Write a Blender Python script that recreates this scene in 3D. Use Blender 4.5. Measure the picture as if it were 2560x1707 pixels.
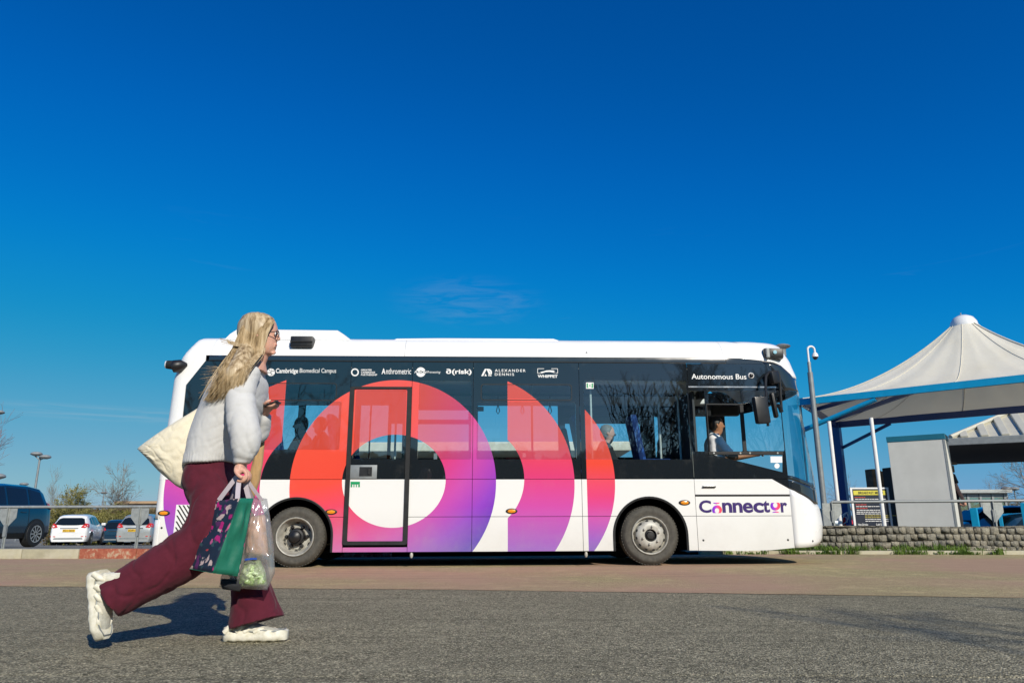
import bpy, bmesh, math, random
from mathutils import Vector, Matrix, noise
from math import sin, cos, tan, radians, pi, atan2, sqrt, atan
random.seed(7)
sc = bpy.context.scene
COL = sc.collection
for o in list(bpy.data.objects): bpy.data.objects.remove(o)

# ------------------------------------------------------------------ camera
CAM_H, PITCH, ROLL, FPX = .55, radians(14.07), radians(-.2), 1800.0
cam = bpy.data.cameras.new('camera'); cam.sensor_width = 36; cam.lens = FPX/2560*36
cam.clip_start = .05; cam.clip_end = 5000
co = bpy.data.objects.new('camera', cam); COL.objects.link(co)
_R = Vector((1,0,0)); _U = Vector((0,-sin(PITCH),cos(PITCH))); _F = Vector((0,cos(PITCH),sin(PITCH)))
_r = _R*cos(ROLL)+_U*sin(ROLL); _u = -_R*sin(ROLL)+_U*cos(ROLL)
co.matrix_world = Matrix(((_r.x,_u.x,-_F.x,0),(_r.y,_u.y,-_F.y,0),(_r.z,_u.z,-_F.z,CAM_H),(0,0,0,1)))
sc.camera = co

# ------------------------------------------------------------------ light
SUN_EL = radians(30.5); SUN_AZ = atan2(.432,-.904)      # clockwise from +Y
w = bpy.data.worlds.new('World'); sc.world = w; w.use_nodes = True
nt = w.node_tree; nt.nodes.clear()
sky = nt.nodes.new('ShaderNodeTexSky'); sky.sky_type = 'NISHITA'; sky.sun_disc = False
sky.sun_elevation = SUN_EL; sky.sun_rotation = SUN_AZ
sky.altitude = 0; sky.air_density = 1.0; sky.dust_density = .35; sky.ozone_density = 1.5
SKY = .10                       # a deep polarised blue: one grade over the whole dome
pre = nt.nodes.new('ShaderNodeVectorMath'); pre.operation='SCALE'; pre.inputs[3].default_value=.085
cv = nt.nodes.new('ShaderNodeRGBCurve')
def setc(c, pts):
    while len(c.points)<len(pts): c.points.new(.5,.5)
    for p,(x,y) in zip(c.points,pts): p.location=(x,y); p.handle_type='AUTO_CLAMPED'
setc(cv.mapping.curves[0],[(0,0),(.13,.0005),(.185,.003),(.25,.014),(.39,.085),(.60,.19),(.76,.27),(1,.50)])
setc(cv.mapping.curves[1],[(0,0),(.124,.078),(.218,.158),(.297,.228),(.40,.292),(.57,.365),(.76,.435),(1,.66)])
setc(cv.mapping.curves[2],[(0,0),(.222,.335),(.362,.535),(.465,.592),(.6,.575),(.75,.585),(1,.85)])
cv.mapping.update()
post = nt.nodes.new('ShaderNodeVectorMath'); post.operation='SCALE'; post.inputs[3].default_value=1/SKY
# a few thin streaks of high cloud
tc = nt.nodes.new('ShaderNodeTexCoord'); mp = nt.nodes.new('ShaderNodeMapping'); mp.inputs['Scale'].default_value=(1.6,1.6,14); mp.inputs['Rotation'].default_value=(.05,.12,.3)
nz = nt.nodes.new('ShaderNodeTexNoise'); nz.inputs['Scale'].default_value=2.3; nz.inputs['Detail'].default_value=7; nz.inputs['Roughness'].default_value=.6; nz.inputs['Distortion'].default_value=.6
cr = nt.nodes.new('ShaderNodeValToRGB'); cr.color_ramp.elements[0].position=.66; cr.color_ramp.elements[0].color=(0,0,0,1); cr.color_ramp.elements[1].position=.85; cr.color_ramp.elements[1].color=(.13,.13,.13,1)
mxs = nt.nodes.new('ShaderNodeMix'); mxs.data_type='RGBA'; mxs.inputs[7].default_value=(.45,.52,.56,1)
nt.links.new(tc.outputs['Generated'],mp.inputs[0]); nt.links.new(mp.outputs[0],nz.inputs[0]); nt.links.new(nz.outputs[0],cr.inputs[0])
def cirrus(az, el, sx, sy, sz, amt, prev, seed):
    # one thin wisp of high cloud round a direction of the sky
    d0=(sin(radians(az))*cos(radians(el)),cos(radians(az))*cos(radians(el)),sin(radians(el)))
    n=nt.nodes; a=n.new('ShaderNodeVectorMath'); a.operation='SUBTRACT'; a.inputs[1].default_value=d0; nt.links.new(tc.outputs['Generated'],a.inputs[0])
    b=n.new('ShaderNodeVectorMath'); b.operation='MULTIPLY'; b.inputs[1].default_value=(sx,sy,sz); nt.links.new(a.outputs[0],b.inputs[0])
    l=n.new('ShaderNodeVectorMath'); l.operation='LENGTH'; nt.links.new(b.outputs[0],l.inputs[0])
    m=n.new('ShaderNodeMapRange'); m.interpolation_type='SMOOTHSTEP'; m.inputs[1].default_value=.2; m.inputs[2].default_value=1; m.inputs[3].default_value=1; m.inputs[4].default_value=0; nt.links.new(l.outputs['Value'],m.inputs[0])
    q=n.new('ShaderNodeTexNoise'); q.inputs['Scale'].default_value=1.6; q.inputs['Detail'].default_value=8; q.inputs['Roughness'].default_value=.68; q.inputs['Distortion'].default_value=1.1; o=n.new('ShaderNodeVectorMath'); o.operation='MULTIPLY_ADD'; o.inputs[1].default_value=(1,1,2.2); o.inputs[2].default_value=(seed,seed,0); nt.links.new(b.outputs[0],o.inputs[0]); nt.links.new(o.outputs[0],q.inputs[0])
    r=n.new('ShaderNodeMapRange'); r.inputs[1].default_value=.42; r.inputs[2].default_value=.75; r.inputs[3].default_value=0; r.inputs[4].default_value=amt; nt.links.new(q.outputs[0],r.inputs[0])
    f=n.new('ShaderNodeMath'); f.operation='MULTIPLY'; nt.links.new(m.outputs[0],f.inputs[0]); nt.links.new(r.outputs[0],f.inputs[1])
    x=n.new('ShaderNodeMix'); x.data_type='RGBA'; x.inputs[7].default_value=(.42,.52,.60,1); nt.links.new(f.outputs[0],x.inputs[0]); nt.links.new(prev,x.inputs[6]); return x.outputs[2]
skyc=cirrus(-3.6,17.2,8,8,24,.16,mxs.outputs[2],3.1)
skyc=cirrus(-29,7.4,4.5,4.5,80,.38,skyc,7.7)
bg = nt.nodes.new('ShaderNodeBackground'); bg.inputs['Strength'].default_value = SKY
wo = nt.nodes.new('ShaderNodeOutputWorld')
L = nt.links.new
L(sky.outputs[0],pre.inputs[0]); L(pre.outputs[0],cv.inputs['Color']); sxy=nt.nodes.new('ShaderNodeSeparateXYZ'); L(tc.outputs['Generated'],sxy.inputs[0])
el=nt.nodes.new('ShaderNodeMapRange'); el.inputs[1].default_value=.12; el.inputs[2].default_value=.42; el.inputs[3].default_value=1; el.inputs[4].default_value=0; L(sxy.outputs[2],el.inputs[0])
ml=nt.nodes.new('ShaderNodeMath'); ml.operation='MULTIPLY'; L(cr.outputs[0],ml.inputs[0]); L(el.outputs[0],ml.inputs[1]); L(ml.outputs[0],mxs.inputs[0]); L(cv.outputs[0],mxs.inputs[6]); L(skyc,post.inputs[0]); L(post.outputs[0],bg.inputs['Color']); L(bg.outputs[0],wo.inputs[0])
sl = bpy.data.lights.new('sun','SUN'); sl.energy = 4.6; sl.angle = radians(.53); sl.color = (1,.925,.80)
so = bpy.data.objects.new('sun', sl); COL.objects.link(so)
sd = Vector((sin(SUN_AZ)*cos(SUN_EL), cos(SUN_AZ)*cos(SUN_EL), sin(SUN_EL)))
so.rotation_euler = sd.to_track_quat('Z','Y').to_euler(); so.location = sd*60
sc.view_settings.view_transform = 'Standard'; sc.view_settings.look = 'None'
sc.view_settings.exposure = 0; sc.view_settings.gamma = 1; sc.view_settings.use_curve_mapping = False
sc.cycles.max_bounces = 8; sc.cycles.transparent_max_bounces = 16
sc.cycles.caustics_reflective = False; sc.cycles.caustics_refractive = False

# ------------------------------------------------------------------ measuring helpers
def ray(px, py):
    x = px-1280.; y = 853.5-py
    v = _r*x + _u*y + _F*FPX
    return v/v.y
def at(px, py, Y):
    d = ray(px,py); return Vector((d.x*Y, Y, CAM_H+d.z*Y))
BUS_Y, BUS_M = 9.6, .04; BUS_L = sqrt(1+BUS_M**2)
def bus(px, py, off=0.):
    d = ray(px,py); t = (BUS_Y+off*BUS_L)/(1-BUS_M*d.x); X, Y = d.x*t, t
    return (X+BUS_M*(Y-BUS_Y))/BUS_L, CAM_H+d.z*t

# ------------------------------------------------------------------ object helpers
def tag(o, label=None, cat=None, group=None, kind=None):
    if label: o['label'] = label
    if cat: o['category'] = cat
    if group: o['group'] = group
    if kind: o['kind'] = kind
    return o
def empty(name, loc=(0,0,0), rz=0, label=None, cat=None, group=None, kind=None, parent=None):
    o = bpy.data.objects.new(name, None); COL.objects.link(o); o.location = loc; o.rotation_euler = (0,0,rz)
    o.empty_display_size = .1
    if parent: o.parent = parent
    return tag(o, label, cat, group, kind)
def link(name, me, mat, parent=None, smooth=None):
    if mat is not None and len(me.materials)==0:
        for m in (mat if isinstance(mat,(list,tuple)) else [mat]): me.materials.append(m)
    if smooth is not None:
        if smooth is True:
            me.polygons.foreach_set('use_smooth',[True]*len(me.polygons))
        else:
            me.polygons.foreach_set('use_smooth',[True]*len(me.polygons)); me.set_sharp_from_angle(angle=radians(smooth))
    o = bpy.data.objects.new(name, me); COL.objects.link(o)
    if parent: o.parent = parent
    return o
class MB:
    def __init__(s): s.v=[]; s.f=[]; s.mi=[]; s.m=0
    def add(s, vs, fs):
        b=len(s.v); s.v += [tuple(v) for v in vs]; s.f += [tuple(i+b for i in f) for f in fs]; s.mi += [s.m]*len(fs); return s
    def box(s, c, d, R=None, bev=0):
        c=Vector(c); hx,hy,hz=d[0]/2,d[1]/2,d[2]/2
        if bev:
            bm=bmesh.new(); bmesh.ops.create_cube(bm,size=1)
            for v in bm.verts: v.co=Vector((v.co.x*d[0],v.co.y*d[1],v.co.z*d[2]))
            bmesh.ops.bevel(bm,geom=bm.edges[:],offset=bev,segments=2,affect='EDGES',profile=.6)
            bm.verts.index_update()
            vs=[(c+(R@v.co if R else v.co)) for v in bm.verts]; fs=[[v.index for v in f.verts] for f in bm.faces]; bm.free()
            return s.add(vs,fs)
        vs=[]
        for z in (-hz,hz):
            for x,y in ((-hx,-hy),(hx,-hy),(hx,hy),(-hx,hy)):
                p=Vector((x,y,z)); vs.append(c+(R@p if R else p))
        return s.add(vs,[(0,3,2,1),(4,5,6,7),(0,1,5,4),(1,2,6,5),(2,3,7,6),(3,0,4,7)])
    def bx(s, x0,x1,y0,y1,z0,z1,bev=0): return s.box(((x0+x1)/2,(y0+y1)/2,(z0+z1)/2),(abs(x1-x0),abs(y1-y0),abs(z1-z0)),bev=bev)
    def path(s, pts, rads, n=8, cap=True, squash=1, closed=False, power=2):
        pts=[Vector(p) for p in pts]; k=len(pts)
        if not isinstance(rads,(list,tuple)): rads=[rads]*k
        b=len(s.v); vs=[]; fs=[]; prev=None
        for i,p in enumerate(pts):
            if closed: t=pts[(i+1)%k]-pts[i-1]
            else: t=(pts[min(i+1,k-1)]-pts[max(i-1,0)])
            if t.length<1e-9: t=Vector((0,0,1))
            t.normalize()
            if prev is None:
                a=Vector((0,0,1)) if abs(t.z)<.9 else Vector((1,0,0)); u=t.cross(a).normalized()
            else:
                u=(prev-t*prev.dot(t)); u=u.normalized() if u.length>1e-6 else t.orthogonal().normalized()
            prev=u; w_=t.cross(u)
            for j in range(n):
                an=2*pi*j/n+(pi/n if n==4 else 0); ca,sa=cos(an),sin(an)
                vs.append(p+u*ca*rads[i]+w_*sa*rads[i]*squash)
        for i in range(k if closed else k-1):
            i2=(i+1)%k
            for j in range(n):
                fs.append((i*n+j,i*n+(j+1)%n,i2*n+(j+1)%n,i2*n+j))
        if cap and not closed: fs.append(tuple(range(n))[::-1]); fs.append(tuple((k-1)*n+j for j in range(n)))
        return s.add(vs,fs)
    def loft(s, rings, cap=True, closed_ring=True):
        n=len(rings[0]); vs=[v for r in rings for v in r]; fs=[]
        for i in range(len(rings)-1):
            for j in range(n if closed_ring else n-1):
                fs.append((i*n+j,i*n+(j+1)%n,(i+1)*n+(j+1)%n,(i+1)*n+j))
        if cap and closed_ring: fs.append(tuple(range(n))[::-1]); fs.append(tuple((len(rings)-1)*n+j for j in range(n)))
        return s.add(vs,fs)
    def lathe(s, prof, c, axis='Y', n=32, sgn=1):
        # prof: (radius, height along axis)
        c=Vector(c); rings=[]
        for r,h in prof:
            ring=[]
            for j in range(n):
                a=2*pi*j/n; x,y=r*cos(a),r*sin(a)
                if axis=='Y': ring.append(c+Vector((x,h*sgn,y)))
                elif axis=='Z': ring.append(c+Vector((x,y,h)))
                else: ring.append(c+Vector((h*sgn,x,y)))
            rings.append(ring)
        return s.loft(rings, cap=False)
    def prism(s, poly, y0, y1):
        n=len(poly); vs=[(x,y0,z) for x,z in poly]+[(x,y1,z) for x,z in poly]
        return s.add(vs,[tuple(range(n)),tuple(range(2*n-1,n-1,-1))]+[(i,n+i,n+(i+1)%n,(i+1)%n) for i in range(n)])
    def build(s, name, mat, parent=None, smooth=None):
        me=bpy.data.meshes.new(name); me.from_pydata(s.v,[],s.f); 
        if isinstance(mat,(list,tuple)): 
            for m in mat: me.materials.append(m)
            me.polygons.foreach_set('material_index',s.mi)
        bm=bmesh.new(); bm.from_mesh(me); bmesh.ops.recalc_face_normals(bm,faces=bm.faces[:]); bm.to_mesh(me); bm.free()
        return link(name, me, mat, parent, smooth)
def copy_tree(o, parent=None):
    c=o.copy(); COL.objects.link(c); c.parent=parent
    for ch in list(o.children): copy_tree(ch,c)
    return c
def lerp(a,b,t): return a+(b-a)*t
def interp(x, tab):
    if x<=tab[0][0]: return tab[0][1]
    for (a,b),(c,d) in zip(tab,tab[1:]):
        if x<=c: return b+(d-b)*(x-a)/(c-a) if c>a else d
    return tab[-1][1]

# ------------------------------------------------------------------ material helpers
class S:  # shader math wrapper
    nt=None
    def __init__(s,sock): s.k=sock
    @staticmethod
    def op(o,*a):
        n=S.nt.nodes.new('ShaderNodeMath'); n.operation=o
        for i,x in enumerate(a):
            if isinstance(x,S): S.nt.links.new(x.k,n.inputs[i])
            else: n.inputs[i].default_value=x
        return S(n.outputs[0])
    def __add__(s,o): return S.op('ADD',s,o)
    def __radd__(s,o): return S.op('ADD',s,o)
    def __sub__(s,o): return S.op('SUBTRACT',s,o)
    def __rsub__(s,o): return S.op('SUBTRACT',o,s)
    def __mul__(s,o): return S.op('MULTIPLY',s,o)
    def __rmul__(s,o): return S.op('MULTIPLY',s,o)
    def __truediv__(s,o): return S.op('DIVIDE',s,o)
    def lt(s,o): return S.op('LESS_THAN',s,o)
    def gt(s,o): return S.op('GREATER_THAN',s,o)
    def pow(s,o): return S.op('POWER',s,o)
def newmat(name):
    m=bpy.data.materials.new(name); m.use_nodes=True; nt=m.node_tree; nt.nodes.clear()
    out=nt.nodes.new('ShaderNodeOutputMaterial'); return m,nt,out
def P(nt, col=None, rough=.5, metal=0, spec=.5, coat=0):
    b=nt.nodes.new('ShaderNodeBsdfPrincipled')
    if col is not None: b.inputs['Base Color'].default_value=(*col,1)
    b.inputs['Roughness'].default_value=rough; b.inputs['Metallic'].default_value=metal
    b.inputs['Specular IOR Level'].default_value=spec; b.inputs['Coat Weight'].default_value=coat
    b.inputs['Coat Roughness'].default_value=.03
    return b
def noise_n(nt, scale, detail=4, rough=.6, vec=None, dist=0):
    n=nt.nodes.new('ShaderNodeTexNoise'); n.inputs['Scale'].default_value=scale; n.inputs['Detail'].default_value=detail
    n.inputs['Roughness'].default_value=rough; n.inputs['Distortion'].default_value=dist
    if vec is not None: nt.links.new(vec,n.inputs['Vector'])
    return n
def ramp(nt, fac, stops, interp_='LINEAR'):
    r=nt.nodes.new('ShaderNodeValToRGB'); cr=r.color_ramp; cr.interpolation=interp_
    while len(cr.elements)<len(stops): cr.elements.new(.5)
    for e,(p,c) in zip(cr.elements,stops): e.position=p; e.color=(*c,1) if len(c)==3 else c
    nt.links.new(fac,r.inputs[0]); return r
def mixc(nt, fac, a, b, mode='MIX'):
    m=nt.nodes.new('ShaderNodeMix'); m.data_type='RGBA'; m.blend_type=mode
    for sk,v in ((m.inputs[0],fac),(m.inputs[6],a),(m.inputs[7],b)):
        if hasattr(v,'is_output'): nt.links.new(v,sk)
        elif isinstance(v,(int,float)): sk.default_value=v
        else: sk.default_value=(*v,1)
    return m.outputs[2]
def bump(nt, h, strength=.3, dist=.01):
    b=nt.nodes.new('ShaderNodeBump'); b.inputs['Strength'].default_value=strength; b.inputs['Distance'].default_value=dist
    nt.links.new(h,b.inputs['Height']); return b.outputs[0]
def coord(nt, kind='Object', obj=None):
    t=nt.nodes.new('ShaderNodeTexCoord')
    if obj: t.object=obj
    return t.outputs[kind]
def mat(name, col, rough=.5, metal=0, var=.12, scale=6, bmp=0, bscale=60, bdist=.003, spec=.5, coat=0, dirt=None, dirtf=.5):
    m,nt,out=newmat(name); b=P(nt,col,rough,metal,spec,coat); v=coord(nt)
    n=noise_n(nt,scale,5,.6,v)
    lo=tuple(max(0,c*(1-var)) for c in col); hi=tuple(min(1,c*(1+var)) for c in col)
    c=ramp(nt,n.outputs[0],[(.3,lo),(.7,hi)]).outputs[0]
    if dirt:
        n2=noise_n(nt,scale*.35,6,.7,v); f=ramp(nt,n2.outputs[0],[(.45,(0,0,0)),(.7,(dirtf,)*3)]).outputs[0]
        c=mixc(nt,f,c,dirt)
    nt.links.new(c,b.inputs['Base Color'])
    rr=ramp(nt,n.outputs[0],[(.2,(max(rough-.06,0.02),)*3),(.8,(min(rough+.08,1),)*3)]).outputs[0]; nt.links.new(rr,b.inputs['Roughness'])
    if bmp:
        n3=noise_n(nt,bscale,4,.65,v); nt.links.new(bump(nt,n3.outputs[0],bmp,bdist),b.inputs['Normal'])
    nt.links.new(b.outputs[0],out.inputs[0]); return m
# ------------------------------------------------------------------ materials
def asphalt(name, stops, dark, seed, chip=210):
    m,nt,out=newmat(name); v=coord(nt); b=P(nt,(.1,.1,.1),.95,spec=.08)
    vo=nt.nodes.new('ShaderNodeTexVoronoi'); vo.inputs['Scale'].default_value=chip; nt.links.new(v,vo.inputs['Vector'])
    sep=nt.nodes.new('ShaderNodeSeparateColor'); nt.links.new(vo.outputs['Color'],sep.inputs[0])
    c=ramp(nt,sep.outputs[0],stops).outputs[0]
    vo2=nt.nodes.new('ShaderNodeTexVoronoi'); vo2.inputs['Scale'].default_value=chip*.42; nt.links.new(v,vo2.inputs['Vector'])
    sep2=nt.nodes.new('ShaderNodeSeparateColor'); nt.links.new(vo2.outputs['Color'],sep2.inputs[0])
    c=mixc(nt,.28,c,ramp(nt,sep2.outputs[1],stops).outputs[0])
    # tar between chips
    gap=ramp(nt,vo.outputs['Distance'],[(.4,(0,0,0)),(.8,(.6,)*3)]).outputs[0]
    c=mixc(nt,gap,c,dark)
    # broad wear and stains
    big=noise_n(nt,.55,5,.6,v); c=mixc(nt,ramp(nt,big.outputs[0],[(.35,(0,0,0)),(.7,(.5,)*3)]).outputs[0],c,tuple(x*.62 for x in stops[len(stops)//2][1]))
    mid=noise_n(nt,3.2,6,.7,v); c=mixc(nt,ramp(nt,mid.outputs[0],[(.52,(0,0,0)),(.72,(.4,)*3)]).outputs[0],c,tuple(min(1,x*1.5) for x in stops[len(stops)//2][1]))
    if seed==2:
        pk_=noise_n(nt,.38,3,.5,v); c=mixc(nt,ramp(nt,pk_.outputs[0],[(.42,(.75,)*3),(.62,(0,0,0))]).outputs[0],c,(.50,.31,.225))
    # streaks along the traffic direction
    mp=nt.nodes.new('ShaderNodeMapping'); mp.inputs['Scale'].default_value=(.35,5.5,1); nt.links.new(v,mp.inputs[0])
    st=noise_n(nt,1.0,5,.65,mp.outputs[0]); c=mixc(nt,ramp(nt,st.outputs[0],[(.55,(0,0,0)),(.75,(.45,)*3)]).outputs[0],c,dark)
    nt.links.new(c,b.inputs['Base Color'])
    h=mixc(nt,.5,vo.outputs['Distance'],noise_n(nt,chip*.6,3,.7,v).outputs[0])
    nt.links.new(bump(nt,h,1.0,.010),b.inputs['Normal']); nt.links.new(b.outputs[0],out.inputs[0]); return m
M={}
M['asphalt']=asphalt('road_asphalt',[(0, (0.027, 0.025, 0.017)), (0.3, (0.18, 0.167, 0.114)), (0.6, (0.31, 0.283, 0.192)), (0.85, (0.533, 0.48, 0.319)), (1, (0.992, 0.876, 0.594))],(.06,.057,.042),1,140)
M['red_asphalt']=asphalt('red_asphalt',[(0, (0.263, 0.197, 0.097)), (0.4, (0.479, 0.376, 0.192)), (0.7, (0.598, 0.491, 0.253)), (1, (0.79, 0.751, 0.405))],(.17,.13,.10),2,150)
M['lot']=asphalt('car_park_asphalt',[(0,(.15,.148,.135)),(.5,(.26,.255,.23)),(1,(.38,.37,.33))],(.12,.12,.11),3,120)
M['pave']=mat('paving',(.27,.26,.235),.85,0,.2,3,.3)
M['kerb']=mat('kerb_concrete',(.38,.35,.24),.88,0,.18,7,.5,90,.004,dirt=(.5,.47,.38),dirtf=.8)
M['kerb_red']=None
m,nt,out=newmat('kerb_red_paint'); v=coord(nt); b=P(nt,(.3,.06,.03),.8)
n=noise_n(nt,9,7,.75,v); c=ramp(nt,n.outputs[0],[(.38,(.26,.06,.035)),(.52,(.36,.11,.06)),(.60,(.42,.30,.2)),(.72,(.45,.38,.27))]).outputs[0]
nt.links.new(c,b.inputs['Base Color']); nt.links.new(bump(nt,n.outputs[0],.5,.004),b.inputs['Normal']); nt.links.new(b.outputs[0],out.inputs[0]); M['kerb_red']=m
m,nt,out=newmat('granite_sett'); v=coord(nt); b=P(nt,(.3,.28,.22),.88,spec=.2); oi=nt.nodes.new('ShaderNodeObjectInfo')
n=noise_n(nt,3.2,7,.75,v); base=ramp(nt,oi.outputs['Random'],[(0,(.17,.165,.14)),(.35,(.26,.25,.21)),(.7,(.33,.30,.235)),(1,(.42,.385,.30))]).outputs[0]
c=mixc(nt,ramp(nt,n.outputs[0],[(.48,(0,0,0)),(.66,(.8,)*3)]).outputs[0],base,(.50,.46,.36)); c=mixc(nt,ramp(nt,n.outputs[0],[(.30,(.7,)*3),(.46,(0,0,0))]).outputs[0],c,(.10,.10,.085))
nt.links.new(c,b.inputs['Base Color']); nt.links.new(bump(nt,n.outputs[0],1.0,.05),b.inputs['Normal']); nt.links.new(b.outputs[0],out.inputs[0]); M['stone']=m
M['mortar']=mat('mortar',(.11,.105,.088),.95,0,.3,20,.6,50,.01)
M['galv']=mat('galvanised_steel',(.33,.35,.34),.55,.35,.18,14,.15,80)
M['galv_dull']=mat('dull_grey_steel',(.24,.26,.265),.5,.3,.12,10)
M['white_pole']=mat('white_painted_steel',(.78,.78,.76),.35,0,.05,8)
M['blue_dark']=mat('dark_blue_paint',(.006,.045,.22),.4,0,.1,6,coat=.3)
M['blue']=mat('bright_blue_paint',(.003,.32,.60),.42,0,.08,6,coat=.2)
M['teal']=mat('teal_trim',(.012,.14,.21),.45,0,.08,6)
M['box_grey']=mat('grey_render',(.62,.62,.575),.8,0,.06,2.5,.1,120,.002,dirt=(.54,.54,.50),dirtf=.5)
M['plinth']=mat('plinth_dark',(.16,.165,.155),.85,0,.2,6,.3)
M['timber']=mat('weathered_timber',(.12,.085,.055),.85,0,.4,9,.6,40,.01)
M['timber_dark']=mat('tarred_timber',(.03,.028,.026),.8,0,.3,9,.5,40,.01)
M['black']=mat('black_plastic',(.012,.012,.013),.42,0,.2,10)
M['rubber']=mat('black_rubber',(.018,.019,.02),.55,0,.25,12,.1,spec=.3)
M['under']=mat('underbody',(.006,.006,.006),.95,0,.3,6,spec=.03)
M['chrome']=mat('bright_trim',(.6,.6,.6),.2,1,.05,6)
M['amber']=mat('amber_lens',(.85,.28,.01),.18,0,.25,60,coat=.8)
M['red_lens']=mat('red_lens',(.55,.03,.02),.18,0,.2,20,coat=.8)
M['clear_lens']=mat('clear_lens',(.7,.72,.74),.12,0,.2,60,coat=.8)
M['white']=mat('white_paint',(.80,.80,.785),.28,0,.015,3,coat=.5)
M['ink_white']=mat('white_print',(.82,.82,.8),.4,0,.01,3)
M['ink_navy']=mat('navy_print',(.035,.012,.13),.35,0,.02,3)
M['green_sign']=mat('green_print',(.0,.30,.10),.4,0,.02,3)
M['line_dark']=mat('panel_gap',(.02,.02,.02),.7,0,.1,3)
def tyre_mat():
    m,nt,out=newmat('tyre_rubber'); v=coord(nt); b=P(nt,(.07,.065,.055),.82,spec=.25)
    n=noise_n(nt,14,6,.7,v); c=ramp(nt,n.outputs[0],[(.3,(.055,.052,.046)),(.7,(.105,.098,.082))]).outputs[0]; nt.links.new(c,b.inputs['Base Color'])
    nt.links.new(bump(nt,n.outputs[0],.2,.004),b.inputs['Normal']); nt.links.new(b.outputs[0],out.inputs[0]); return m
M['tyre']=tyre_mat()
M['wheel']=mat('wheel_silver',(.46,.45,.40),.5,.15,.2,14,dirt=(.22,.19,.15),dirtf=.7)
def glassmat(name, tint=(.62,.78,.84), gloss=1.0, rough=.0, wav=0):
    m,nt,out=newmat(name); tr=nt.nodes.new('ShaderNodeBsdfTransparent'); tr.inputs[0].default_value=(*tint,1)
    gl=nt.nodes.new('ShaderNodeBsdfGlossy'); gl.inputs['Roughness'].default_value=rough; gl.inputs[0].default_value=(1,1,1,1)
    ge=nt.nodes.new('ShaderNodeNewGeometry'); dt=nt.nodes.new('ShaderNodeVectorMath'); dt.operation='DOT_PRODUCT'; nt.links.new(ge.outputs['Incoming'],dt.inputs[0]); nt.links.new(ge.outputs['Normal'],dt.inputs[1])
    S.nt=nt; c_=S.op('MINIMUM',S.op('ABSOLUTE',S(dt.outputs['Value'])),1.0); f=(1.0-c_).pow(5.0)*.92+.045; f=S.op('MINIMUM',f*(1.8*gloss),1.0)
    if wav:
        n=noise_n(nt,1.1,2,.5,coord(nt)); bn=bump(nt,n.outputs[0],.10,wav); nt.links.new(bn,gl.inputs['Normal'])
    mx=nt.nodes.new('ShaderNodeMixShader'); nt.links.new(f.k,mx.inputs[0]); nt.links.new(tr.outputs[0],mx.inputs[1]); nt.links.new(gl.outputs[0],mx.inputs[2])
    nt.links.new(mx.outputs[0],out.inputs[0]); return m,nt,mx,out
M['glass']=glassmat('window_glass')[0]
M['glass_green']=glassmat('green_glass',(.35,.68,.62),1.5)[0]
M['car_glass']=mat('dark_car_glass',(.008,.012,.014),.05,0,.05,3,spec=.5,coat=.3)

# ------------------------------------------------------------------ ground
KY=12.25                       # kerb line far left; the kerb runs behind the bus
def kerb_y(x):                 # kerb line seen from the road
    return interp(x,[(-30,12.9),(-9,12.25),(-5,12.1),(4.5,12.95),(9,12.35),(16,11.4),(30,9.5)])
def land(x,y):
    s=max(0,min(1,(4-x)/6))    # the car park falls away on the left
    zl=.13-(y-13)*.0265 if y<60 else .13-47*.0265
    zr=.30 if y<22 else (.30-(y-22)*.02 if y<60 else -.46)
    return zl*s+zr*(1-s)
def sheet(name, xs, ys, zf, mt, label=None, kind='structure'):
    vs=[(x,y if not callable(y) else y(x), 0) for y in ys for x in xs]
    vs=[(x,y,zf(x,y)) for x,y,_ in vs]; n=len(xs)
    fs=[(j*n+i,j*n+i+1,(j+1)*n+i+1,(j+1)*n+i) for j in range(len(ys)-1) for i in range(n-1)]
    me=bpy.data.meshes.new(name); me.from_pydata(vs,[],fs); o=link(name,me,mt); o['kind']=kind
    return o
def edge_y(x): return interp(x,[(-40,9.6),(-4.7,6.93),(-.66,6.45),(1.8,6.0),(3.76,5.6),(40,-1)])
def bumpy(x,y):
    d=.0
    yy=y-(2.86-.03*x+.02*sin(x*1.7)+.02*noise.noise(Vector((x*5,0,9))))
    d-=.020*math.exp(-(yy/.022)**2)*(.45+.5*noise.noise(Vector((x*2.1,0,3))))   # worn joint in the road
    d+=.004*noise.noise(Vector((x*.8,y*.8,0)))
    return d
XS=[-60,-30,-16,-10,-7]+[-5+.1*i for i in range(101)]+[6,8,12,20,40,60]
YS=[-60,-20,-6,0,1]+[1.4+.03*i for i in range(60)]+[3.3+.3*i for i in range(8)]
road=sheet('road',[-80,-30,-12]+[-9+.5*i for i in range(37)]+[12,30,80],[-60,-30,-5,0,3,lambda x:edge_y(x)-.3,lambda x:edge_y(x)+.05],lambda x,y:-.003,M['asphalt'])
fine=sheet('road_surface',[-4+.04*i for i in range(201)],[1.6+.02*i for i in range(113)],lambda x,y:bumpy(x,y)*(1 if y<3.6 else max(0,(3.85-y)/.25))-.001,M['asphalt'])
stop=sheet('bus_lane',[-80,-30,-12]+[-9+.25*i for i in range(73)]+[12,16,30,80],[lambda x:edge_y(x)-.02+.012*sin(x*9)+.02*noise.noise(Vector((x*6,0,0))),lambda x:lerp(edge_y(x),kerb_y(x),.5),lambda x:kerb_y(x)+.06],lambda x,y:0,M['red_asphalt'])
gx=[-900,-400,-200,-120,-80,-50,-36,-26,-20,-16,-12,-9,-7,-5,-3,-1,1,3,5,7,9,12,16,20,26,36,50,80,120,200,400,900]
grd=sheet('car_park_ground',gx,[lambda x:kerb_y(x)+(.12 if x<2 else .80),lambda x:kerb_y(x)+1.2]+[16,18,20,24,28,34,40,50,60,80,120,200,400,1500],land,M['lot'])
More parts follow.
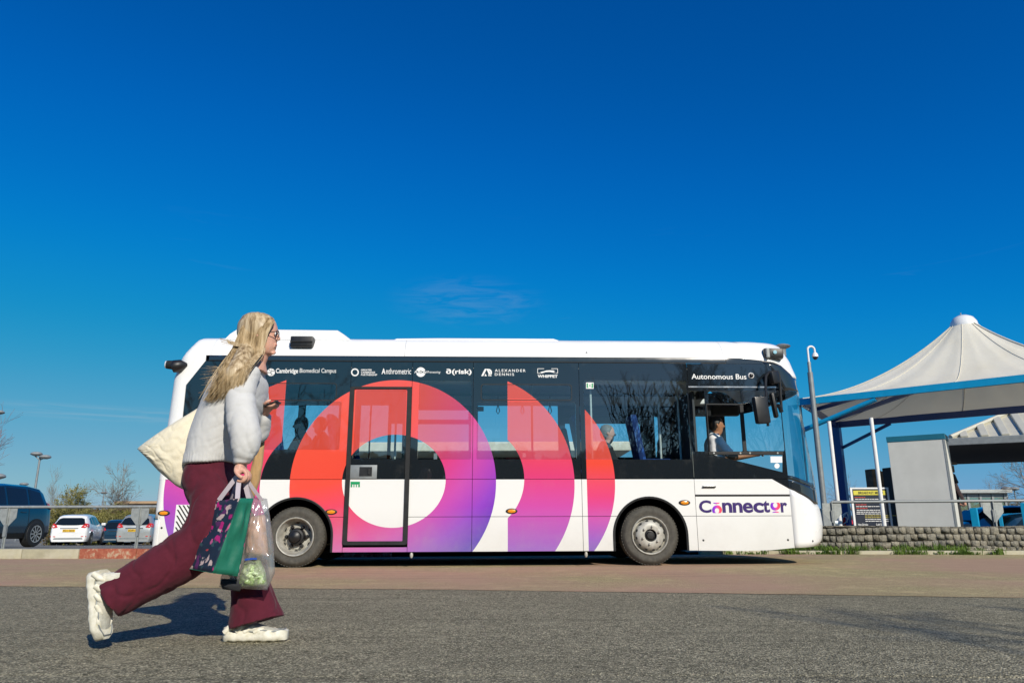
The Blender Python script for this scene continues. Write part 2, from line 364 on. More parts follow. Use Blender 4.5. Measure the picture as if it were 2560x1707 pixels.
verge=sheet('ground',[-900,-100,0,100,900],[-900,-200,-60,1500],lambda x,y:-3.0,M['lot'])
# kerb of separate stones
kerb=empty('kerb',(0,0,0),kind='structure')
def kerb_run(x0,x1,L,h,mt_of,w_=.14,zb=-.1,yo=0):
    x=x0; i=0
    while x<x1:
        xe=min(x+L,x1); ya,yb=kerb_y(x)+yo,kerb_y(xe)+yo; a=atan2(yb-ya,xe-x); c=((x+xe)/2,(ya+yb)/2+w_/2,(h+zb)/2)
        mb=MB(); mb.box((0,0,0),(sqrt((xe-x)**2+(yb-ya)**2)-.012,w_,h-zb),bev=.016)
        o=mb.build('kerb_stone',mt_of(i,x),kerb,40); o.location=(c[0],c[1],c[2]+random.uniform(-.004,.004)); o.rotation_euler=(0,0,a)
        x=xe; i+=1
kerb_run(-13.7,-2.0,.95,.155,lambda i,x:M['kerb_red'] if x>-7.1 else M['kerb'])
kerb_run(3.2,13,1.1,.06,lambda i,x:M['kerb'],w_=.13)
# ------------------------------------------------------------------ the bus
BW=2.35
BUS=empty('bus',(0,BUS_Y,0),atan(BUS_M),'single deck bus with pink, red and purple ring livery on white',"bus")
def XZ(px,py,off=0): return bus(px,py,off)
def XB(px,py): return bus(px,py)[0]
def ZB(py,px=1280): return bus(px,py)[1]
_xf=sorted([(bus(px,py,.30)[1],bus(px,py,.30)[0]+.02) for px,py in [(1888,859),(1928,869),(1957,884),(1973,906),(1990,943),(1992,963),(2000,1016),(2010,1065),(2026,1147),(2035,1192),(2040,1224),(2045,1261),(2051,1277),(2057,1310),(2056,1347),(2047,1361)]])
_xf=[(0,_xf[0][1])]+_xf+[(3.2,_xf[-1][1]-1.2)]
def xf(z): return interp(z,_xf)
_xr=sorted([(bus(px,py,.06)[1],bus(px,py,.06)[0]-.0) for px,py in [(378,1374),(387,1290),(399,1180),(415,1060),(432,942),(452,897),(477,858)]])
_xr=[(0,_xr[0][1])]+_xr+[(3.2,_xr[-1][1]+.08)]
def xr(z): return interp(z,_xr)
_in=[(0,0),(2.735,0),(2.80,.02),(2.87,.055),(2.94,.11),(3.0,.18),(3.04,.27),(3.06,.38),(3.075,.6),(3.085,1.17)]
def inset(z): return interp(z,_in)
_xs=[(0,XB(1988,1368)),(ZB(1197),XB(1971,1197)),(ZB(973),XB(1962,973)),(ZB(930),XB(1937,930)),(ZB(900),XB(1905,900)),(3.2,XB(1830,860))]
def xs(z): return interp(z,_xs)
def ar(z): return interp(z,[(0,.09),(1.1,.10),(1.9,.16),(2.5,.16),(2.8,.12),(3.1,.1)])
NF,NR=2.7,2.2
def _proj(x,y,z):
    ca,sa=1/BUS_L,BUS_M/BUS_L; v=Vector((x*ca-y*sa,BUS_Y+x*sa+y*ca,z-CAM_H)); d=v.dot(_F); return 1280+FPX*v.dot(_r)/d, 853.5-FPX*v.dot(_u)/d
def _solve(tab):
    out=[]
    for px,py in tab:
        z=bus(px,py,.3)[1]; X=bus(px,py,.3)[0]
        for _ in range(12):
            b=BW/2-inset(z); s_=xs(z); a=max(.05,X-s_); best=(-1e9,)
            for i in range(1,60):
                an=i/60*pi/2; x=s_+a*sin(an)**(2/NF); y=BW/2-b*cos(an)**(2/NF); q=_proj(x,y,z); best=max(best,(q[0],q[1]))
            X+=(px-best[0])/190; z+=(best[1]-py)/190
        out.append((z,X))
    return sorted(out)
_xf=_solve([(1888,859),(1928,869),(1957,884),(1973,906),(1990,943),(1992,963),(2000,1016),(2010,1065),(2026,1147),(2035,1192),(2040,1224),(2045,1261),(2051,1277),(2057,1310),(2056,1347),(2047,1361)])
_xf=[(0,_xf[0][1])]+_xf+[(3.09,_xf[-1][1]-.35)]
def side(x,z):
    b=BW/2-inset(z); s=xs(z); r=xr(z)+ar(z)
    if x>s:
        t=min(1,(x-s)/max(.02,xf(z)-s)); return BW/2-b*(1-t**NF)**(1/NF)
    if x<r:
        t=min(1,(r-x)/ar(z)); return inset(z)+ar(z)*(1-(1-t**NR)**(1/NR))
    return inset(z)
def offset_poly(p,d):
    n=len(p); A=sum(p[i][0]*p[(i+1)%n][1]-p[(i+1)%n][0]*p[i][1] for i in range(n)); sg=1 if A>0 else -1; out=[]
    for i in range(n):
        a,b,c=Vector(p[i-1]),Vector(p[i]),Vector(p[(i+1)%n]); e1=(b-a).normalized(); e2=(c-b).normalized()
        n1=Vector((-e1.y,e1.x))*sg; n2=Vector((-e2.y,e2.x))*sg; k=1+n1.dot(n2)
        m=(n1+n2)/max(k,.3); out.append((b.x+m.x*d,b.y+m.y*d))
    return out
def rect(x0,x1,z0,z1,r=0,k=4):
    if r<=0: return [(x0,z0),(x1,z0),(x1,z1),(x0,z1)]
    out=[]
    for cx,cz,a0 in ((x1-r,z0+r,-90),(x1-r,z1-r,0),(x0+r,z1-r,90),(x0+r,z0+r,180)):
        for i in range(k+1):
            a=radians(a0+90*i/k); out.append((cx+r*cos(a),cz+r*sin(a)))
    return out
from mathutils.geometry import delaunay_2d_cdt
def inpoly(x,y,p):
    c=False; n=len(p)
    for i in range(n):
        (x1_,y1_),(x2_,y2_)=p[i],p[(i+1)%n]
        if (y1_>y)!=(y2_>y) and x<(x2_-x1_)*(y-y1_)/(y2_-y1_)+x1_: c=not c
    return c
def panel(name, poly, mt, parent=None, lift=0., th=.014, holes=(), far=False, gap=.003, step=.05, smooth=30, seg=True):
    if gap: poly=offset_poly(poly,gap)
    bm=bmesh.new(); loops=[poly]+list(holes); V2=[]; E2=[]
    for lp in loops:
        n0=len(V2); V2+= [Vector((x,z)) for x,z in lp]; E2+= [(n0+i,n0+(i+1)%len(lp)) for i in range(len(lp))]
    ov,oe,of_,_,_,_=delaunay_2d_cdt(V2,E2,[],1,1e-6)
    bv=[bm.verts.new((v.x,0,v.y)) for v in ov]
    for f in of_:
        cx=sum(ov[i].x for i in f)/len(f); cz=sum(ov[i].y for i in f)/len(f)
        if inpoly(cx,cz,poly) and not any(inpoly(cx,cz,h) for h in holes): bm.faces.new([bv[i] for i in f])
    bmesh.ops.delete(bm,geom=[v for v in bm.verts if not v.link_faces],context='VERTS')
    xsv=[p[0] for p in poly]; zsv=[p[1] for p in poly]
    if seg:
        cuts=[]
        lo=min(min(xs(z) for z in zsv),3.35) if max(xsv)>3.3 else None
        if lo is not None:
            x=max(lo-.1,min(xsv)+.01)
            while x<max(xsv)-.005: cuts.append(((x,0,0),(1,0,0))); x+=step
        if min(xsv)<-4.2:
            x=-4.2
            while x>min(xsv)+.005: cuts.append(((x,0,0),(1,0,0))); x-=step*.6
        for z in (2.735,2.77,2.80,2.835,2.87,2.905,2.94,2.97,3.0,3.02,3.04,3.05,3.06,3.0675,3.075,3.08):
            if min(zsv)<z<max(zsv): cuts.append(((0,0,z),(0,0,1)))
        if lo is not None or min(xsv)<-4.2:
            z=min(zsv)+.08
            while z<min(max(zsv),2.7): cuts.append(((0,0,z),(0,0,1))); z+=.12
        for c,n_ in cuts: bmesh.ops.bisect_plane(bm,geom=bm.verts[:]+bm.edges[:]+bm.faces[:],plane_co=c,plane_no=n_)
    if th:
        be=[e for e in bm.edges if len(e.link_faces)==1]
        r=bmesh.ops.extrude_edge_only(bm,edges=be); nv={v for v in r['geom'] if isinstance(v,bmesh.types.BMVert)}
    else: nv=set()
    for v in bm.verts:
        y=side(v.co.x,v.co.z)-lift+(th if v in nv else 0)
        v.co.y=BW-y if far else y
    bmesh.ops.recalc_face_normals(bm,faces=bm.faces[:])
    # face outward
    fs=[f for f in bm.faces if abs(f.normal.y)>.3]
    if fs and sum(f.normal.y*f.calc_area() for f in fs)*(1 if not far else -1)>0: bmesh.ops.reverse_faces(bm,faces=bm.faces[:])
    me=bpy.data.meshes.new(name); bm.to_mesh(me); bm.free()
    return link(name,me,mt,parent or BUS,smooth)

# livery: rings described in the bus's own coordinates
def livery_nodes(nt):
    S.nt=nt; t=coord(nt,'Object',BUS); sp=nt.nodes.new('ShaderNodeSeparateXYZ'); nt.links.new(t,sp.inputs[0])
    X,Z=S(sp.outputs[0]),S(sp.outputs[2])
    pm=abs(bus(1300,1200)[0]-bus(1200,1200)[0])/100      # metres per pixel on the side
    def ell(px,py,rx,ry):
        cx,cz=bus(px,py); sx=abs(bus(px+rx,py)[0]-bus(px-rx,py)[0])/2; sz=ry*pm*.995
        if py-ry>900: sz=abs(bus(px,py-ry)[1]-cz)
        a=(X-cx)/sx; b=(Z-cz)/sz; return (a*a+b*b).lt(1.0)
    def AND(a,b): return a*b
    def NOT(a): return 1.0-a
    xcut2=XB(1269,1150); xcut3=XB(1467,1200); xcut0=XB(710,1030)
    z950=ZB(950); z1380=ZB(1380); Y=(z950-Z)/(z950-z1380)
    r1=AND(ell(983.5,1207,258,257),NOT(ell(985,1200.5,129.5,114.5)))
    r2=AND(AND(ell(1163,1207,275,275),X.gt(xcut2)),NOT(ell(1179,1195.5,132,132)))
    r3=AND(ell(1278,1204,261,261),X.gt(xcut3))
    p,q=bus(716,950),bus(660,972); sl=(p[1]-q[1])/(p[0]-q[0])
    r0=AND(AND(ell(690,1222,278,278),X.lt(xcut0)),NOT(ell(798,1212,148,148)))
    r0=AND(r0,(Z-(X-p[0])*sl).lt(p[1]))
    x1=(X-XB(726,1207))/(XB(1241,1207)-XB(726,1207)); x1=S.op('MAXIMUM',x1,0.0); Yc=S.op('MAXIMUM',Y,0.0)
    t1=x1*x1*.6+Yc*Yc*.58
    t2=Yc.pow(1.2)*.8+.04
    t3=Yc*Yc*.95
    x0=S.op('MAXIMUM',(xcut0-X)/(XB(716,1200)-XB(416,1200)),0.0); t0=Yc*.6+.05+Yc*x0*.35
    tt=r1*t1+AND(r2,NOT(r1))*t2+r3*t3+AND(r0,NOT(r1))*t0
    mask=S.op('MAXIMUM',S.op('MAXIMUM',r1,r2),S.op('MAXIMUM',r3,r0))
    c=ramp(nt,tt.k,[(0,(.84,.095,.052)),(.24,(.82,.078,.050)),(.45,(.72,.055,.19)),(.63,(.56,.075,.40)),(.82,(.29,.055,.52)),(1,(.085,.02,.44))]).outputs[0]
    return c,mask
def sidepaint(name, base, rough=.25, coat=.6, spec=.5, dirt=True):
    m,nt,out=newmat(name); c,mk=livery_nodes(nt); b=P(nt,base,rough,0,spec,coat)
    cc=mixc(nt,mk.k,base,c)
    if dirt:
        t=coord(nt,'Object',BUS); n=noise_n(nt,2.5,6,.7,t); sp=nt.nodes.new('ShaderNodeSeparateXYZ'); nt.links.new(t,sp.inputs[0])
        lo=S.op('MAXIMUM',(.75-S(sp.outputs[2]))*.9,0.0)*S(n.outputs[0]); lo=S.op('MINIMUM',lo*1.1+S.op('MAXIMUM',S(n.outputs[0])-.55,0.0)*.25,.3)
        cc=mixc(nt,lo.k,cc,(.42,.39,.33))
        n2=noise_n(nt,.9,2,.5,t); nt.links.new(bump(nt,n2.outputs[0],.12,.02),b.inputs['Coat Normal']); nt.links.new(bump(nt,n2.outputs[0],.05,.02),b.inputs['Normal'])
    nt.links.new(cc,b.inputs['Base Color']); nt.links.new(b.outputs[0],out.inputs[0]); return m
M['body']=sidepaint('bus_body_paint',(.80,.80,.775))
M['frit']=sidepaint('black_glass_border',(.012,.016,.02),.03,1.0,.8,True)
gm,gnt,gmx,gout=glassmat('bus_window_glass',(.80,.92,.96),1.7,0,.02)
c,mk=livery_nodes(gnt); vb=P(gnt,(1,1,1),.3,0,.5,.6); gnt.links.new(c,vb.inputs['Base Color'])
S.nt=gnt; mm=gnt.nodes.new('ShaderNodeMixShader'); f=mk*.66; gnt.links.new(f.k,mm.inputs[0]); gnt.links.new(gmx.outputs[0],mm.inputs[1]); gnt.links.new(vb.outputs[0],mm.inputs[2]); gnt.links.new(mm.outputs[0],gout.inputs[0])
M['busglass']=gm
M['cleanglass']=glassmat('clear_cab_glass',(.93,.99,1),.75)[0]
M['cove']=mat('cove_black',(.02,.026,.032),.12,0,.05,2,coat=.8,spec=.7)
M['roofwhite']=mat('roof_white',(.83,.83,.82),.4,0,.03,2,coat=.25,dirt=(.7,.69,.66),dirtf=.25)

ZG=ZB(906); ZBELT=ZB(1197.3); ZS=ZB(1291,1200); ZK=ZB(1378.5,1200); ZW=ZB(892)
xd0,xd1=XB(866,1170),XB(1024,1170)          # emergency door
x1,x2,x3=XB(1181,1180),XB(1454,1200),XB(1736,1210)
xse=XB(1971,1197)
wr=(XZ(735,1341)[0]+.0,.378); wf=(XZ(1627,1337)[0],.378); RA=.487
def arch(cx,z0,a0=180,a1=0,n=22): return [(cx+RA*cos(radians(lerp(a0,a1,i/n))),z0+RA*sin(radians(lerp(a0,a1,i/n)))) for i in range(n+1)]
def lower(poly,name='side_panel',mt=None,**k): return panel(name,poly,mt or M['body'],**k)
xq=XB(407,1185)+.0                       # rear seam
zc=.38
# rear quarter
lower([(xq,ZK),(wr[0]-RA,ZK),(wr[0]-RA,zc),(wr[0]-RA,ZBELT-.0),(xq,ZBELT)] )
# over the rear wheel to the door
lower([(wr[0]-RA,ZBELT)]+arch(wr[0],zc)[0:]+[(wr[0]+RA,ZS-.003),(xd0,ZS-.003),(xd0,ZBELT)] if zc>ZS else [(wr[0]-RA,ZBELT),(wr[0]-RA,zc)]+[p for p in arch(wr[0],zc) if p[0]<wr[0] or p[1]>ZS]+[(wr[0]+sqrt(RA**2-(ZS-zc)**2),ZS),(xd0,ZS),(xd0,ZBELT)])
lower([(wr[0]+RA,ZK)]+[p for p in arch(wr[0],zc)[::-1] if p[0]>wr[0] and p[1]<ZS]+[(wr[0]+sqrt(RA**2-(ZS-zc)**2),ZS),(xd0,ZS),(xd0,ZK)])
# door, right of the door
lower(rect(xd0,xd1,ZK,ZB(1367,950)),'side_panel')
for a,b in ((xd1,x1),(x1,x2)):
    lower(rect(a,b,ZS,ZBELT)); lower(rect(a,b,ZK,ZS))
# over the front wheel
lower([(x2,ZBELT),(x2,ZS),(wf[0]-sqrt(RA**2-(ZS-zc)**2),ZS)]+[p for p in arch(wf[0],zc) if p[1]>ZS]+[(wf[0]+sqrt(RA**2-(ZS-zc)**2),ZS),(x3,ZS),(x3,ZBELT)])
lower([(x2,ZK),(wf[0]-RA,ZK)]+[p for p in arch(wf[0],zc) if p[0]<wf[0] and p[1]<ZS]+[(wf[0]-sqrt(RA**2-(ZS-zc)**2),ZS),(x2,ZS)])
lower([(x3,ZK),(wf[0]+RA,ZK)]+[p for p in arch(wf[0],zc)[::-1] if p[0]>wf[0] and p[1]<ZS]+[(wf[0]+sqrt(RA**2-(ZS-zc)**2),ZS),(x3,ZS)])
# cab side
zt1=ZB(1236,1850); zt2=ZB(1240,1850); sl0=XZ(1930,1197); sl1=XZ(1973,1221)
lower([(x3,zt1),(xse,zt1),(xse,sl1[1]),(sl0[0],ZBELT),(x3,ZBELT)],'cab_side_panel')
lower([(sl0[0],ZBELT),(xse,sl1[1]),(xse,ZBELT)],'corner_mask_panel',M['frit'])
panel('rub_strip',rect(x3,xse,zt2,zt1),M['rubber'],lift=.006)
zs2=ZB(1289,1850)
lower(rect(x3,xse,zs2,zt2),'cab_side_panel')
skp=[XZ(1745,1376),XZ(1860,1377),XZ(1929,1375),XZ(1984,1369)]
lower([(x3,skp[0][1])]+[skp[1],skp[2],(xse,skp[3][1])]+[(xse,zs2),(x3,zs2)],'cab_side_panel')
# dark shell behind the gaps, with the arches cut out
def shell(far=False):
    def holes(): return [[(wr[0]-RA,.1)]+arch(wr[0],zc)+[(wr[0]+RA,.1)]]
    poly=[(xq,ZK+.01),(wr[0]-RA-.01,ZK+.01)]+[(wr[0]+(p[0]-wr[0])*1.02,p[1]+.005) for p in arch(wr[0],zc)]+[(wr[0]+RA+.01,ZK+.01),(wf[0]-RA-.01,ZK+.01)]+[(wf[0]+(p[0]-wf[0])*1.02,p[1]+.005) for p in arch(wf[0],zc)]+[(wf[0]+RA+.01,ZK+.01),(xse-.3,ZK+.02),(xse,ZK+.05),(xse,1.12),(xq,1.12)]
    return panel('inner_frame',poly,M['under'],lift=-.018,th=.03,far=far,gap=0)
shell()
# glazing: border panels with openings, each with its pane
def bay(x0,x1_,ops,z0=ZBELT,z1=ZG,name='window_border',poly=None,pane='busglass'):
    hs=[rect(a,b,c,d,r) for a,b,c,d,r in ops]
    o=panel(name,poly or rect(x0,x1_,z0,z1),M['frit'],holes=hs)
    for a,b,c,d,r in ops: panel('window_pane',rect(a+.0005,b-.0005,c+.0005,d-.0005,r),M[pane],parent=o,lift=-.004,th=0,gap=0)
    return o
def op(px0,px1,py0,py1,r=.02):
    pc=(px0+px1)/2; return (XB(px0,(py0+py1)/2),XB(px1,(py0+py1)/2),ZB(py1,pc),ZB(py0,pc),r)
xw0=XB(590,1050)
q=[XZ(515,893),XZ(465,963),XZ(457,1040),(XB(447,1197),ZBELT)]
panel('quarter_window',[(q[0][0],ZG),q[1],q[2],q[3],(xw0,ZBELT),(xw0,ZG)],M['frit'])
bay(xw0,xd0,[op(604,851,1004,1124),op(640,838,960,998,.03)])
bay(xd1,x1,[op(1046,1178,952,1148)])
bay(x1,x2,[op(1192,1440,1005,1148),op(1206,1426,963,997,.03)])
bay(x2,x3,[op(1461,1722,951,1148)])
# cab side: top panel, trim strip, window, lower slope
zst0,zst1=ZB(969,1830),ZB(965.5,1830)
panel('destination_side_panel',[(x3,zst1),(XB(1955,966),zst1),(XB(1955,966),ZB(925,1955)),(XB(1930,905),ZB(912,1930)),(XB(1890,905),ZG),(x3,ZG)],M['frit'])
panel('trim_strip',rect(x3,XB(1948,967),zst0,zst1),M['chrome'],lift=.008,gap=.001)
cabo=bay(x3,xse,[],poly=[(x3,ZBELT),(xse,ZBELT),(xse,zst0),(x3,zst0)]) if False else None
wl,wr_,wb,wt=XB(1771,1070),XB(1853,1070),ZB(1128,1810),ZB(1012,1810)
hs=[rect(XB(1722,1050),XB(1765,1050),ZB(1128,1740),ZB(976,1740),.02),rect(wl,wr_,wb,wt,.02),rect(XB(1862,1070),XB(1957,1070),ZB(1127,1910),ZB(976,1910),.02),
    rect(XB(1771,1000),XB(1853,1000),ZB(1008,1810),ZB(976,1810),.01),
    [XZ(1785,1137),XZ(1957,1137),XZ(1957,1180)]]
cb=panel('cab_window_border',[(x3,ZBELT),(xse,ZBELT),(xse,ZB(985,1960)),(XB(1958,967),zst0),(x3,zst0)],M['frit'],holes=hs)
for i,h in enumerate(hs):
    if i==1: continue            # the sliding pane stands open
    panel('window_pane',offset_poly(h,.0005),M['cleanglass'],parent=cb,lift=-.004,th=0,gap=0)
mb=MB()
xa,xb=XB(1771,1130),XB(1957,1130); za,zb_=ZB(1136,1860),ZB(1129,1860)
mb.bx(xa,xb,-.014,.0,za,zb_,.003); mb.bx(XB(1853,1070),XB(1862,1070),-.012,0,zb_,wt+.0,.003); mb.bx(wl-.012,wl+.0,-.012,0,wb,wt,.003); mb.bx(wl-.012,wr_+.01,-.012,0,wt,wt+.016,.003)
wfm=mb.build('window_frame',M['rubber'],BUS)
for px in (1784,1850,1874,1943):
    mb=MB(); c=XZ(px,1132.5); mb.lathe([(0,-.004),(.012,-.003),(.012,.004),(0,.004)],(c[0],-.016,c[1]),n=10); mb.build('screw',M['galv'],wfm)
# black cove above the windows
zcv=ZB(903.5)
panel('cove_panel',[(XB(522,893),zcv),(XB(1815,900),zcv),(XB(1815,894),ZW),(XB(522,893),ZW)],M['cove'],lift=-.01,th=.01)
panel('gutter',rect(XB(522,893),XB(1815,900),ZG,zcv),M['rubber'],lift=.004)
# roof: white panels with seams
zt=3.083
rs=[XB(430,950),XB(530,860),XB(1012,870),XB(1807,870)]
def roofp(a,b,z0,z1=zt,name='roof_panel',mt=None,far=False,poly=None): return panel(name,poly or rect(a,b,z0,z1),mt or M['roofwhite'],far=far,gap=.002)
for fr in (False,True):
    roofp(rs[1],rs[2],ZW,far=fr); roofp(rs[2],rs[3],ZW,far=fr)
    # rear roof corner, runs down beside the quarter window
    zz=[ZBELT,1.6,1.9,2.2,2.45,2.6,2.72,2.80,2.88,2.96,3.02,3.06,zt]
    left=[(xr(z)+.012,z) for z in zz]
    right=[(rs[1],zt),(rs[1],ZW),(q[0][0],ZW),(q[0][0],ZG),q[1],q[2],q[3]]
    roofp(0,0,0,far=fr,poly=left+right,mt=M['roofwhite'])
# rear bumper corner: from the seam round to the back, and the back itself
def corner_band(name,zs_lo,zs_hi,mt,front,phis,nz=10,lift=0):
    rings=[]
    for k in range(nz+1):
        ring=[]
        for ph in phis:
            p=min(1,max(0,ph)); 
            def pt(z):
                b=BW/2-inset(z); far=p>.5; u=(p if not far else 1-p)*2   # 0 at side, 1 at centre
                if front:
                    a=xf(z)-xs(z); an=u*pi/2; n=NF
                    x=xs(z)+a*max(0,sin(an))**(2/n); yh=b*max(0,cos(an))**(2/n)
                else:
                    a=ar(z)
                    if u<.5: an=u*2*pi/2; x=xr(z)+a-a*sin(an); yh=b-a+a*cos(an)
                    else: x=xr(z)-.04*(1-(1-(u-.5)*2)**2); yh=(b-a)*(1-(u-.5)*2)
                return x,(BW/2+yh if far else BW/2-yh)
            z=zs_lo(p) if callable(zs_lo) else zs_lo; z2=zs_hi(p) if callable(zs_hi) else zs_hi
            zz=lerp(z,z2,k/nz); x,y=pt(zz); ring.append((x,y,zz))
        rings.append(ring)
    mb=MB(); mb.loft(rings,cap=False,closed_ring=False); o=mb.build(name,mt,BUS,35)
    so_=o.modifiers.new('th','SOLIDIFY'); so_.thickness=.02; so_.offset=-1
    return o
ph=[i/64 for i in range(65)]
def sym(fn): 
    return lambda p: fn(min(p,1-p)*2)
# front boundaries as heights over u (0 side seam, 1 centre) from the photograph's curve
def fx(u,z): return xs(z)+(xf(z)-xs(z))*sin(u*pi/2)**(2/NF)
def by_x(tab):      # tab: (px,py) points on the corner -> z as a function of u
    pts=[]
    for px,py in tab:
        x,z=bus(px,py,.0)
        for _ in range(6):
            y=side(min(x,xf(z)-.002),z); x,z=bus(px,py,min(y,.5)); x=min(x,xf(z)-.001)
        a=max(.02,xf(z)-xs(z)); t=min(1,max(0,(x-xs(z))/a)); u=math.asin(min(1,t**(NF/2)))/(pi/2); pts.append((u,z))
    pts.sort(); return lambda u: interp(u,pts)
b_mask=by_x([(1973,1221),(1995.5,1232),(2023.5,1248),(2036,1260)]); b_ws=by_x([(1970,1198.5),(1988,1202),(2014,1211.5),(2031,1218)])
b_clr=by_x([(1971,1172),(1995,1178),(2020,1187)])
b_top=lambda u: ZB(976,1960)+.02*u
b_dome=by_x([(1930,905),(1954.5,915),(1970,930),(1982,944)])
zbum=lambda u: lerp(ZB(1369,1985),ZB(1361,2045),min(1,u*1.6))
corner_band('front_bumper',sym(zbum),sym(lambda u:b_mask(u)-.003),M['white'],True,ph)
corner_band('windscreen_mask',sym(lambda u:b_mask(u)+.003),sym(lambda u:b_ws(u)-.003),M['cove'],True,ph,6)
ws=corner_band('windscreen',sym(lambda u:b_ws(u)+.003),sym(lambda u:b_top(u)-.003),M['cleanglass'],True,ph,14); ws.modifiers.clear()
corner_band('windscreen_border',sym(lambda u:b_ws(u)+.006),sym(lambda u:b_ws(u)+.06),M['cove'],True,ph,2).location=(-.012,0,0)
corner_band('destination_panel',sym(lambda u:b_top(u)+.003),sym(lambda u:b_dome(u)-.002),M['cove'],True,ph,8)
corner_band('roof_dome',sym(lambda u:b_dome(u)+.002),zt,M['roofwhite'],True,ph,16)
# side strip filling between the cove and the dome above the destination panel
panel('cove_panel',[(XB(1815,900),ZG),(XB(1890,905),ZG),(XB(1930,905),ZB(912,1930)),(XB(1930,905),ZB(905,1930)),(XB(1893,900),ZB(900.5,1893)),(XB(1850,896),ZB(896,1850)),(XB(1815,894),ZW)],M['cove'],lift=-.006)
roofp(0,0,0,poly=[(rs[3],ZW),(XB(1850,896),ZB(896,1850)),(XB(1893,900),ZB(900.5,1893)),(XB(1930,905),ZB(905,1930)),(XB(1928,869),ZB(871,1928)),(XB(1900,862),ZB(862,1900)),(rs[3],zt)])
zr=[ZK,ZBELT]
corner_band('rear_bumper',ZK,ZB(1299,400),M['white'],False,ph,4)
corner_band('rear_panel',ZB(1298,400)+.008,3.0,M['white'],False,ph,24)
def flat(name,x0,x1_,z0,z1,mt,far,th=.02,lift=0): return panel(name,rect(x0,x1_,z0,z1),mt,far=far,th=th,lift=lift)
# top of roof
mb=MB(); rows=[]
for i in range(24):
    x=lerp(-4.2,3.2,i/23); rows.append([(x,y,3.078+.012*(1-abs(y-BW/2)/(BW/2-.5))) for y in (.55,.8,1.175,1.55,1.8)])
mb.loft(rows,cap=False,closed_ring=False); mb.build('roof_top',M['roofwhite'],BUS,30)
# raised roof fairings
def fairing(pts,y0,y1,off,name='roof_pod'):
    pl=[bus(px,py,off) for px,py in pts]; xs_=[p[0] for p in pl]; zb=3.0
    prof=[(xs_[0],zb)]+pl+[(xs_[-1],zb)]
    mb=MB(); rings=[]
    for y,k,zd in ((y0,1,0),(y0+.03,1,.012),(y1-.03,1,.012),(y1,1,0)):
        rings.append([(x,y,z+(zd if 0<i<len(prof)-1 else 0)) for i,(x,z) in enumerate(prof)])
    mb.loft(rings); return mb.build(name,M['roofwhite'],BUS,30)
fairing([(500,852),(523,847.5),(566,846)],.30,2.05,.30)
fairing([(563,847),(575,835),(592,824),(640,824),(843,826.5),(858,836),(874,848)],.17,2.18,.17)
fairing([(980,851),(992,847),(1100,846),(1384,847.5),(1398,852)],.27,2.08,.27)
# far side
lower(rect(xq,x3,ZK,ZBELT+.2),'far_side_panel',far=True); lower(rect(x3,xse,ZK+.03,ZBELT+.1),'far_side_panel',far=True)
FO=2.3
far_ops=[(690,738,1012,1122),(764,841,1012,1122),(902,919,1012,1147),(929,966,1012,1147),(978,1003,1058,1147),(1045,1171,1024,1048),(1045,1171,1059,1147),(1195,1397,1013,1142),(1413,1438,1058,1142),(1476,1604,1058,1142),(1636,1650,1041,1142),(1690,1703,1041,1142),(1740,1775,1040,1128),(1812,1832,1020,1128)]
hs=[]
for a,b,c_,d_ in far_ops:
    p=bus(a,c_,FO); q_=bus(b,d_,FO); hs.append(rect(p[0],q_[0],q_[1],p[1],.01,2))
fp=panel('far_window_border',rect(xw0-.6,xse,ZBELT+.2,ZG),M['frit'],far=True,holes=hs)
for h in hs: panel('window_pane',h,M['cleanglass'],parent=fp,far=True,lift=-.004,th=0,gap=0)
panel('far_cove',rect(rs[0]+.2,XB(1807,900),ZG,ZW),M['cove'],far=True)
# interior
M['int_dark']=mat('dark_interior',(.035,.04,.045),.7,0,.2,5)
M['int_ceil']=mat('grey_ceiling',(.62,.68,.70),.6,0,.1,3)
M['seat']=None
m,nt,out=newmat('seat_fabric'); v=coord(nt); b=P(nt,(.01,.05,.2),.85)
vo=nt.nodes.new('ShaderNodeTexVoronoi'); vo.inputs['Scale'].default_value=38; mp=nt.nodes.new('ShaderNodeMapping'); mp.inputs['Scale'].default_value=(1,1,.35); nt.links.new(v,mp.inputs[0]); nt.links.new(mp.outputs[0],vo.inputs['Vector'])
nt.links.new(ramp(nt,vo.outputs['Distance'],[(.0,(.12,.2,.4)),(.22,(.02,.1,.38)),(.4,(.004,.03,.14)),(1,(.003,.02,.1))]).outputs[0],b.inputs['Base Color']); nt.links.new(b.outputs[0],out.inputs[0]); M['seat']=m
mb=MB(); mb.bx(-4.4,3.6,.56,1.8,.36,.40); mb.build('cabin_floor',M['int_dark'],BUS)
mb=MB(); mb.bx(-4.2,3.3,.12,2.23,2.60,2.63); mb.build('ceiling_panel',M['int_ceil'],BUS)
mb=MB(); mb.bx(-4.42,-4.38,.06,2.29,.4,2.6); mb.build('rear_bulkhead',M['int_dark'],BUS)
mb=MB(); mb.bx(-4.2,3.3,.10,.28,2.40,2.60,.03); mb.bx(-4.2,3.3,2.07,2.25,2.42,2.60,.03); mb.build('ceiling_duct',M['int_ceil'],BUS)
for b_ in ((-3.4,-2.2,.56,.75,.40,.90),(1.3,2.3,.56,.75,.40,.90),(-3.4,-2.2,1.6,1.8,.40,.90)): MB().bx(*b_,.03).build('wheel_box',M['int_dark'],BUS)
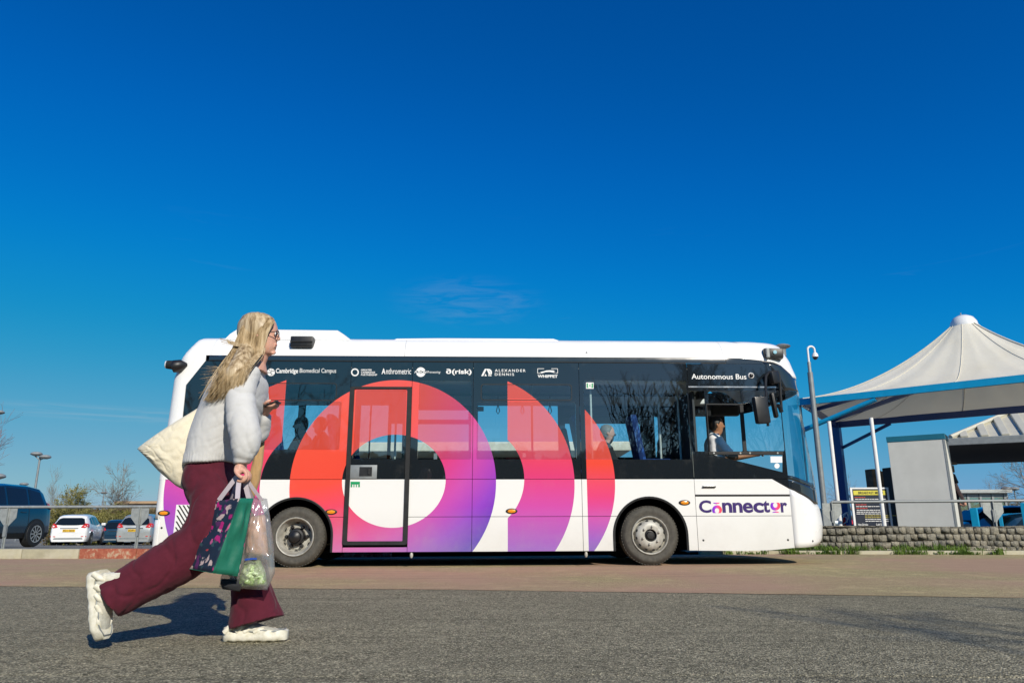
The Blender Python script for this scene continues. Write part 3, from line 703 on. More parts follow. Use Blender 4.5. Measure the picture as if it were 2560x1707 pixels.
def seatobj(x,y,flip=1,z=.40,h=1.0):
    s=empty('seat',(x,y,z),0,parent=BUS)
    mb=MB(); mb.box((0,0,.45),(.44,.44,.10),bev=.03); mb.build('seat_cushion',M['seat'],s)
    R=Matrix.Rotation(radians(10*-flip),3,'Y'); mb=MB(); mb.box((-.22*flip,0,.78),(.10,.43,.66),R,bev=.04); mb.build('seat_back',M['seat'],s)
    mb=MB(); mb.box((0,0,.2) if z<.5 else (0,.1,.38),(.30,.06,.40) if z<.5 else (.3,.06,.06)); mb.build('seat_base',M['int_dark'],s)
for x,y,fl in ((-3.9,.35,1),(-3.9,.85,1),(-3.0,.40,1),(-3.0,1.9,1),(-2.2,.42,1),(-2.2,1.9,1),(-1.75,1.9,1),(1.15,.42,1),(1.15,1.9,1),(1.95,.40,1),(.35,1.95,1)):
    seatobj(x,y,fl,z=.40 if abs(x+2.8)>.9 and x<1.1 else .88)
M['pole_int']=mat('handrail_yellow_grey',(.62,.66,.62),.3,.2,.05,5)
for i,(px,off) in enumerate(((1330,1.2),(1648,.8),(1697,.6),(990,1.4),(1478,.25))):
    x=bus(px,1050,off)[0]; mb=MB(); mb.path([(x,off,.4),(x,off,2.6)],.016,8); mb.build('grab_pole',M['pole_int'],BUS)
mb=MB(); x0=bus(1190,1010,1.2)[0]; mb.path([(x0-1.6,1.2,2.42),(3.0,1.2,2.42)],.014,8); rail=mb.build('ceiling_rail',M['int_dark'],BUS)
for px in (1245,1306,1375,1040):
    x=bus(px,1030,1.2)[0]; mb=MB(); mb.path([(x,1.2,2.42),(x,1.2,2.28),(x-.025,1.2,2.17),(x,1.2,2.13),(x+.025,1.2,2.17),(x,1.2,2.28)],.008,6); mb.build('strap_hanger',M['int_dark'],BUS)
mb=MB(); x=bus(1202,1022,1.6); mb.box((x[0],1.6,x[1]),(.09,.04,.07),bev=.006); mb.build('ticket_display',M['int_dark'],BUS)
# cab partition, dashboard, steering wheel
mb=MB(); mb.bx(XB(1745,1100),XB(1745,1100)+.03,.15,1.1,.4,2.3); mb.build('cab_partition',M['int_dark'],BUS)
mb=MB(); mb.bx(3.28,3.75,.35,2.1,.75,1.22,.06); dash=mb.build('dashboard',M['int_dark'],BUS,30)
mb=MB(); cs=(3.12,.62,1.30); mb.path([(cs[0]+.09*cos(a)*-1,cs[1]+.21*sin(a),cs[2]+.19*cos(a)) for a in [2*pi*i/24 for i in range(24)]],.014,6,closed=True); mb.path([(cs[0],cs[1]-.2,cs[2]),(cs[0],cs[1]+.2,cs[2])],.014,6); mb.path([cs,(3.4,.62,1.1)],.03,8); mb.build('steering_wheel',M['black'],BUS,40)
mb=MB(); c_=bus(1750,988,.5); mb.box((c_[0],.5,c_[1]),(.10,.12,.11),bev=.01); mb.build('cab_camera',M['black'],BUS)
mb=MB(); c_=bus(1812,1027,1.35); mb.box((c_[0],1.35,c_[1]),(.42,.10,.16),bev=.02); mb.build('sun_blind',M['black'],BUS)
# underside
mb=MB(); mb.bx(-4.4,wr[0]-.52,.1,2.25,.22,.40); mb.bx(wr[0]+.52,wf[0]-.52,.12,2.23,.24,.40); mb.bx(wf[0]+.52,3.85,.14,2.2,.26,.42); mb.bx(wr[0]-.5,wr[0]+.5,.55,1.8,.28,.40); mb.bx(wf[0]-.5,wf[0]+.5,.55,1.8,.28,.40); mb.build('chassis',M['under'],BUS)
for wx in (wr[0],wf[0]):
    mb=MB(); mb.path([(wx,.2,.378),(wx,2.15,.378)],.06,8); mb.build('axle',M['under'],BUS)
    for y0,y1 in ((.0,.50),(1.85,2.35)):
        mb=MB(); ri=[]
        for y in (y0+.012,y1-.012): ri.append([(wx+(RA+.004)*cos(radians(a)),y,.38+(RA+.004)*sin(radians(a))) for a in range(0,181,10)])
        mb.loft(ri,cap=False,closed_ring=False); mb.bx(wx-RA,wx+RA,(y1 if y0<1 else y0)-.01,(y1 if y0<1 else y0)+.01,.38,.87); mb.build('wheel_arch_liner',M['under'],BUS)
    mb=MB(); ri=[]
    for r_,y in ((RA-.022,-.004),(RA-.002,-.010),(RA+.006,-.006),(RA+.006,.01)):
        ri.append([(wx-r_,y,ZK)]+[(wx+r_*cos(radians(a)),y,.38+r_*sin(radians(a))) for a in range(180,-1,-6)]+[(wx+r_,y,ZK)])
    mb.loft(ri,cap=False,closed_ring=False); mb.build('arch_trim',M['rubber'],BUS,40)
# wheels
def wheel(x,y,rear,sg=1,front_face=True):
    # y = outer face plane of tyre, sg=+1: outside faces -y
    wE=empty('wheel',(x,y,.378),0,parent=BUS)
    R=.377
    mb=MB(); mb.lathe([(.235,.020),(.238,.002),(.252,-.006),(.262,-.004),(.285,-.016),(.315,-.018),(.335,-.012),(.338,-.008),(.352,.002),(.366,.022),(.3745,.045),(.377,.075),(.377,.20),(.366,.225),(.30,.235),(.235,.23)],(0,.012,0),n=72,sgn=sg)
    t=mb.build('tyre',M['tyre'],wE,40)
    # tread shoulder lugs
    mb=MB()
    for i in range(60):
        a=2*pi*i/60; Rm=Matrix.Rotation(-a,3,'Y'); mb.box(Rm@Vector((.3705,(.045 if sg>0 else -.045)*1.1+.0,0)),(.010,.045,.022),Rm)
    mb.build('tyre_tread',M['tyre'],wE)
    def face(d): return -d*sg
    if not rear:
        prof=[(.236,.026),(.243,-.004),(.236,-.012),(.226,-.006),(.222,.03),(.212,.052),(.200,.045),(.188,.010),(.178,-.012),(.160,-.022),(.146,-.030),(.132,-.034),(.085,-.036),(.08,-.034),(.078,.0)]
        mb=MB(); mb.lathe(prof,(0,.004,0),n=64,sgn=sg); mb.build('rim',M['wheel'],wE,40)
        mb=MB(); mb.lathe([(0,-.028),(.043,-.026),(.046,-.02),(.05,.0),(.078,.01),(.079,.02)],(0,.0,0),n=32,sgn=sg); mb.build('hub_cap',M['black'],wE,40)
        for k in range(12):
            a=2*pi*(k+.35)/12; mb=MB(); r_=.185; c=Vector((r_*cos(a),(-.004)*sg,r_*sin(a)))
            tn=Vector((-sin(a),0,cos(a))); rd=Vector((cos(a)*.8,sg*.6,sin(a)*.8)); nn=tn.cross(rd).normalized(); nn=nn if nn.y*sg<0 else -nn
            c=c+nn*.004
            pts=[c+tn*.0195*cos(2*pi*j/12)+rd*.0135*sin(2*pi*j/12) for j in range(12)]
            mb.add(pts+[p-nn*.02 for p in pts],[tuple(range(12)),]+[(j,(j+1)%12,12+(j+1)%12,12+j) for j in range(12)]); mb.build('vent_hole',M['line_dark'],wE)
        for k in range(6):
            a=2*pi*(k+.32)/6; c=(.112*cos(a),(-.028)*sg,.112*sin(a)); mb=MB(); mb.lathe([(0,-.032),(.009,-.031),(.012,-.026),(.015,-.006),(.020,0),(.02,.01)],c,n=8,sgn=sg); mb.build('wheel_nut',M['wheel'],wE,40)
    else:
        prof=[(.236,.026),(.243,-.004),(.236,-.012),(.226,-.006),(.214,.035),(.200,.075),(.192,.085),(.186,.12),(.172,.14),(.158,.135),(.150,.125),(.09,.125),(.085,.10)]
        mb=MB(); mb.lathe(prof,(0,.004,0),n=64,sgn=sg); mb.build('rim',M['wheel'],wE,40)
        mb=MB(); mb.lathe([(0,-.022),(.040,-.018),(.066,.0),(.072,.03),(.074,.05),(.096,.055),(.102,.065),(.104,.10),(.112,.125)],(0,.0,0),n=32,sgn=sg); mb.build('hub_cap',M['black'],wE,40)
        for k in range(6):
            a=2*pi*(k+.0)/6; c=(.132*cos(a),.122*sg,.132*sin(a)); mb=MB(); mb.lathe([(0,-.055),(.016,-.053),(.019,-.03),(.021,-.004),(.026,0),(.026,.01)],c,n=8,sgn=sg); mb.build('wheel_nut',M['black'],wE,40)
        for k in range(6):
            a=2*pi*(k+.5)/6; c=Vector((.176*cos(a),.128*sg,.176*sin(a))); tn=Vector((-sin(a),0,cos(a))); rd=Vector((cos(a),0,sin(a)))
            pts=[c+tn*.024*cos(2*pi*j/12)+rd*.012*sin(2*pi*j/12) for j in range(12)]; mb=MB(); mb.add(pts,[tuple(range(12))]); mb.build('vent_hole',M['line_dark'],wE)
for wx,re in ((wr[0],True),(wf[0],False)):
    wheel(wx,.035,re,1); wheel(wx,BW-.035,re,-1)
# emergency door
ox0,ox1,oz0,oz1=XB(866,1170)+.0,XB(1024,1170),ZB(1361.5,940),ZB(967,950)
fw=.056
dr=empty('emergency_door',(0,0,0),parent=BUS)
fr=panel('door_frame',rect(ox0,ox1,oz0,oz1,.03),M['rubber'],parent=dr,lift=.022,th=.03,holes=[rect(ox0+fw,ox1-fw,oz0+fw*.8,oz1-fw*.5,.02)],gap=0)
ix0,ix1,iz0,iz1=ox0+fw,ox1-fw,oz0+fw*.8,oz1-fw*.5
zdc=ZB(1147,950)
panel('door_panel',rect(ix0,ix1,iz0,ZBELT),M['body'],parent=dr,lift=.004,gap=.001)
dh=rect(ix0+.02,ix1-.02,zdc,iz1-.02,.015)
dgb=panel('window_border',rect(ix0,ix1,ZBELT,iz1),M['frit'],parent=dr,lift=.004,gap=.001,holes=[dh])
panel('window_pane',dh,M['busglass'],parent=dgb,lift=0,th=0,gap=0)
panel('door_header',rect(xd0,xd1,oz1,ZG),M['frit'])
panel('door_surround_left',rect(xd0,ox0+.004,oz0,oz1),M['frit'],lift=-.004) if ox0-xd0>.02 else None
h=[XZ(876,1162),XZ(942,1196)]
mb=MB(); mb.bx(h[0][0],h[1][0],-.016,.0,h[1][1],h[0][1],.006); hp=mb.build('handle_plate',M['galv_dull'],dr,30)
h=[XZ(899.5,1167),XZ(930,1190)]
mb=MB(); mb.bx(h[0][0],h[1][0],-.022,-.014,h[1][1],h[0][1],.003); mb.build('latch',M['black'],hp)
mb=MB(); mb.bx(h[1][0]-.055,h[1][0]-.025,-.034,-.02,h[1][1]+.02,h[0][1]-.02,.006); mb.build('door_handle',M['rubber'],hp)
# marker lights
for px,py in ((410,1282),(828,1279),(1279,1277),(1711,1256)):
    c=XZ(px,py); y=side(c[0],c[1]); mk_=empty('marker_light',(c[0],y,c[1]),parent=BUS)
    def elp(rx,rz,y0,n=20): return [(rx*cos(2*pi*i/n),y0,rz*sin(2*pi*i/n)) for i in range(n)]
    mb=MB(); mb.loft([elp(.077,.034,.004),elp(.077,.034,-.006),elp(.066,.026,-.012)]); mb.build('bezel',M['rubber'],mk_,40)
    mb=MB(); mb.loft([elp(.054,.024,-.008),elp(.052,.022,-.017),elp(.03,.012,-.021)]); mb.build('lens',M['amber'],mk_,40)
# rear sensor and roof units
c=XZ(862+380-380,860)
def pod(name,px,py,w_,h_,d_,mt,R=None,bev=.03,yo=None,parent=None):
    c=bus(px,py,0); y=side(c[0],c[1]) if yo is None else yo; c=bus(px,py,y); mb=MB(); mb.box((0,0,0),(w_,d_,h_),R,bev=bev); o=mb.build(name,mt,parent or BUS,35); o.location=(c[0],y-d_*.3,c[1]); return o
p_=pod('roof_sensor',759,859,.305,.155,.16,M['black'],None,.02,yo=.12)
mb=MB(); mb.bx(-.15,.15,-.095,-.07,-.012,.006,.004); mb.build('sensor_ridge',M['rubber'],p_)
Rt=Matrix.Rotation(radians(-6),3,'Z')@Matrix.Rotation(radians(3),3,'Y')
p_=pod('front_sensor',1927,888,.27,.15,.18,M['black'],Rt,.035,yo=.10)
mb=MB(); mb.lathe([(0,-.004),(.026,-.003),(.026,.02)],(0,-.098,.01),n=16); mb.build('sensor_badge',mat('pale_blue_badge',(.2,.45,.55),.4),p_)
mb=MB(); mb.box((-.10,-.08,0),(.05,.06,.14),bev=.012); mb.build('sensor_bracket',M['galv_dull'],p_)
# rear camera
c=bus(446,918,.02); rcE=empty('rear_camera',(c[0],.0,c[1]),parent=BUS)
mb=MB(); mb.path([(.11,.02,.03),(.05,-.02,.02),(-.02,-.04,-.0),(-.06,-.05,-.02)],[.03,.075,.085,.07],14); mb.build('camera_arm',M['black'],rcE,40)
mb=MB(); mb.path([(-.04,-.05,.015),(-.12,-.055,.02)],[.062,.056],16); mb.build('camera_head',M['rubber'],rcE,40)
mb=MB(); mb.path([(-.11,-.055,.02),(-.135,-.057,.021)],[.056,.050],16); mb.build('lens',M['clear_lens'],rcE,40)
# front antenna dome
c=bus(1955,868,.9); mb=MB(); mb.lathe([(0,.11),(.06,.105),(.11,.085),(.125,.07),(.11,.055),(.06,.04),(.05,.0),(.05,-.08)],(c[0],.9,c[1]-.06),'Z',24); mb.build('roof_aerial',M['galv_dull'],BUS,40)
# wing mirror on its loop
mr=empty('wing_mirror',(XB(1930,1000),0,0),parent=BUS); X0=mr.location.x
def bl(px,py,off): a=bus(px,py,off); return (a[0]-X0,off,a[1])
mb=MB(); mb.path([bl(1920,1065,-.20),bl(1919,1035,-.22),bl(1916,1000,-.2),bl(1914,960,-.16),bl(1915,940,-.13),bl(1923,930,-.10),bl(1935,928,-.08),bl(1945,930,-.07),bl(1949,943,-.06),bl(1951,985,-.04),bl(1954,1030,-.02)],.019,8); mb.build('mirror_arm',M['black'],mr,40)
mb=MB(); mb.path([bl(1954,1030,-.02),bl(1949,1016,-.03),bl(1944,1014,-.08)],.03,8); mb.build('mirror_mount',M['black'],mr,40)
def mirror(px,py,off,w_,h_,rot,name='mirror_head',tilt=0):
    c=bl(px,py,off); R=Matrix.Rotation(rot,3,'Z')@Matrix.Rotation(tilt,3,'Y'); mb=MB(); mb.box(c,(w_,.09,h_),R,bev=.03); return mb.build(name,M['black'],mr,35)
mirror(1935,944,-.09,.15,.17,.5,tilt=-.2); mirror(1903,1025,-.28,.20,.36,.25,tilt=-.08)
mb=MB(); mb.path([bl(1929,980,-.1),bl(1934,1010,-.14),bl(1940,1050,-.1)],[.01,.035,.012],10,squash=.4); mb.build('wiper_mirror_back',M['black'],mr,40) if False else None
mirror(1934.5,1013,-.16,.05,.34,.1,tilt=-.12)
# small details
def disc(name,px,py,r,mt,lift=.003,parent=None):
    c=XZ(px,py); y=side(c[0],c[1]); mb=MB(); mb.lathe([(0,-lift),(r*.85,-lift),(r,0),(r,.006)],(c[0],y,c[1]),n=18); return mb.build(name,mt,parent or BUS,40)
for px,py in ((1758.5,1350),(1970,1349),(2035,1352),(1467,881),(404,1319)): disc('access_plug',px,py,.014,M['rubber'],.002)
d=disc('dome_camera',1877,939,.045,M['white'],.02); mb=MB(); c=XZ(1877,939); mb.lathe([(0,-.05),(.018,-.046),(.028,-.03),(.03,-.015)],(c[0],0,c[1]),n=16); mb.build('lens',M['black'],d,40)
# charge vent / handle on the cab side
c=XZ(1772,1216.5); hE=empty('locker_handle',(c[0],0,c[1]),parent=BUS)
mb=MB(); mb.path([(-.085,-.004,-.0),(.085,-.004,-.0)],[.03,.03],12,squash=.35); mb.build('bezel',M['rubber'],hE,40)
mb=MB(); mb.box((0,-.014,0),(.15,.012,.026),bev=.004); mb.build('lens',M['clear_lens'],hE)
for k in range(5): mb=MB(); mb.box((-.06+.03*k,-.021,0),(.012,.006,.02)); mb.build('louvre',M['rubber'],hE)
# under-skirt drains
for px,py in ((1028,1388),(1466,1386)):
    c=XZ(px,py); mb=MB(); mb.lathe([(0,-.035),(.012,-.03),(.022,-.005),(.02,.02),(.008,.05),(.008,.09)],(c[0],.03,c[1]),'Z',12); mb.build('drain_valve',M['wheel'],BUS,40)
# striped louvre grille at the rear
g=[XZ(436,1262),XZ(500,1345)]
gr=empty('rear_grille',(0,0,0),parent=BUS)
g0,g1,h0,h1=XB(437,1300),XB(522,1300),ZB(1343,470),ZB(1261,470)
panel('grille_panel',rect(g0,g1,h0,h1),M['white'],parent=gr,lift=.004,th=.006,gap=0)
k=0; sp_=.052; wd=.02
x=g0-(h1-h0)*.72
while x<g1:
    a=Vector((x,h1)); b=Vector((x+(h1-h0)*.72,h0))
    def clip(t): return a+(b-a)*t
    t0=max(0,(g0+.008-a.x)/(b.x-a.x)); t1=min(1,(g1-.008-a.x-wd)/(b.x-a.x))
    if t1-t0>.06:
        p,q2=clip(t0+.015),clip(t1-.015); mb=MB()
        mb.add([(p.x,-.006,p.y),(p.x+wd,-.006,p.y),(q2.x+wd,-.006,q2.y),(q2.x,-.006,q2.y),(p.x,-.002,p.y),(p.x+wd,-.002,p.y),(q2.x+wd,-.002,q2.y),(q2.x,-.002,q2.y)],[(0,1,2,3),(4,7,6,5),(0,4,5,1),(1,5,6,2),(2,6,7,3),(3,7,4,0)])
        mb.build('grille_slot',M['line_dark'],gr)
    x+=sp_
# hopper window outlines
for px0,px1,py0,py1 in ((636,842,957,1001),(1202,1430,960,1001)):
    o=op(px0,px1,py0,py1,.035); i_=op(px0+2,px1-2,py0+2,py1-2,.03); 
    panel('hopper_frame',rect(*o[:4],.04),M['rubber'],lift=.003,th=.004,holes=[rect(o[0]+.009,o[1]-.009,o[2]+.009,o[3]-.009,.035)],gap=0)
# ------------------------------------------------------------------ writing on the bus
def curve_mesh(s, bold=0, spacing=1.0, ext=.0):
    cu=bpy.data.curves.new('lettering','FONT'); cu.body=s; cu.size=1; cu.offset=bold; cu.space_character=spacing; cu.resolution_u=4; cu.extrude=ext
    ob=bpy.data.objects.new('tmp',cu); COL.objects.link(ob); dg=bpy.context.evaluated_depsgraph_get()
    me=bpy.data.meshes.new_from_object(ob.evaluated_get(dg)); bpy.data.objects.remove(ob); bpy.data.curves.remove(cu); me.name='lettering'; return me
def write(s, px0, px1, py0, py1, mt, bold=.0, spacing=1., skew=0, lift=.003, parent=None, name='lettering', box=None):
    me=curve_mesh(s,bold,spacing); vs=[v.co.copy() for v in me.vertices]
    if not vs: return
    ax,bx_=min(v.x for v in vs),max(v.x for v in vs); ay,by=min(v.y for v in vs),max(v.y for v in vs)
    p0,p1=XZ(px0,py1),XZ(px1,py0)
    for v in me.vertices:
        u=(v.co.x-ax)/(bx_-ax); t=(v.co.y-ay)/(by-ay); v.co=Vector((lerp(p0[0],p1[0],u)+skew*(t-.5)*(p1[1]-p0[1]),0,lerp(p0[1],p1[1],t)))
        v.co.y=side(v.co.x,v.co.z)-lift
    me.materials.clear(); return link(name,me,mt,parent or BUS)
def shape(name, polys, mt, lift=.003, parent=None):
    # polys in photo pixels, flat print on the side
    mb=MB()
    for pl in polys:
        vs=[XZ(*p) for p in pl]; n=len(vs); mb.add([(x,side(x,z)-lift,z) for x,z in vs],[tuple(range(n))])
    return mb.build(name,mt,parent or BUS)
def ringp(cx,cy,r0,r1,a0=0,a1=360,n=28,sy=1):
    out=[]
    for i in range(n):
        a,b=radians(lerp(a0,a1,i/n)),radians(lerp(a0,a1,(i+1)/n))
        out.append([(cx+r0*cos(a),cy-r0*sin(a)*sy),(cx+r1*cos(a),cy-r1*sin(a)*sy),(cx+r1*cos(b),cy-r1*sin(b)*sy),(cx+r0*cos(b),cy-r0*sin(b)*sy)])
    return out
W_=M['ink_white']
shape('logo',[[(677.7+9.8*cos(2*pi*i/24),930.5-9.5*sin(2*pi*i/24)) for i in range(24)]],W_)
def seg(a,b,w_=.35):
    d=Vector((b[0]-a[0],b[1]-a[1])).normalized(); n_=Vector((-d.y,d.x))*w_; return [(a[0]+n_.x,a[1]+n_.y),(a[0]-n_.x,a[1]-n_.y),(b[0]-n_.x,b[1]-n_.y),(b[0]+n_.x,b[1]+n_.y)]
shape('logo',[seg((671,924),(687,929)),seg((668,929),(685,937)),seg((673,923),(681,940)),seg((677,940),(680,921)),seg((668,934),(687,926))],M['cove'],.004)
write('Cambridge',689,746,921,936,W_,.022); write('Biomedical Campus',749,841,921,935,W_,0)
shape('logo',ringp(887.5,930.5,6.6,9.8),W_)
for s,px1,y in (('GREATER',930,925),('CAMBRIDGE',938,931),('PARTNERSHIP',943,937)): write(s,902.5,px1,y-2.3,y+2,W_,.02)
write('A',954,964,921,935,W_,.03); write('nthrometric',965,1028,921,935,W_,.004)
shape('logo',ringp(1052,930,3.9,12,20,160,14)+ringp(1052,930,3.9,12,200,340,14),W_)
write('FUSION',1037,1066,927.3,933,W_,.03,skew=.25); write('Processing',1068,1101,927.0,934.5,W_,.0,skew=.25)
write('\u2202(risk)',1115,1179,922,938,W_,.03)
# stylised D mark of the builder
shape('logo',[[(1203,940),(1212,922),(1217,922),(1208,940)],[(1211,940),(1214,934),(1217,940)],[(1216,922),(1221,922),(1229,940),(1224,940)]]+ringp(1221,931,5,9,-90,90,12),W_)
write('ALEXANDER',1237,1314,923,929.3,W_,.012,1.35); write('DENNIS',1237,1285,932.5,939,W_,.012,1.35)
shape('logo',[seg((1344,921.5),(1360,921.5),.6),seg((1378,921.5),(1394,921.5),.6),seg((1344,921.5),(1344,933),.6),seg((1394,921.5),(1394,933),.6),seg((1344,933),(1352,933),.6),seg((1389,933),(1394,933),.6),
 [(1350,929.5),(1358,928.5),(1366,926),(1376,925.5),(1384,926),(1388,929),(1383,929),(1388,933),(1382,931),(1374,929.5),(1364,930),(1356,932.5),(1348,934),(1354,931)]],W_)
write('WHIPPET',1344,1394,937,944,W_,.035)
write('Autonomous Bus',1729,1865,935,947.5,W_,.008)
# Connector
N_=M['ink_navy']
def zx(x): return 1640+x/5.345
def zy(y): return 1190+y/5.345
for ch,a,b,t_,u_ in (('C',580,732,320,488),('n',890,1012,350,486),('n',1030,1150,350,486),('e',1165,1290,350,488),('c',1305,1430,350,488),('t',1432,1512,322,484),('r',1672,1748,350,482)):
    write(ch,zx(a),zx(b),zy(t_),zy(u_),N_,.028)
m,nt,out=newmat('gradient_print'); v=coord(nt,'Generated'); b=P(nt,(1,1,1),.35); sp=nt.nodes.new('ShaderNodeSeparateXYZ'); nt.links.new(v,sp.inputs[0])
nt.links.new(ramp(nt,sp.outputs[0],[(0,(.12,.01,.55)),(.35,(.35,.03,.6)),(.6,(.8,.05,.25)),(1,(.9,.07,.04))]).outputs[0],b.inputs['Base Color']); nt.links.new(b.outputs[0],out.inputs[0]); M['gradprint']=m
def dcut(cx,cy,rx,ry,ix,iy,up):
    # an o cut flat on one side with a dash on the other
    pl=[]; n=30
    for i in range(n):
        a,b=2*pi*i/n,2*pi*(i+1)/n
        def pt(r1,r2,an,cc=cy):
            y=cc-r2*sin(an); y=min(y,cy+ry*.62) if up else max(y,cy-ry*.62); return (zx(cx+r1*cos(an)),zy(y))
        icy=cy+ry*.12 if up else cy-ry*.12
        pl.append([pt(ix,iy,a,icy),pt(rx,ry,a),pt(rx,ry,b),pt(ix,iy,b,icy)])
    return pl
shape('lettering',dcut(815,450,66,64,30,34,True)+[[(zx(760),zy(352)),(zx(855),zy(352)),(zx(838),zy(364)),(zx(808),zy(371)),(zx(778),zy(364))]],M['gradprint'])
shape('lettering',dcut(1594,392,66,64,30,34,False)+[[(zx(1550),zy(485)),(zx(1648),zy(485)),(zx(1630),zy(473)),(zx(1600),zy(467)),(zx(1568),zy(473))]],M['gradprint'])
# green signs
G_=M['green_sign']
shape('exit_sign',[[(877,1203.6),(900,1203.6),(900,1210.2),(877,1210.2)],[(877,1211),(881,1211),(881,1217),(877,1217)],[(884,1211),(886.5,1211),(886.5,1217),(884,1217)],[(890,1211),(892.5,1211),(892.5,1217),(890,1217)],[(896,1211),(900,1211),(900,1217),(896,1217)]],G_,.008)
shape('exit_sign',[[(1465,956),(1484,956),(1484,971.5),(1465,971.5)]],W_,.003); shape('exit_sign',[[(1466.5,958),(1470,958),(1470,969.5),(1466.5,969.5)],[(1479,958),(1482.5,958),(1482.5,969.5),(1479,969.5)]],G_,.005)
shape('exit_sign',[seg((1471.5,969),(1474.5,964),.5),seg((1474.5,964),(1478,968),.5),seg((1474.5,964),(1475.5,960),.5),seg((1472,962),(1478,961),.4)],G_,.005)
shape('sticker',[[(1926,1140.5),(1955,1140.5),(1955.5,1156),(1926.5,1156)]],W_,.003)
shape('sticker',[[(1942.3+6.5*cos(2*pi*i/18),1164-6.5*sin(2*pi*i/18)) for i in range(18)]],W_,.003)
# ------------------------------------------------------------------ trees
def bark(name,c1,c2):
    m,nt,out=newmat(name); v=coord(nt); b=P(nt,c1,.9,spec=.2); n=noise_n(nt,7,5,.7,v)
    nt.links.new(ramp(nt,n.outputs[0],[(.3,c1),(.7,c2)]).outputs[0],b.inputs['Base Color']); nt.links.new(b.outputs[0],out.inputs[0]); return m
M['bark']=bark('grey_bark',(.16,.14,.11),(.30,.27,.21)); M['twig']=bark('brown_twigs',(.14,.11,.085),(.26,.21,.16))
M['twig_red']=bark('reddish_twigs',(.16,.07,.06),(.24,.13,.11)); M['twig_yel']=bark('lichened_twigs',(.20,.18,.07),(.34,.31,.13))
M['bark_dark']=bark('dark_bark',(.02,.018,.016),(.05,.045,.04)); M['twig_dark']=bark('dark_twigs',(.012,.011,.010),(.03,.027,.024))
def leafmat(name,a,b_):
    m,nt,out=newmat(name); oi=nt.nodes.new('ShaderNodeObjectInfo'); v=coord(nt); n=noise_n(nt,5,3,.6,v); b=P(nt,a,.6,spec=.3)
    nt.links.new(ramp(nt,n.outputs[0],[(.3,a),(.7,b_)]).outputs[0],b.inputs['Base Color'])
    tl=nt.nodes.new('ShaderNodeBsdfTranslucent'); nt.links.new(ramp(nt,n.outputs[0],[(.3,a),(.7,b_)]).outputs[0],tl.inputs[0])
    mx=nt.nodes.new('ShaderNodeMixShader'); mx.inputs[0].default_value=.3; nt.links.new(b.outputs[0],mx.inputs[1]); nt.links.new(tl.outputs[0],mx.inputs[2]); nt.links.new(mx.outputs[0],out.inputs[0]); return m
M['leaf_olive']=leafmat('olive_foliage',(.12,.12,.025),(.26,.23,.06)); M['leaf_green']=leafmat('weed_green',(.06,.13,.015),(.20,.30,.05))
M['leaf_brown']=leafmat('brown_hedge',(.10,.075,.035),(.20,.16,.08))
M['straw']=leafmat('dry_grass',(.28,.24,.12),(.42,.37,.22))
def tree(name,label,group,loc,h,seed,levels=5,spread=.55,trunk=.02,split=3,up=.25,tw=.0035,mats=('bark','twig'),wig=.22,first=.28,leaves=0,leafmat_=None,lsize=.08,wind=0,sides=3):
    rnd=random.Random(seed); T=MB(); C=MB(); tips=[]
    def grow(p,d,L,r,lv):
        k=4 if lv<2 else 3; pts=[p.copy()]; rs=[r]; q=p.copy(); dd=d.copy()
        for i in range(k):
            dd=(dd+Vector((rnd.gauss(0,wig),rnd.gauss(0,wig),rnd.gauss(0,wig*.6)+up*(.25 if lv else .3)))*.5).normalized()
            q=q+dd*L/k; pts.append(q.copy()); rs.append(max(tw*h*.32,r*(1-.5*(i+1)/k)))
        (T if lv==0 else C).path(pts,rs,6 if lv==0 else (4 if lv==1 else sides),cap=False)
        if lv>=levels-1:
            tips.extend(pts[1:]); return
        n=split+(1 if rnd.random()<.5 else 0)+(1 if lv==0 else 0)
        for j in range(n):
            i=rnd.randint(1 if lv else 2,k) if j else k
            base=pts[i]; rr=rs[i]*(.9 if j==0 else .72); a=rnd.uniform(0,2*pi); sp_=spread*rnd.uniform(.6,1.25)*(0.45 if j==0 else 1)
            t=dd.orthogonal().normalized(); t=Matrix.Rotation(a,3,dd)@t; nd=(dd*cos(sp_)+t*sin(sp_)); nd.z+=up*.4; nd.x+=wind; nd.normalize()
            grow(base,nd,L*rnd.uniform(.55,.85)*(1.0 if lv else 1.25),rr,lv+1)
    grow(Vector((0,0,0)),Vector((rnd.gauss(0,.05),rnd.gauss(0,.05),1)).normalized(),h*first,h*trunk,0)
    zt_=max(v[2] for v in C.v); k=h/zt_
    for mb in (T,C): mb.v=[(v[0]*k,v[1]*k,v[2]*k) for v in mb.v]
    E_=empty(name,loc,rnd.uniform(0,.3),label,'tree',group)
    T.build('trunk',M[mats[0]],E_,60); C.build('crown',M[mats[1]],E_,60)
    if leaves:
        Lm=MB()
        for i in range(leaves):
            t=rnd.choice(tips)*k+Vector((rnd.gauss(0,.12),rnd.gauss(0,.12),rnd.gauss(0,.1)))*h*.12
            a=Vector((rnd.gauss(0,1),rnd.gauss(0,1),rnd.gauss(0,1))).normalized(); b=a.orthogonal().normalized(); s_=lsize*rnd.uniform(.6,1.3)
            Lm.add([t-a*s_,t-b*s_*.5,t+a*s_,t+b*s_*.5],[(0,1,2,3)])
        Lm.build('foliage',M[leafmat_],E_)
    return E_
def gp(px,Y): return (at(px,1300,Y).x,Y,land(at(px,1300,Y).x,Y))
G1='bare trees beyond the car park'
tree('bare_tree','tall round headed bare tree right of the yellow green bush behind the parked cars',G1,gp(293,58),at(300,1146,58).z-land(-30,58),11,7,.60,.016,3,.10,.0024,('bark','twig'),.25,.20)
tree('bare_tree','slim pale bare tree between the double headed lamp and the bush',G1,gp(124,55),at(145,1158,55).z-land(-30,55),23,6,.45,.016,3,.3,.0030,('bark','twig'),.2,.35,wind=.05)
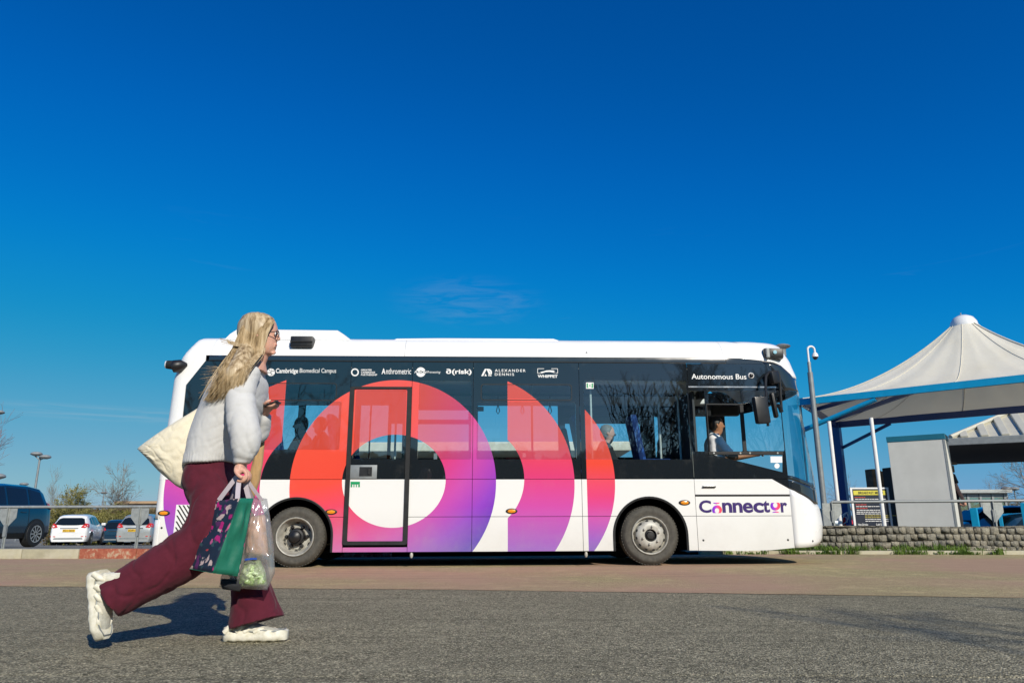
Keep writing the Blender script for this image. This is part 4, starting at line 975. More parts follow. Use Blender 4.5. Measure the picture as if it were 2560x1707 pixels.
tree('bare_tree','low broad bare tree between the slim tree and the bush',G1,gp(150,66),at(150,1215,66).z-land(-30,66),31,5,.7,.012,3,.1,.003,('bark','twig_yel'))
tree('bush','yellow green budding bush behind the white hatchback',None,gp(203,50),at(205,1211,50).z-land(-30,50),5,6,.75,.012,4,.0,.003,('bark','twig_yel'),.3,.12,leaves=5200,leafmat_='leaf_olive',lsize=.055)
o=tree('bare_tree','large reddish twigged tree reaching in at the left edge of the view',G1,gp(-205,22),at(0,815,22).z+.2,44,7,.5,.016,3,.25,.0014,('bark','twig_red'),.22,.25)
tree('bare_tree','small bare tree seen beside the menu board under the canopy',G1,gp(2136,75),at(2136,1196,75).z+1.2,9,5,.65,.014,3,.1,.003,('bark','twig'))
tree('bare_tree','bare tree over the glass building between its roof and the post',G1,gp(2492,60),at(2492,1198,60).z+1.2,19,6,.6,.012,3,.15,.002,('bark','twig'))
tree('bare_tree','spreading bare tree at the right edge past the glass building',G1,gp(2590,40),at(2580,1130,40).z+.9,27,6,.75,.016,3,.0,.0026,('bark','twig'),.25,.18)
tree('bare_tree','faint far bare tree left of the menu board',G1,gp(2090,110),at(2090,1235,110).z+1.5,14,5,.6,.014,3,.1,.003,('bark','twig'))
# hedge masses
def hedge(name,label,px0,px1,Y,ztop,n,mt,seed,ls=.10,depth=3):
    rnd=random.Random(seed); mb=MB(); x0,x1_=at(px0,1300,Y).x,at(px1,1300,Y).x
    for i in range(n):
        x=rnd.uniform(x0,x1_); y=Y+rnd.uniform(0,depth); g=land(x,Y); top=ztop*(.72+.35*noise.noise(Vector((x*.45,seed,0)))+.12*noise.noise(Vector((x*2,seed,0))))
        z=g+top*rnd.random()**.8; a=Vector((rnd.gauss(0,1),rnd.gauss(0,.6),rnd.gauss(.3,1))).normalized(); b=a.orthogonal().normalized(); s_=ls*rnd.uniform(.5,1.6)
        if rnd.random()<.55: p=Vector((x,y,z)); mb.add([p-a*s_*2.2,p+b*s_*.14,p+a*s_*2.2],[(0,1,2)])
        else: p=Vector((x,y,z)); mb.add([p-a*s_,p-b*s_*.5,p+a*s_,p+b*s_*.5],[(0,1,2,3)])
    o=mb.build(name,M[mt]); return tag(o,label,'hedge',kind='stuff')
hedge('hedge','brown winter hedgerow behind the parked cars',100,420,54,3.4,20000,'leaf_brown',3)
hedge('undergrowth','olive scrub in front of the hedgerow',120,300,50,2.9,9000,'leaf_olive',8)
hedge('hedge','brown scrub behind the glass building and the right hand cars',2380,2700,56,3.1,11000,'leaf_brown',13)
hedge('hedge','tall dark evergreen hedge far behind the photographer',-4,-3,1,1,10,'leaf_brown',2) if False else None
hedge('undergrowth','dark scrub seen low between the canopy posts',2040,2260,60,2.2,5000,'leaf_brown',17)
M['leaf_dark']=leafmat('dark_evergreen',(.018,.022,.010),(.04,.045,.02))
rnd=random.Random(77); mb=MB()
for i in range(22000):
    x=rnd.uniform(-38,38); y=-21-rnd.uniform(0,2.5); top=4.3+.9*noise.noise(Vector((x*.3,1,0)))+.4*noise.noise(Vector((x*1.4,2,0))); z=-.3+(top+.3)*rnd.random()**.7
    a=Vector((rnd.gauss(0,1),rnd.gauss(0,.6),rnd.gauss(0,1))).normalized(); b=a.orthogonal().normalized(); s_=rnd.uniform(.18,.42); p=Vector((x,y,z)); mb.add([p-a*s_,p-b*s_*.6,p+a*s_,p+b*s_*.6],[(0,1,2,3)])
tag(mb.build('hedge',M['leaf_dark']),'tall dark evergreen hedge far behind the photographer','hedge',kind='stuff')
# trees behind the photographer: they throw the branch shadows and stand in the bus windows
G2='bare trees across the road behind the photographer'
TL=[((8.6,-6.0),7.3,110,'slender dark bare tree whose shadow reaches the road joint'),((4.3,-10.0),7.0,101,'dark bare tree nearest the photographer across the road'),((6.6,-11.0),7.2,108,'thin dark bare tree between the two nearest ones'),((7.3,-8.4),8.0,102,'forked dark bare tree left of the slender one across the road'),((9.4,-9.6),7.6,103,'crooked dark bare tree behind the forked one'),((11.4,-10.4),7.6,104,'dark bare tree with the widest crown across the road'),((13.6,-9.4),7.6,109,'furthest right dark bare tree across the road'),((-7.3,-10.5),7.6,105,'dark twiggy bare tree reflected in the rear bus window'),((-11.5,-9.0),8.0,106,'dark bare tree furthest left across the road')]
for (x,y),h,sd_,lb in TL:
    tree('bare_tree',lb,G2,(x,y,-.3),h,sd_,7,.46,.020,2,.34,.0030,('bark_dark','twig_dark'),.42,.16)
# ------------------------------------------------------------------ guard rails
def rail_post(parent,x,y,z0,z1,rz=0):
    mb=MB(); mb.box((0,0,(z0+z1)/2-z0),(.055,.02,z1-z0)); mb.box((0,-.02,(z1-z0)/2),(.012,.04,z1-z0)); p=mb.build('post',M['galv'],parent); p.location=(x,y,z0); p.rotation_euler=(0,0,rz)
    for s_ in (-1,1):
        mb=MB(); w_=.135; h_=z1-z0; pl=[(s_*.03,h_-.02),(s_*(.03+w_),h_-.02),(s_*(.03+w_),h_-.20),(s_*.03,h_-.36)]; mb.prism(pl,-.005,.005); mb.build('bracket_plate',M['galv'],p)
    mb=MB(); mb.box((0,-.025,.33),(.06,.02,.22),bev=.004); mb.build('fixing_plate',M['galv_dull'],p)
gl=empty('guard_rail',(-9.57,14,.1),0,'grey steel guard rail in front of the parked cars on the left','railing')
def rel(o,x,y,z): return (x-o.location.x,y-o.location.y,z-o.location.z)
zr_=at(18,1267,14).z
mb=MB(); mb.path([rel(gl,x,14,zr_) for x in (-17,-13,-9,-5,-1.5)],.027,10); mb.build('top_rail',M['galv'],gl,40)
for px in (-310,18,348,676): 
    x=at(px,1300,14).x; rail_post(gl,*rel(gl,x,14,0)[:2],0,zr_-.1)
ga=at(2078,1254.5,13.75); zrr=ga.z
def onz(px,py,z): d=ray(px,py); Y=(z-CAM_H)/d.z; return Vector((d.x*Y,Y,z))
gr_=empty('guard_rail',(ga.x,13.75,.3),0,'grey steel guard rail above the stone wall under the canopy','railing')
gb=Vector((at(2478,1244,13.3).x,13.3,zrr)); dv=(gb-ga)
pts=[ga,gb,gb+dv,gb+dv*2]
mb=MB(); mb.path([rel(gr_,*p) for p in pts],.027,10); mb.build('top_rail',M['galv_dull'],gr_,40)
for p in pts: q_=rel(gr_,p.x,p.y,0); rail_post(gr_,q_[0],q_[1],0,zrr-.3,atan2(dv.y,dv.x))
# ------------------------------------------------------------------ lamp posts
def lamp(px,py,Y,label,heads=2,r=.33,group='car park lamps with round heads'):
    p=at(px,py,Y); z0=land(p.x,Y); L_=empty('street_lamp',(p.x,Y,z0),0,label,'lamp post',group); H_=p.z-z0
    mb=MB(); mb.path([(0,0,0),(0,0,H_*.5),(0,0,H_-.1)],[.075,.06,.045],10); mb.build('pole',M['galv_dull'],L_,40)
    for k in range(heads):
        dx=(-.20 if k==0 else .26) if heads==2 else 0; dz=.05 if k==0 else -.10
        mb=MB(); mb.lathe([(0,r*.42),(r*.5,r*.38),(r*.85,r*.24),(r,0),(r*.9,-r*.16),(r*.4,-r*.36),(0,-r*.38)],(dx,0,H_+dz),'Z',20); mb.build('lamp_head',M['galv'],L_,40)
    mb=MB(); mb.path([(-.3,0,H_),(0,0,H_-.25),(.33,0,H_-.1)] if heads==2 else [(0,0,H_-.3),(0,0,H_-.1)],.03,6); mb.build('bracket',M['galv_dull'],L_)
    return L_
lamp(101,1137,36,'tall lamp post with two round heads above the blue car',2,.27); lamp(60,1211,75,'small far lamp post with one flat head left of the double one',1,.42)
lamp(-6,1192,60,'far lamp head just peeping in at the left edge above the blue car',1,.6); lamp(-4,1035,20,'lamp head just peeping in at the left edge among the reddish twigs',1,.15)
lamp(260,1233,60,'short lamp post in front of the round headed bare tree',1,.27)
lamp(2515,1222,62,'small lamp post right of the glass building',1,.4); lamp(2535,1223,62,'second small lamp post near the right edge of the view',1,.4)
# ------------------------------------------------------------------ far building left, glass pavilion right
tb=empty('low_building',gp(360,120),0,'long low tan roofed building far behind the hedge','building')
mb=MB(); mb.bx(-5,30,0,10,0,5.2); mb.build('wall',mat('tan_wall',(.34,.24,.15),.9),tb)
hh=at(350,1248,120).z-land(-60,120); mb=MB(); mb.add([(-5,-.5,5.0),(30,-.5,5.0),(30,9,hh),(-3,9,hh)],[(0,1,2,3)]); mb.add([(-5,-.5,4.8),(30,-.5,4.8),(30,-.5,5.1),(-5,-.5,5.1)],[(0,1,2,3)]); mb.build('roof',mat('tan_roof',(.40,.27,.16),.85,0,.1,.5),tb)
pa=at(2386,1224,48); pb=at(2508,1219,48); g0=-.3
gb_=empty('glass_pavilion',(pa.x,48,g0),0,'low pavilion with green glass walls beyond the kiosk','building')
W0=pb.x-pa.x; H0=pa.z-g0
mb=MB(); mb.bx(-3,W0+.3,-.4,9,H0-.22,H0,.02); mb.build('roof',M['galv'],gb_)
for i in range(5):
    x=W0-W0/4*i*1.0; 
    mb=MB(); mb.bx(x-.07,x+.07,-.05,.09,0,H0-.22); mb.build('mullion',M['galv_dull'],gb_)
    if i<4: mb=MB(); mb.bx(x-W0/4+.08,x-.08,0,.03,.3,H0-.5); mb.build('pane',M['glass_green'],gb_)
mb=MB(); mb.bx(-3,W0+.2,.0,.12,H0-.5,H0-.22); mb.build('beam',M['galv_dull'],gb_)
mb=MB(); mb.bx(0,W0,5.5,5.6,0,H0-.3); mb.build('back_wall',mat('pale_green_wall',(.12,.30,.26),.6),gb_)
mb=MB(); mb.bx(-3,W0,-.1,.1,.85,.98); mb.build('transom',M['white_pole'],gb_)
# cream shelter roof seen through the bus windows
ca=at(1150,1104,22); cr_=empty('shelter',(ca.x-3,22,.1),0,'long cream roofed shelter seen through the bus windows','shelter')
mb=MB(); mb.bx(-1,8.2,0,3,ca.z-.1-.28,ca.z-.1,.03); mb.build('roof',mat('cream_fascia',(.60,.56,.45),.5),cr_)
mb=MB(); mb.bx(-.8,8.0,2.2,2.3,0,ca.z-.4); mb.build('back_wall',M['int_dark'],cr_)
for i in range(4): mb=MB(); mb.bx(-.5+2.7*i,-.4+2.7*i,.1,.2,0,ca.z-.4); mb.build('post',M['galv_dull'],cr_)
# ------------------------------------------------------------------ cars
PAINT={}
def paint(n,c,metal=.3,rough=.28):
    PAINT[n]=mat(n,c,rough,metal,.05,2,coat=1.0); return PAINT[n]
def car(label,group,loc,rz,pm,kind='hatch',scale=1.0,plate='',lights='red_lens'):
    C_=empty('parked_car',loc,rz,label,'car',group); C_.scale=(scale,)*3
    suv=kind=='suv'; L_=4.18 if suv else 3.95; HW=.89 if suv else .85
    zl=.24 if suv else .18
    if suv: top=[(0,.72),(.04,1.0),(.12,1.08),(.30,1.42),(.5,1.55),(.9,1.60),(1.7,1.61),(2.4,1.56),(2.75,1.42),(3.1,1.12),(3.25,1.05),(3.9,.98),(4.1,.85),(4.18,.6)]
    else: top=[(0,.70),(.03,.90),(.08,.97),(.30,1.22),(.50,1.40),(.75,1.45),(1.4,1.48),(2.0,1.45),(2.4,1.36),(3.0,.98),(3.2,.92),(3.7,.80),(3.87,.68),(3.95,.45)]
    belt=1.02 if suv else .90; rw=.66 if suv else .58
    def ztop(x): return interp(x,top)
    def hwx(x): return HW*interp(x,[(0,.86),(.08,.93),(.35,.99),(1,1),(L_-1,1),(L_-.4,.96),(L_-.1,.85),(L_,.70)])
    def bz(x): return min(belt+.06*max(0,(1.8-x))/1.8*(1 if not suv else .6), ztop(x))
    def hw(x,z):
        w_=hwx(x); b_=bz(x)
        if z<=zl+.14: return w_*(.93+.07*(z-zl)/.14)
        if z<=b_: t=(z-zl-.14)/(max(b_,.4)-zl-.14); return w_*(1+.012*sin(pi*t)-.035*t*t)
        t=min(1,(z-b_)/max(.05,ztop(x)-b_)); wr2=min(rw,w_*.965); return lerp(w_*.965,wr2,t**1.15)
    xs__=sorted(set([x for x,_ in top]+[L_*i/26 for i in range(27)]))
    rings=[]
    for x in xs__:
        zt_=ztop(x); b_=bz(x); zs_=[zl,zl+.05,zl+.14,zl+.3,lerp(zl+.3,b_,.5),b_]+([lerp(b_,zt_,k) for k in (.25,.5,.75,.92)] if zt_>b_+.02 else [b_+.0005*k for k in (1,2,3,4)])
        right=[(x,-hw(x,z),z) for z in zs_]; wt_=abs(right[-1][1])
        right+= [(x,-wt_*.82,zt_),(x,-wt_*.4,zt_+.015)]
        left=[(p[0],-p[1],p[2]) for p in right[::-1]]
        rings.append(right+left)
    mb=MB(); mb.loft(rings); mb.build('body',pm,C_,32)
    def sp(name,poly,mt,sgn,lift=.006,parent=C_,n=1):
        bm=bmesh.new(); vs=[bm.verts.new((x,0,z)) for x,z in poly]; bm.faces.new(vs)
        x=min(p[0] for p in poly)+.08
        while x<max(p[0] for p in poly)-.02: bmesh.ops.bisect_plane(bm,geom=bm.verts[:]+bm.edges[:]+bm.faces[:],plane_co=(x,0,0),plane_no=(1,0,0)); x+=.08
        z=min(p[1] for p in poly)+.08
        while z<max(p[1] for p in poly)-.02: bmesh.ops.bisect_plane(bm,geom=bm.verts[:]+bm.edges[:]+bm.faces[:],plane_co=(0,0,z),plane_no=(0,0,1)); z+=.08
        for v in bm.verts: v.co.y=sgn*(hw(v.co.x,v.co.z)+lift)
        me=bpy.data.meshes.new(name); bm.to_mesh(me); bm.free(); return link(name,me,mt,parent)
    wx=(.72,3.20) if suv else (.70,3.12); R=.34 if suv else .305
    for s_ in (-1,1):
        # side glass with pillars between
        if suv: glz=[[(.42,1.10),(.50,1.42),(.98,1.50),(1.0,1.10)],[(1.08,1.09),(1.06,1.50),(1.78,1.52),(1.80,1.08)],[(1.88,1.08),(1.86,1.52),(2.45,1.47),(2.95,1.10),(2.9,1.08)]]
        else: glz=[[(.55,1.03),(.66,1.28),(.98,1.33),(1.0,.99)],[(1.08,.98),(1.06,1.35),(1.62,1.37),(1.64,.95)],[(1.70,.95),(1.68,1.37),(2.2,1.33),(2.72,.97),(2.7,.93)]]
        for g_ in glz: sp('side_window',g_,M['car_glass'],s_)
        for xx in ((1.04,1.84,2.85) if suv else (1.67,2.75)):
            sp('door_gap',[(xx-.006,zl+.14),(xx+.006,zl+.14),(xx+.006,bz(xx)-.01),(xx-.006,bz(xx)-.01)],M['line_dark'],s_,.003)
        for xx in ((1.25,2.05) if suv else (1.80,)): mb=MB(); mb.box((xx,s_*(hw(xx,.9)+.012),belt-.12),(.18,.03,.025),bev=.008); mb.build('door_handle',pm,C_)
        if suv: sp('sill_cladding',[(.0+.1,zl),(L_-.2,zl),(L_-.2,zl+.13),(.1,zl+.13)],M['rubber'],s_,.01)
        for x in wx:
            n=20; pl=[(x+(R+.055)*cos(2*pi*i/n),max(zl-.02,R+(R+.055)*sin(2*pi*i/n))) for i in range(n)]
            mb=MB(); ys=s_*(HW*1.0+.004); mb.add([(p[0],s_*(hw(p[0],max(p[1],zl+.14))+.008),p[1]) for p in pl],[tuple(range(n))]); mb.build('wheel_arch',M['rubber'],C_)
            w_=empty('wheel',(x,s_*(HW-.10),R),0,parent=C_)
            mb=MB(); mb.lathe([(0,-.08),(R*.62,-.08),(R*.64,-.125),(R*.80,-.135),(R*.96,-.12),(R,-.09),(R,.08),(R*.9,.1)],(0,0,0),n=28,sgn=1 if s_<0 else -1); mb.build('tyre',M['rubber'],w_,40)
            mb=MB(); sg=-1 if s_<0 else 1
            mb.lathe([(R*.16,-.128),(R*.17,-.10)],(0,0,0),n=12,sgn=-sg)
            for k in range(10):
                a=2*pi*k/10; mb.add([Vector((cos(a+o_)*r_,sg*y_,sin(a+o_)*r_)) for r_,o_,y_ in ((R*.10,.35,.130),(R*.60,.10,.137),(R*.60,-.10,.137),(R*.10,-.35,.130))],[(0,1,2,3)])
            ri=[(cos(2*pi*i/24)*r_,sg*y_,sin(2*pi*i/24)*r_) for r_,y_ in ((R*.58,.137),(R*.66,.14)) for i in range(24)]
            mb.add(ri,[(i,(i+1)%24,24+(i+1)%24,24+i) for i in range(24)]); mb.build('rim',M['galv'],w_)
        # door mirror
        mb=MB(); xm=2.72 if not suv else 2.85; mb.box((xm,s_*(HW+.06),belt+.10),(.13,.20,.13),bev=.04); mb.build('door_mirror',pm if not suv else M['chrome'],C_,40)
        # tail and head lamps
        tz=(.98,1.18) if suv else (.82,1.06)
        sp('tail_light',[(.01,tz[0]),(.34 if suv else .24,tz[0]+.05),(.28,tz[1]-.04),(.10,tz[1])],M[lights],s_,.022)
        sp('headlight',[(L_-.55,.72 if suv else .62),(L_-.10,.66 if suv else .54),(L_-.12,.78 if suv else .62),(L_-.5,.86 if suv else .74)],M['clear_lens'],s_,.01)
    # rear face pieces: y,z polygons carried on the rear slope
    def rearx(z): 
        last=0
        for (x0,z0),(x1_,z1_) in zip(top,top[1:]):
            if z<=z0: return x0
            if z<=z1_: return x0+(x1_-x0)*(z-z0)/(z1_-z0)
        return .5
    def rp(name,poly,mt,lift=.012,curve=.10):
        mb=MB(); mb.add([(rearx(z)-lift+curve*(abs(y)/HW)**3*.5,y,z) for y,z in poly],[tuple(range(len(poly)))]); return mb.build(name,mt,C_)
    if suv: wn=[(-.60,1.10),(.60,1.10),(.52,1.42),(-.52,1.42)]
    else: wn=[(-.66,1.00),(-.3,.965),(.3,.965),(.66,1.00),(.55,1.26),(.42,1.31),(-.42,1.31),(-.55,1.26)]
    rp('rear_window',wn,M['car_glass'],.055,.05)
    for s_ in (-1,1):
        rp('tail_light',[(s_*.50,.86),(s_*.70,.82),(s_*.755,.9),(s_*.74,1.04),(s_*.62,1.03)] if not suv else [(s_*.45,1.0),(s_*.78,.98),(s_*.76,1.14),(s_*.5,1.10)],M[lights],.055,.12)
        rp('reflector',[(s_*.55,.40),(s_*.78,.41),(s_*.78,.45),(s_*.55,.44)],M['red_lens'],.02,.08)
    rp('bumper_insert',[(-.70,.20),(.70,.20),(.60,.36),(-.60,.36)],M['galv_dull'] if not suv else M['rubber'],.018,.08)
    rp('number_plate_recess',[(-.42,.78),(.42,.78),(.42,.60),(-.42,.60)],pm,.006,0)
    rp('handle_bar',[(-.40,.80),(.40,.80),(.40,.825),(-.40,.825)],M['line_dark'],.03,0)
    if plate:
        rp('number_plate',[(-.27,.64),(.27,.64),(.27,.76),(-.27,.76)],PL,.028,0)
        me=curve_mesh(plate,.02); vs=[v.co.copy() for v in me.vertices]; ax,bx_=min(v.x for v in vs),max(v.x for v in vs); ay,by=min(v.y for v in vs),max(v.y for v in vs)
        for v in me.vertices: v.co=Vector((rearx(.7)-.034,-((v.co.x-ax)/(bx_-ax)*.48-.24),.66+(v.co.y-ay)/(by-ay)*.08))
        me.materials.clear(); link('lettering',me,M['black'],C_)
    # windscreen
    a,b_=((2.80,1.40),(3.14,1.14)) if suv else ((2.44,1.34),(2.98,1.0))
    mb=MB(); mb.add([(a[0]+.02,-.56,a[1]+.02),(a[0]+.02,.56,a[1]+.02),(b_[0]+.02,.72,b_[1]+.02),(b_[0]+.02,-.72,b_[1]+.02)],[(0,1,2,3)]); mb.build('windscreen',M['car_glass'],C_)
    mb=MB(); mb.box((L_-.01,0,.42),(.05,1.0,.14),bev=.02); mb.box((L_-.04,0,.62),(.05,.8,.06),bev=.01); mb.build('grille',M['rubber'],C_)
    return C_
PL=mat('yellow_plate',(.75,.45,.02),.4,0,.02,3)
GC='cars parked beyond the guard rail'
pb_=paint('dark_blue_metallic',(.008,.034,.060),.25,.22); pw=paint('car_white',(.78,.78,.77),0,.3); ps=paint('silver_metallic',(.50,.50,.47),.6,.35); pn=paint('navy_metallic',(.006,.030,.060),.1,.25)
def place(px,Y,dz=0): p=at(px,1300,Y); return (p.x,Y,land(p.x,Y)+dz)
# rear bumper is local x=0, the car heads along +x
c=car('dark blue metallic SUV seen from the side behind the guard rail',GC,(-13.62,20.62,land(-12.4,19.8)-.0),radians(-92),pb_,'suv')
car('white hatchback with red tail lights and yellow number plate',GC,(at(176,1300,36.3).x,36.3,land(-20,36)-.0),radians(90+17),pw,'hatch',1,'FH11 OKW')
car('silver hatchback parked beside the white one, half behind the post',GC,(at(338,1300,36.3).x,36.3,land(-20,36)-.0),radians(90+12),ps,'hatch',1.0,'EO09 HKU')
car('white car whose nose shows beneath the dark blue SUV',GC,(at(14,1300,30).x-3.2,28.2,land(-20,27)),radians(-32),pw,'hatch')
car('dark blue car showing between the SUV and the white hatchback',GC,(at(150,1300,41).x-1.2,44,land(-28,44)),radians(95),pn,'hatch')
car('pale blue car peeping out right of the silver hatchback',GC,(at(372,1300,42).x,41,land(-22,41)),radians(100),paint('ice_blue',(.35,.45,.55),.5,.3),'hatch')
car('dark car between the white and silver hatchbacks',GC,(at(292,1300,44).x,44,land(-24,44)),radians(104),pn,'hatch')
GD='cars parked beyond the stone wall'
car('dark teal car with its roof above the wall right of the blue post',GD,(at(2600,1300,27).x,26.5,land(16,27)-.72),radians(178),pn,'hatch',1.06)
car('dark teal car lowest behind the right end of the wall',GD,(at(2660,1300,22).x,21.3,-.72),radians(182),pn,'hatch',1.0)
car('blue car just visible between the kiosk and the blue post',GD,(at(2470,1300,34).x,34,-.95),radians(180),pb_,'hatch',1)
car('blue car low behind the CCTV pole',GD,(at(2120,1300,30).x,30,-.45),radians(180),pb_,'hatch',1)
# ------------------------------------------------------------------ stone wall, verge, weeds
wall=empty('stone_wall',(5,13.3,0),0,'low grey wall of rough granite setts beside the bus lane','wall')
def wl_y(x): return kerb_y(x)+interp(x,[(3,.55),(6,.55),(9,.42),(14,.4)])
mb=MB(); xs__=[3.2+.4*i for i in range(28)]
rings=[]
for x in xs__: y=wl_y(x); rings.append([(x-5,y+.10-13.3,-.05),(x-5,y+.30-13.3,-.05),(x-5,y+.32-13.3,.435),(x-5,y+.125-13.3,.435)])
mb.loft(rings); mb.build('mortar_core',M['mortar'],wall)
rnd=random.Random(5); cnt=0
protos=[]
for k in range(10):
    bm=bmesh.new(); bmesh.ops.create_cube(bm,size=1); bmesh.ops.bevel(bm,geom=bm.edges[:],offset=.055,segments=2,affect='EDGES')
    for v in bm.verts: v.co+=Vector((rnd.uniform(-1,1),rnd.uniform(-1,1),rnd.uniform(-1,1)))*.05
    me=bpy.data.meshes.new('granite_sett'); bm.to_mesh(me); bm.free(); me.polygons.foreach_set('use_smooth',[True]*len(me.polygons)); me.materials.append(M['stone']); protos.append(me)
rows=[(.0,.10),(.095,.105),(.20,.115),(.315,.115)]
for r_,(z0,hh) in enumerate(rows):
    x=3.3+rnd.uniform(0,.1)
    while x<11.6:
        w_=rnd.uniform(.095,.15); y=wl_y(x); sl_=(wl_y(x+.1)-wl_y(x))/.1
        o=bpy.data.objects.new('stone',rnd.choice(protos)); COL.objects.link(o); o.parent=wall
        wav=.012*sin(x*1.7+r_)+.01*sin(x*.9)
        o.location=(x+w_/2-5,y+.09+rnd.uniform(-.010,.010)+z0*.03-13.3,z0+hh/2+wav+rnd.uniform(-.006,.006)); o.rotation_euler=(rnd.uniform(-.06,.06),rnd.uniform(-.06,.06),atan(sl_)+rnd.uniform(-.07,.07)); o.scale=(w_-.006,.13,hh-.004+rnd.uniform(-.006,.006))
        x+=w_; cnt+=1
x=3.3
while x<11.6:    # the flat top course
    w_=rnd.uniform(.14,.22); y=wl_y(x); o=bpy.data.objects.new('stone',rnd.choice(protos)); COL.objects.link(o); o.parent=wall
    o.location=(x+w_/2-5,y+.20-13.3,.438+.012*sin(x*1.7+4)); o.rotation_euler=(0,rnd.uniform(-.04,.04),0); o.scale=(w_-.01,.26,.035); x+=w_; cnt+=1
# verge strip: soil between kerb and wall
vg=sheet('verge',[3+.2*i for i in range(50)],[lambda x:kerb_y(x)+.10,lambda x:kerb_y(x)+.3,lambda x:wl_y(x)+.14],lambda x,y:.045+.02*noise.noise(Vector((x*3,y*3,0))),mat('verge_soil',(.30,.26,.18),.95,0,.35,9,.8,30,.02,dirt=(.45,.41,.32),dirtf=.8))
# weeds and grass
W=MB(); rnd=random.Random(9)
def blade(c,h,wd,lean,dirn,mb):
    p0=Vector(c); side_=Vector((-dirn.y,dirn.x,0))*wd; t1=p0+dirn*lean*.35+Vector((0,0,h*.6)); t2=p0+dirn*lean+Vector((0,0,h*(.85 if lean>h*.6 else 1)))
    mb.add([p0-side_*.6,p0+side_*.6,t1+side_,t2,t1-side_],[(0,1,2,4),(4,2,3)])
clumps=[]
for i in range(420):
    x=rnd.uniform(3.6,10.5); dens=max(0,.5+noise.noise(Vector((x*.9,7,0)))*1.2+.4*(x>5.4)*(x<6.6))
    if rnd.random()<dens: clumps.append((x,kerb_y(x)+rnd.uniform(.06,.45) if rnd.random()<.7 else kerb_y(x)-rnd.uniform(.0,.10),rnd.uniform(.35,1.2)))
for x,y,s_ in clumps:
    z0=.05 if y>kerb_y(x)+.05 else 0.0
    for k in range(rnd.randint(14,34)):
        a=rnd.uniform(0,2*pi); d=Vector((cos(a),sin(a),0)); blade((x+rnd.gauss(0,.045),y+rnd.gauss(0,.035),z0),rnd.uniform(.04,.13)*s_,rnd.uniform(.003,.010),rnd.uniform(.01,.08),d,W)
tag(W.build('weeds',M['leaf_green']),'green weeds and grass growing along the foot of the stone wall','weeds',kind='stuff')
D=MB()
for i in range(900):
    x=rnd.uniform(3.5,11); y=kerb_y(x)+rnd.uniform(.05,.5); a=rnd.uniform(0,2*pi); blade((x,y,.05),rnd.uniform(.02,.08),.003,rnd.uniform(.02,.07),Vector((cos(a),sin(a),0)),D)
tag(D.build('dry_grass',M['straw']),'dry straw coloured grass between kerb and wall','grass',kind='stuff')
# big leaf weed
for px,cx in ((2115,0),(2430,0)):
    q_=gnd_=onz(px,1378,.02); mb=MB()
    for k in range(14):
        a=rnd.uniform(0,2*pi); d=Vector((cos(a),sin(a),0)); blade((q_.x,q_.y+.12,.05),rnd.uniform(.08,.15),.018,rnd.uniform(.04,.12),d,mb)
    o=mb.build('weed_plant',M['leaf_green']); tag(o,'broad leaved weed tuft '+('left of the gap under the menu board' if px<2300 else 'right of the kiosk at the foot of the wall'),'plant')
# gravel specks
Gv=MB()
for i in range(500):
    x=rnd.uniform(3.6,11); y=kerb_y(x)+.5-abs(rnd.gauss(0,.10)); s_=rnd.uniform(.006,.02); p=Vector((x,y,.065)); Gv.add([p+Vector((s_,0,0)),p+Vector((0,s_,0)),p+Vector((-s_,0,0)),p+Vector((0,-s_,0)),p+Vector((0,0,s_))],[(0,1,4),(1,2,4),(2,3,4),(3,0,4)])
tag(Gv.build('gravel',mat('pale_gravel',(.55,.50,.40),.9,0,.3,40)),'pale gravel spilled at the foot of the wall','gravel',kind='stuff')

# ------------------------------------------------------------------ tensile canopy
ZT=3.05
A_=onz(1996,1006,ZT); B_=onz(2088,1062,ZT)            # front left and back left corners of the frame
Rr=onz(2560,946,ZT); fdir=(Rr-A_).normalized(); Lf=(B_-A_).length
bdir=(B_-A_).normalized()
Fl=9.4
Cn=A_+fdir*Fl; Dn=B_+fdir*Fl
cnp=empty('canopy',(A_.x,A_.y,.2),0,'white peaked fabric canopy on a blue steel frame','canopy')
def rl(p): return Vector(p)-Vector(cnp.location)
def beam(name,a,b,w_,h_,mt,parent=cnp):
    a,b=Vector(a),Vector(b); d=(b-a); L_=d.length; d.normalize(); s_=d.cross(Vector((0,0,1))) if abs(d.z)<.99 else Vector(fdir); s_.normalize(); u=s_.cross(d); mb=MB()
    vs=[rl(p)+s_*sx*w_/2+u*sz*h_/2 for p in (a,b) for sx,sz in ((-1,-1),(1,-1),(1,1),(-1,1))]
    mb.add(vs,[(0,1,2,3),(4,7,6,5),(0,4,5,1),(1,5,6,2),(2,6,7,3),(3,7,4,0)]); return mb.build(name,mt,parent)
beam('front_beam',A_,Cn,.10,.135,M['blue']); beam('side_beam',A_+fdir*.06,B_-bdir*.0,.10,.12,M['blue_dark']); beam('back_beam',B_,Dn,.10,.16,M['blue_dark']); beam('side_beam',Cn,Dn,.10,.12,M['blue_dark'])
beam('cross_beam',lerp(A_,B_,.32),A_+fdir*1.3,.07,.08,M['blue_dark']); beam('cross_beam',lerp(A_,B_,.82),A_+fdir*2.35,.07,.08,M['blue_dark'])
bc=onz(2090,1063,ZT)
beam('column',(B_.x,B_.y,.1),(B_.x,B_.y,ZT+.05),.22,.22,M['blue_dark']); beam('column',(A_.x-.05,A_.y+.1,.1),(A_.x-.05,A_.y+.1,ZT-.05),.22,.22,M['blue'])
beam('brace',B_+Vector((.1,0,-.62)),B_+fdir*1.35+Vector((0,0,-.08)),.07,.07,M['blue_dark'])
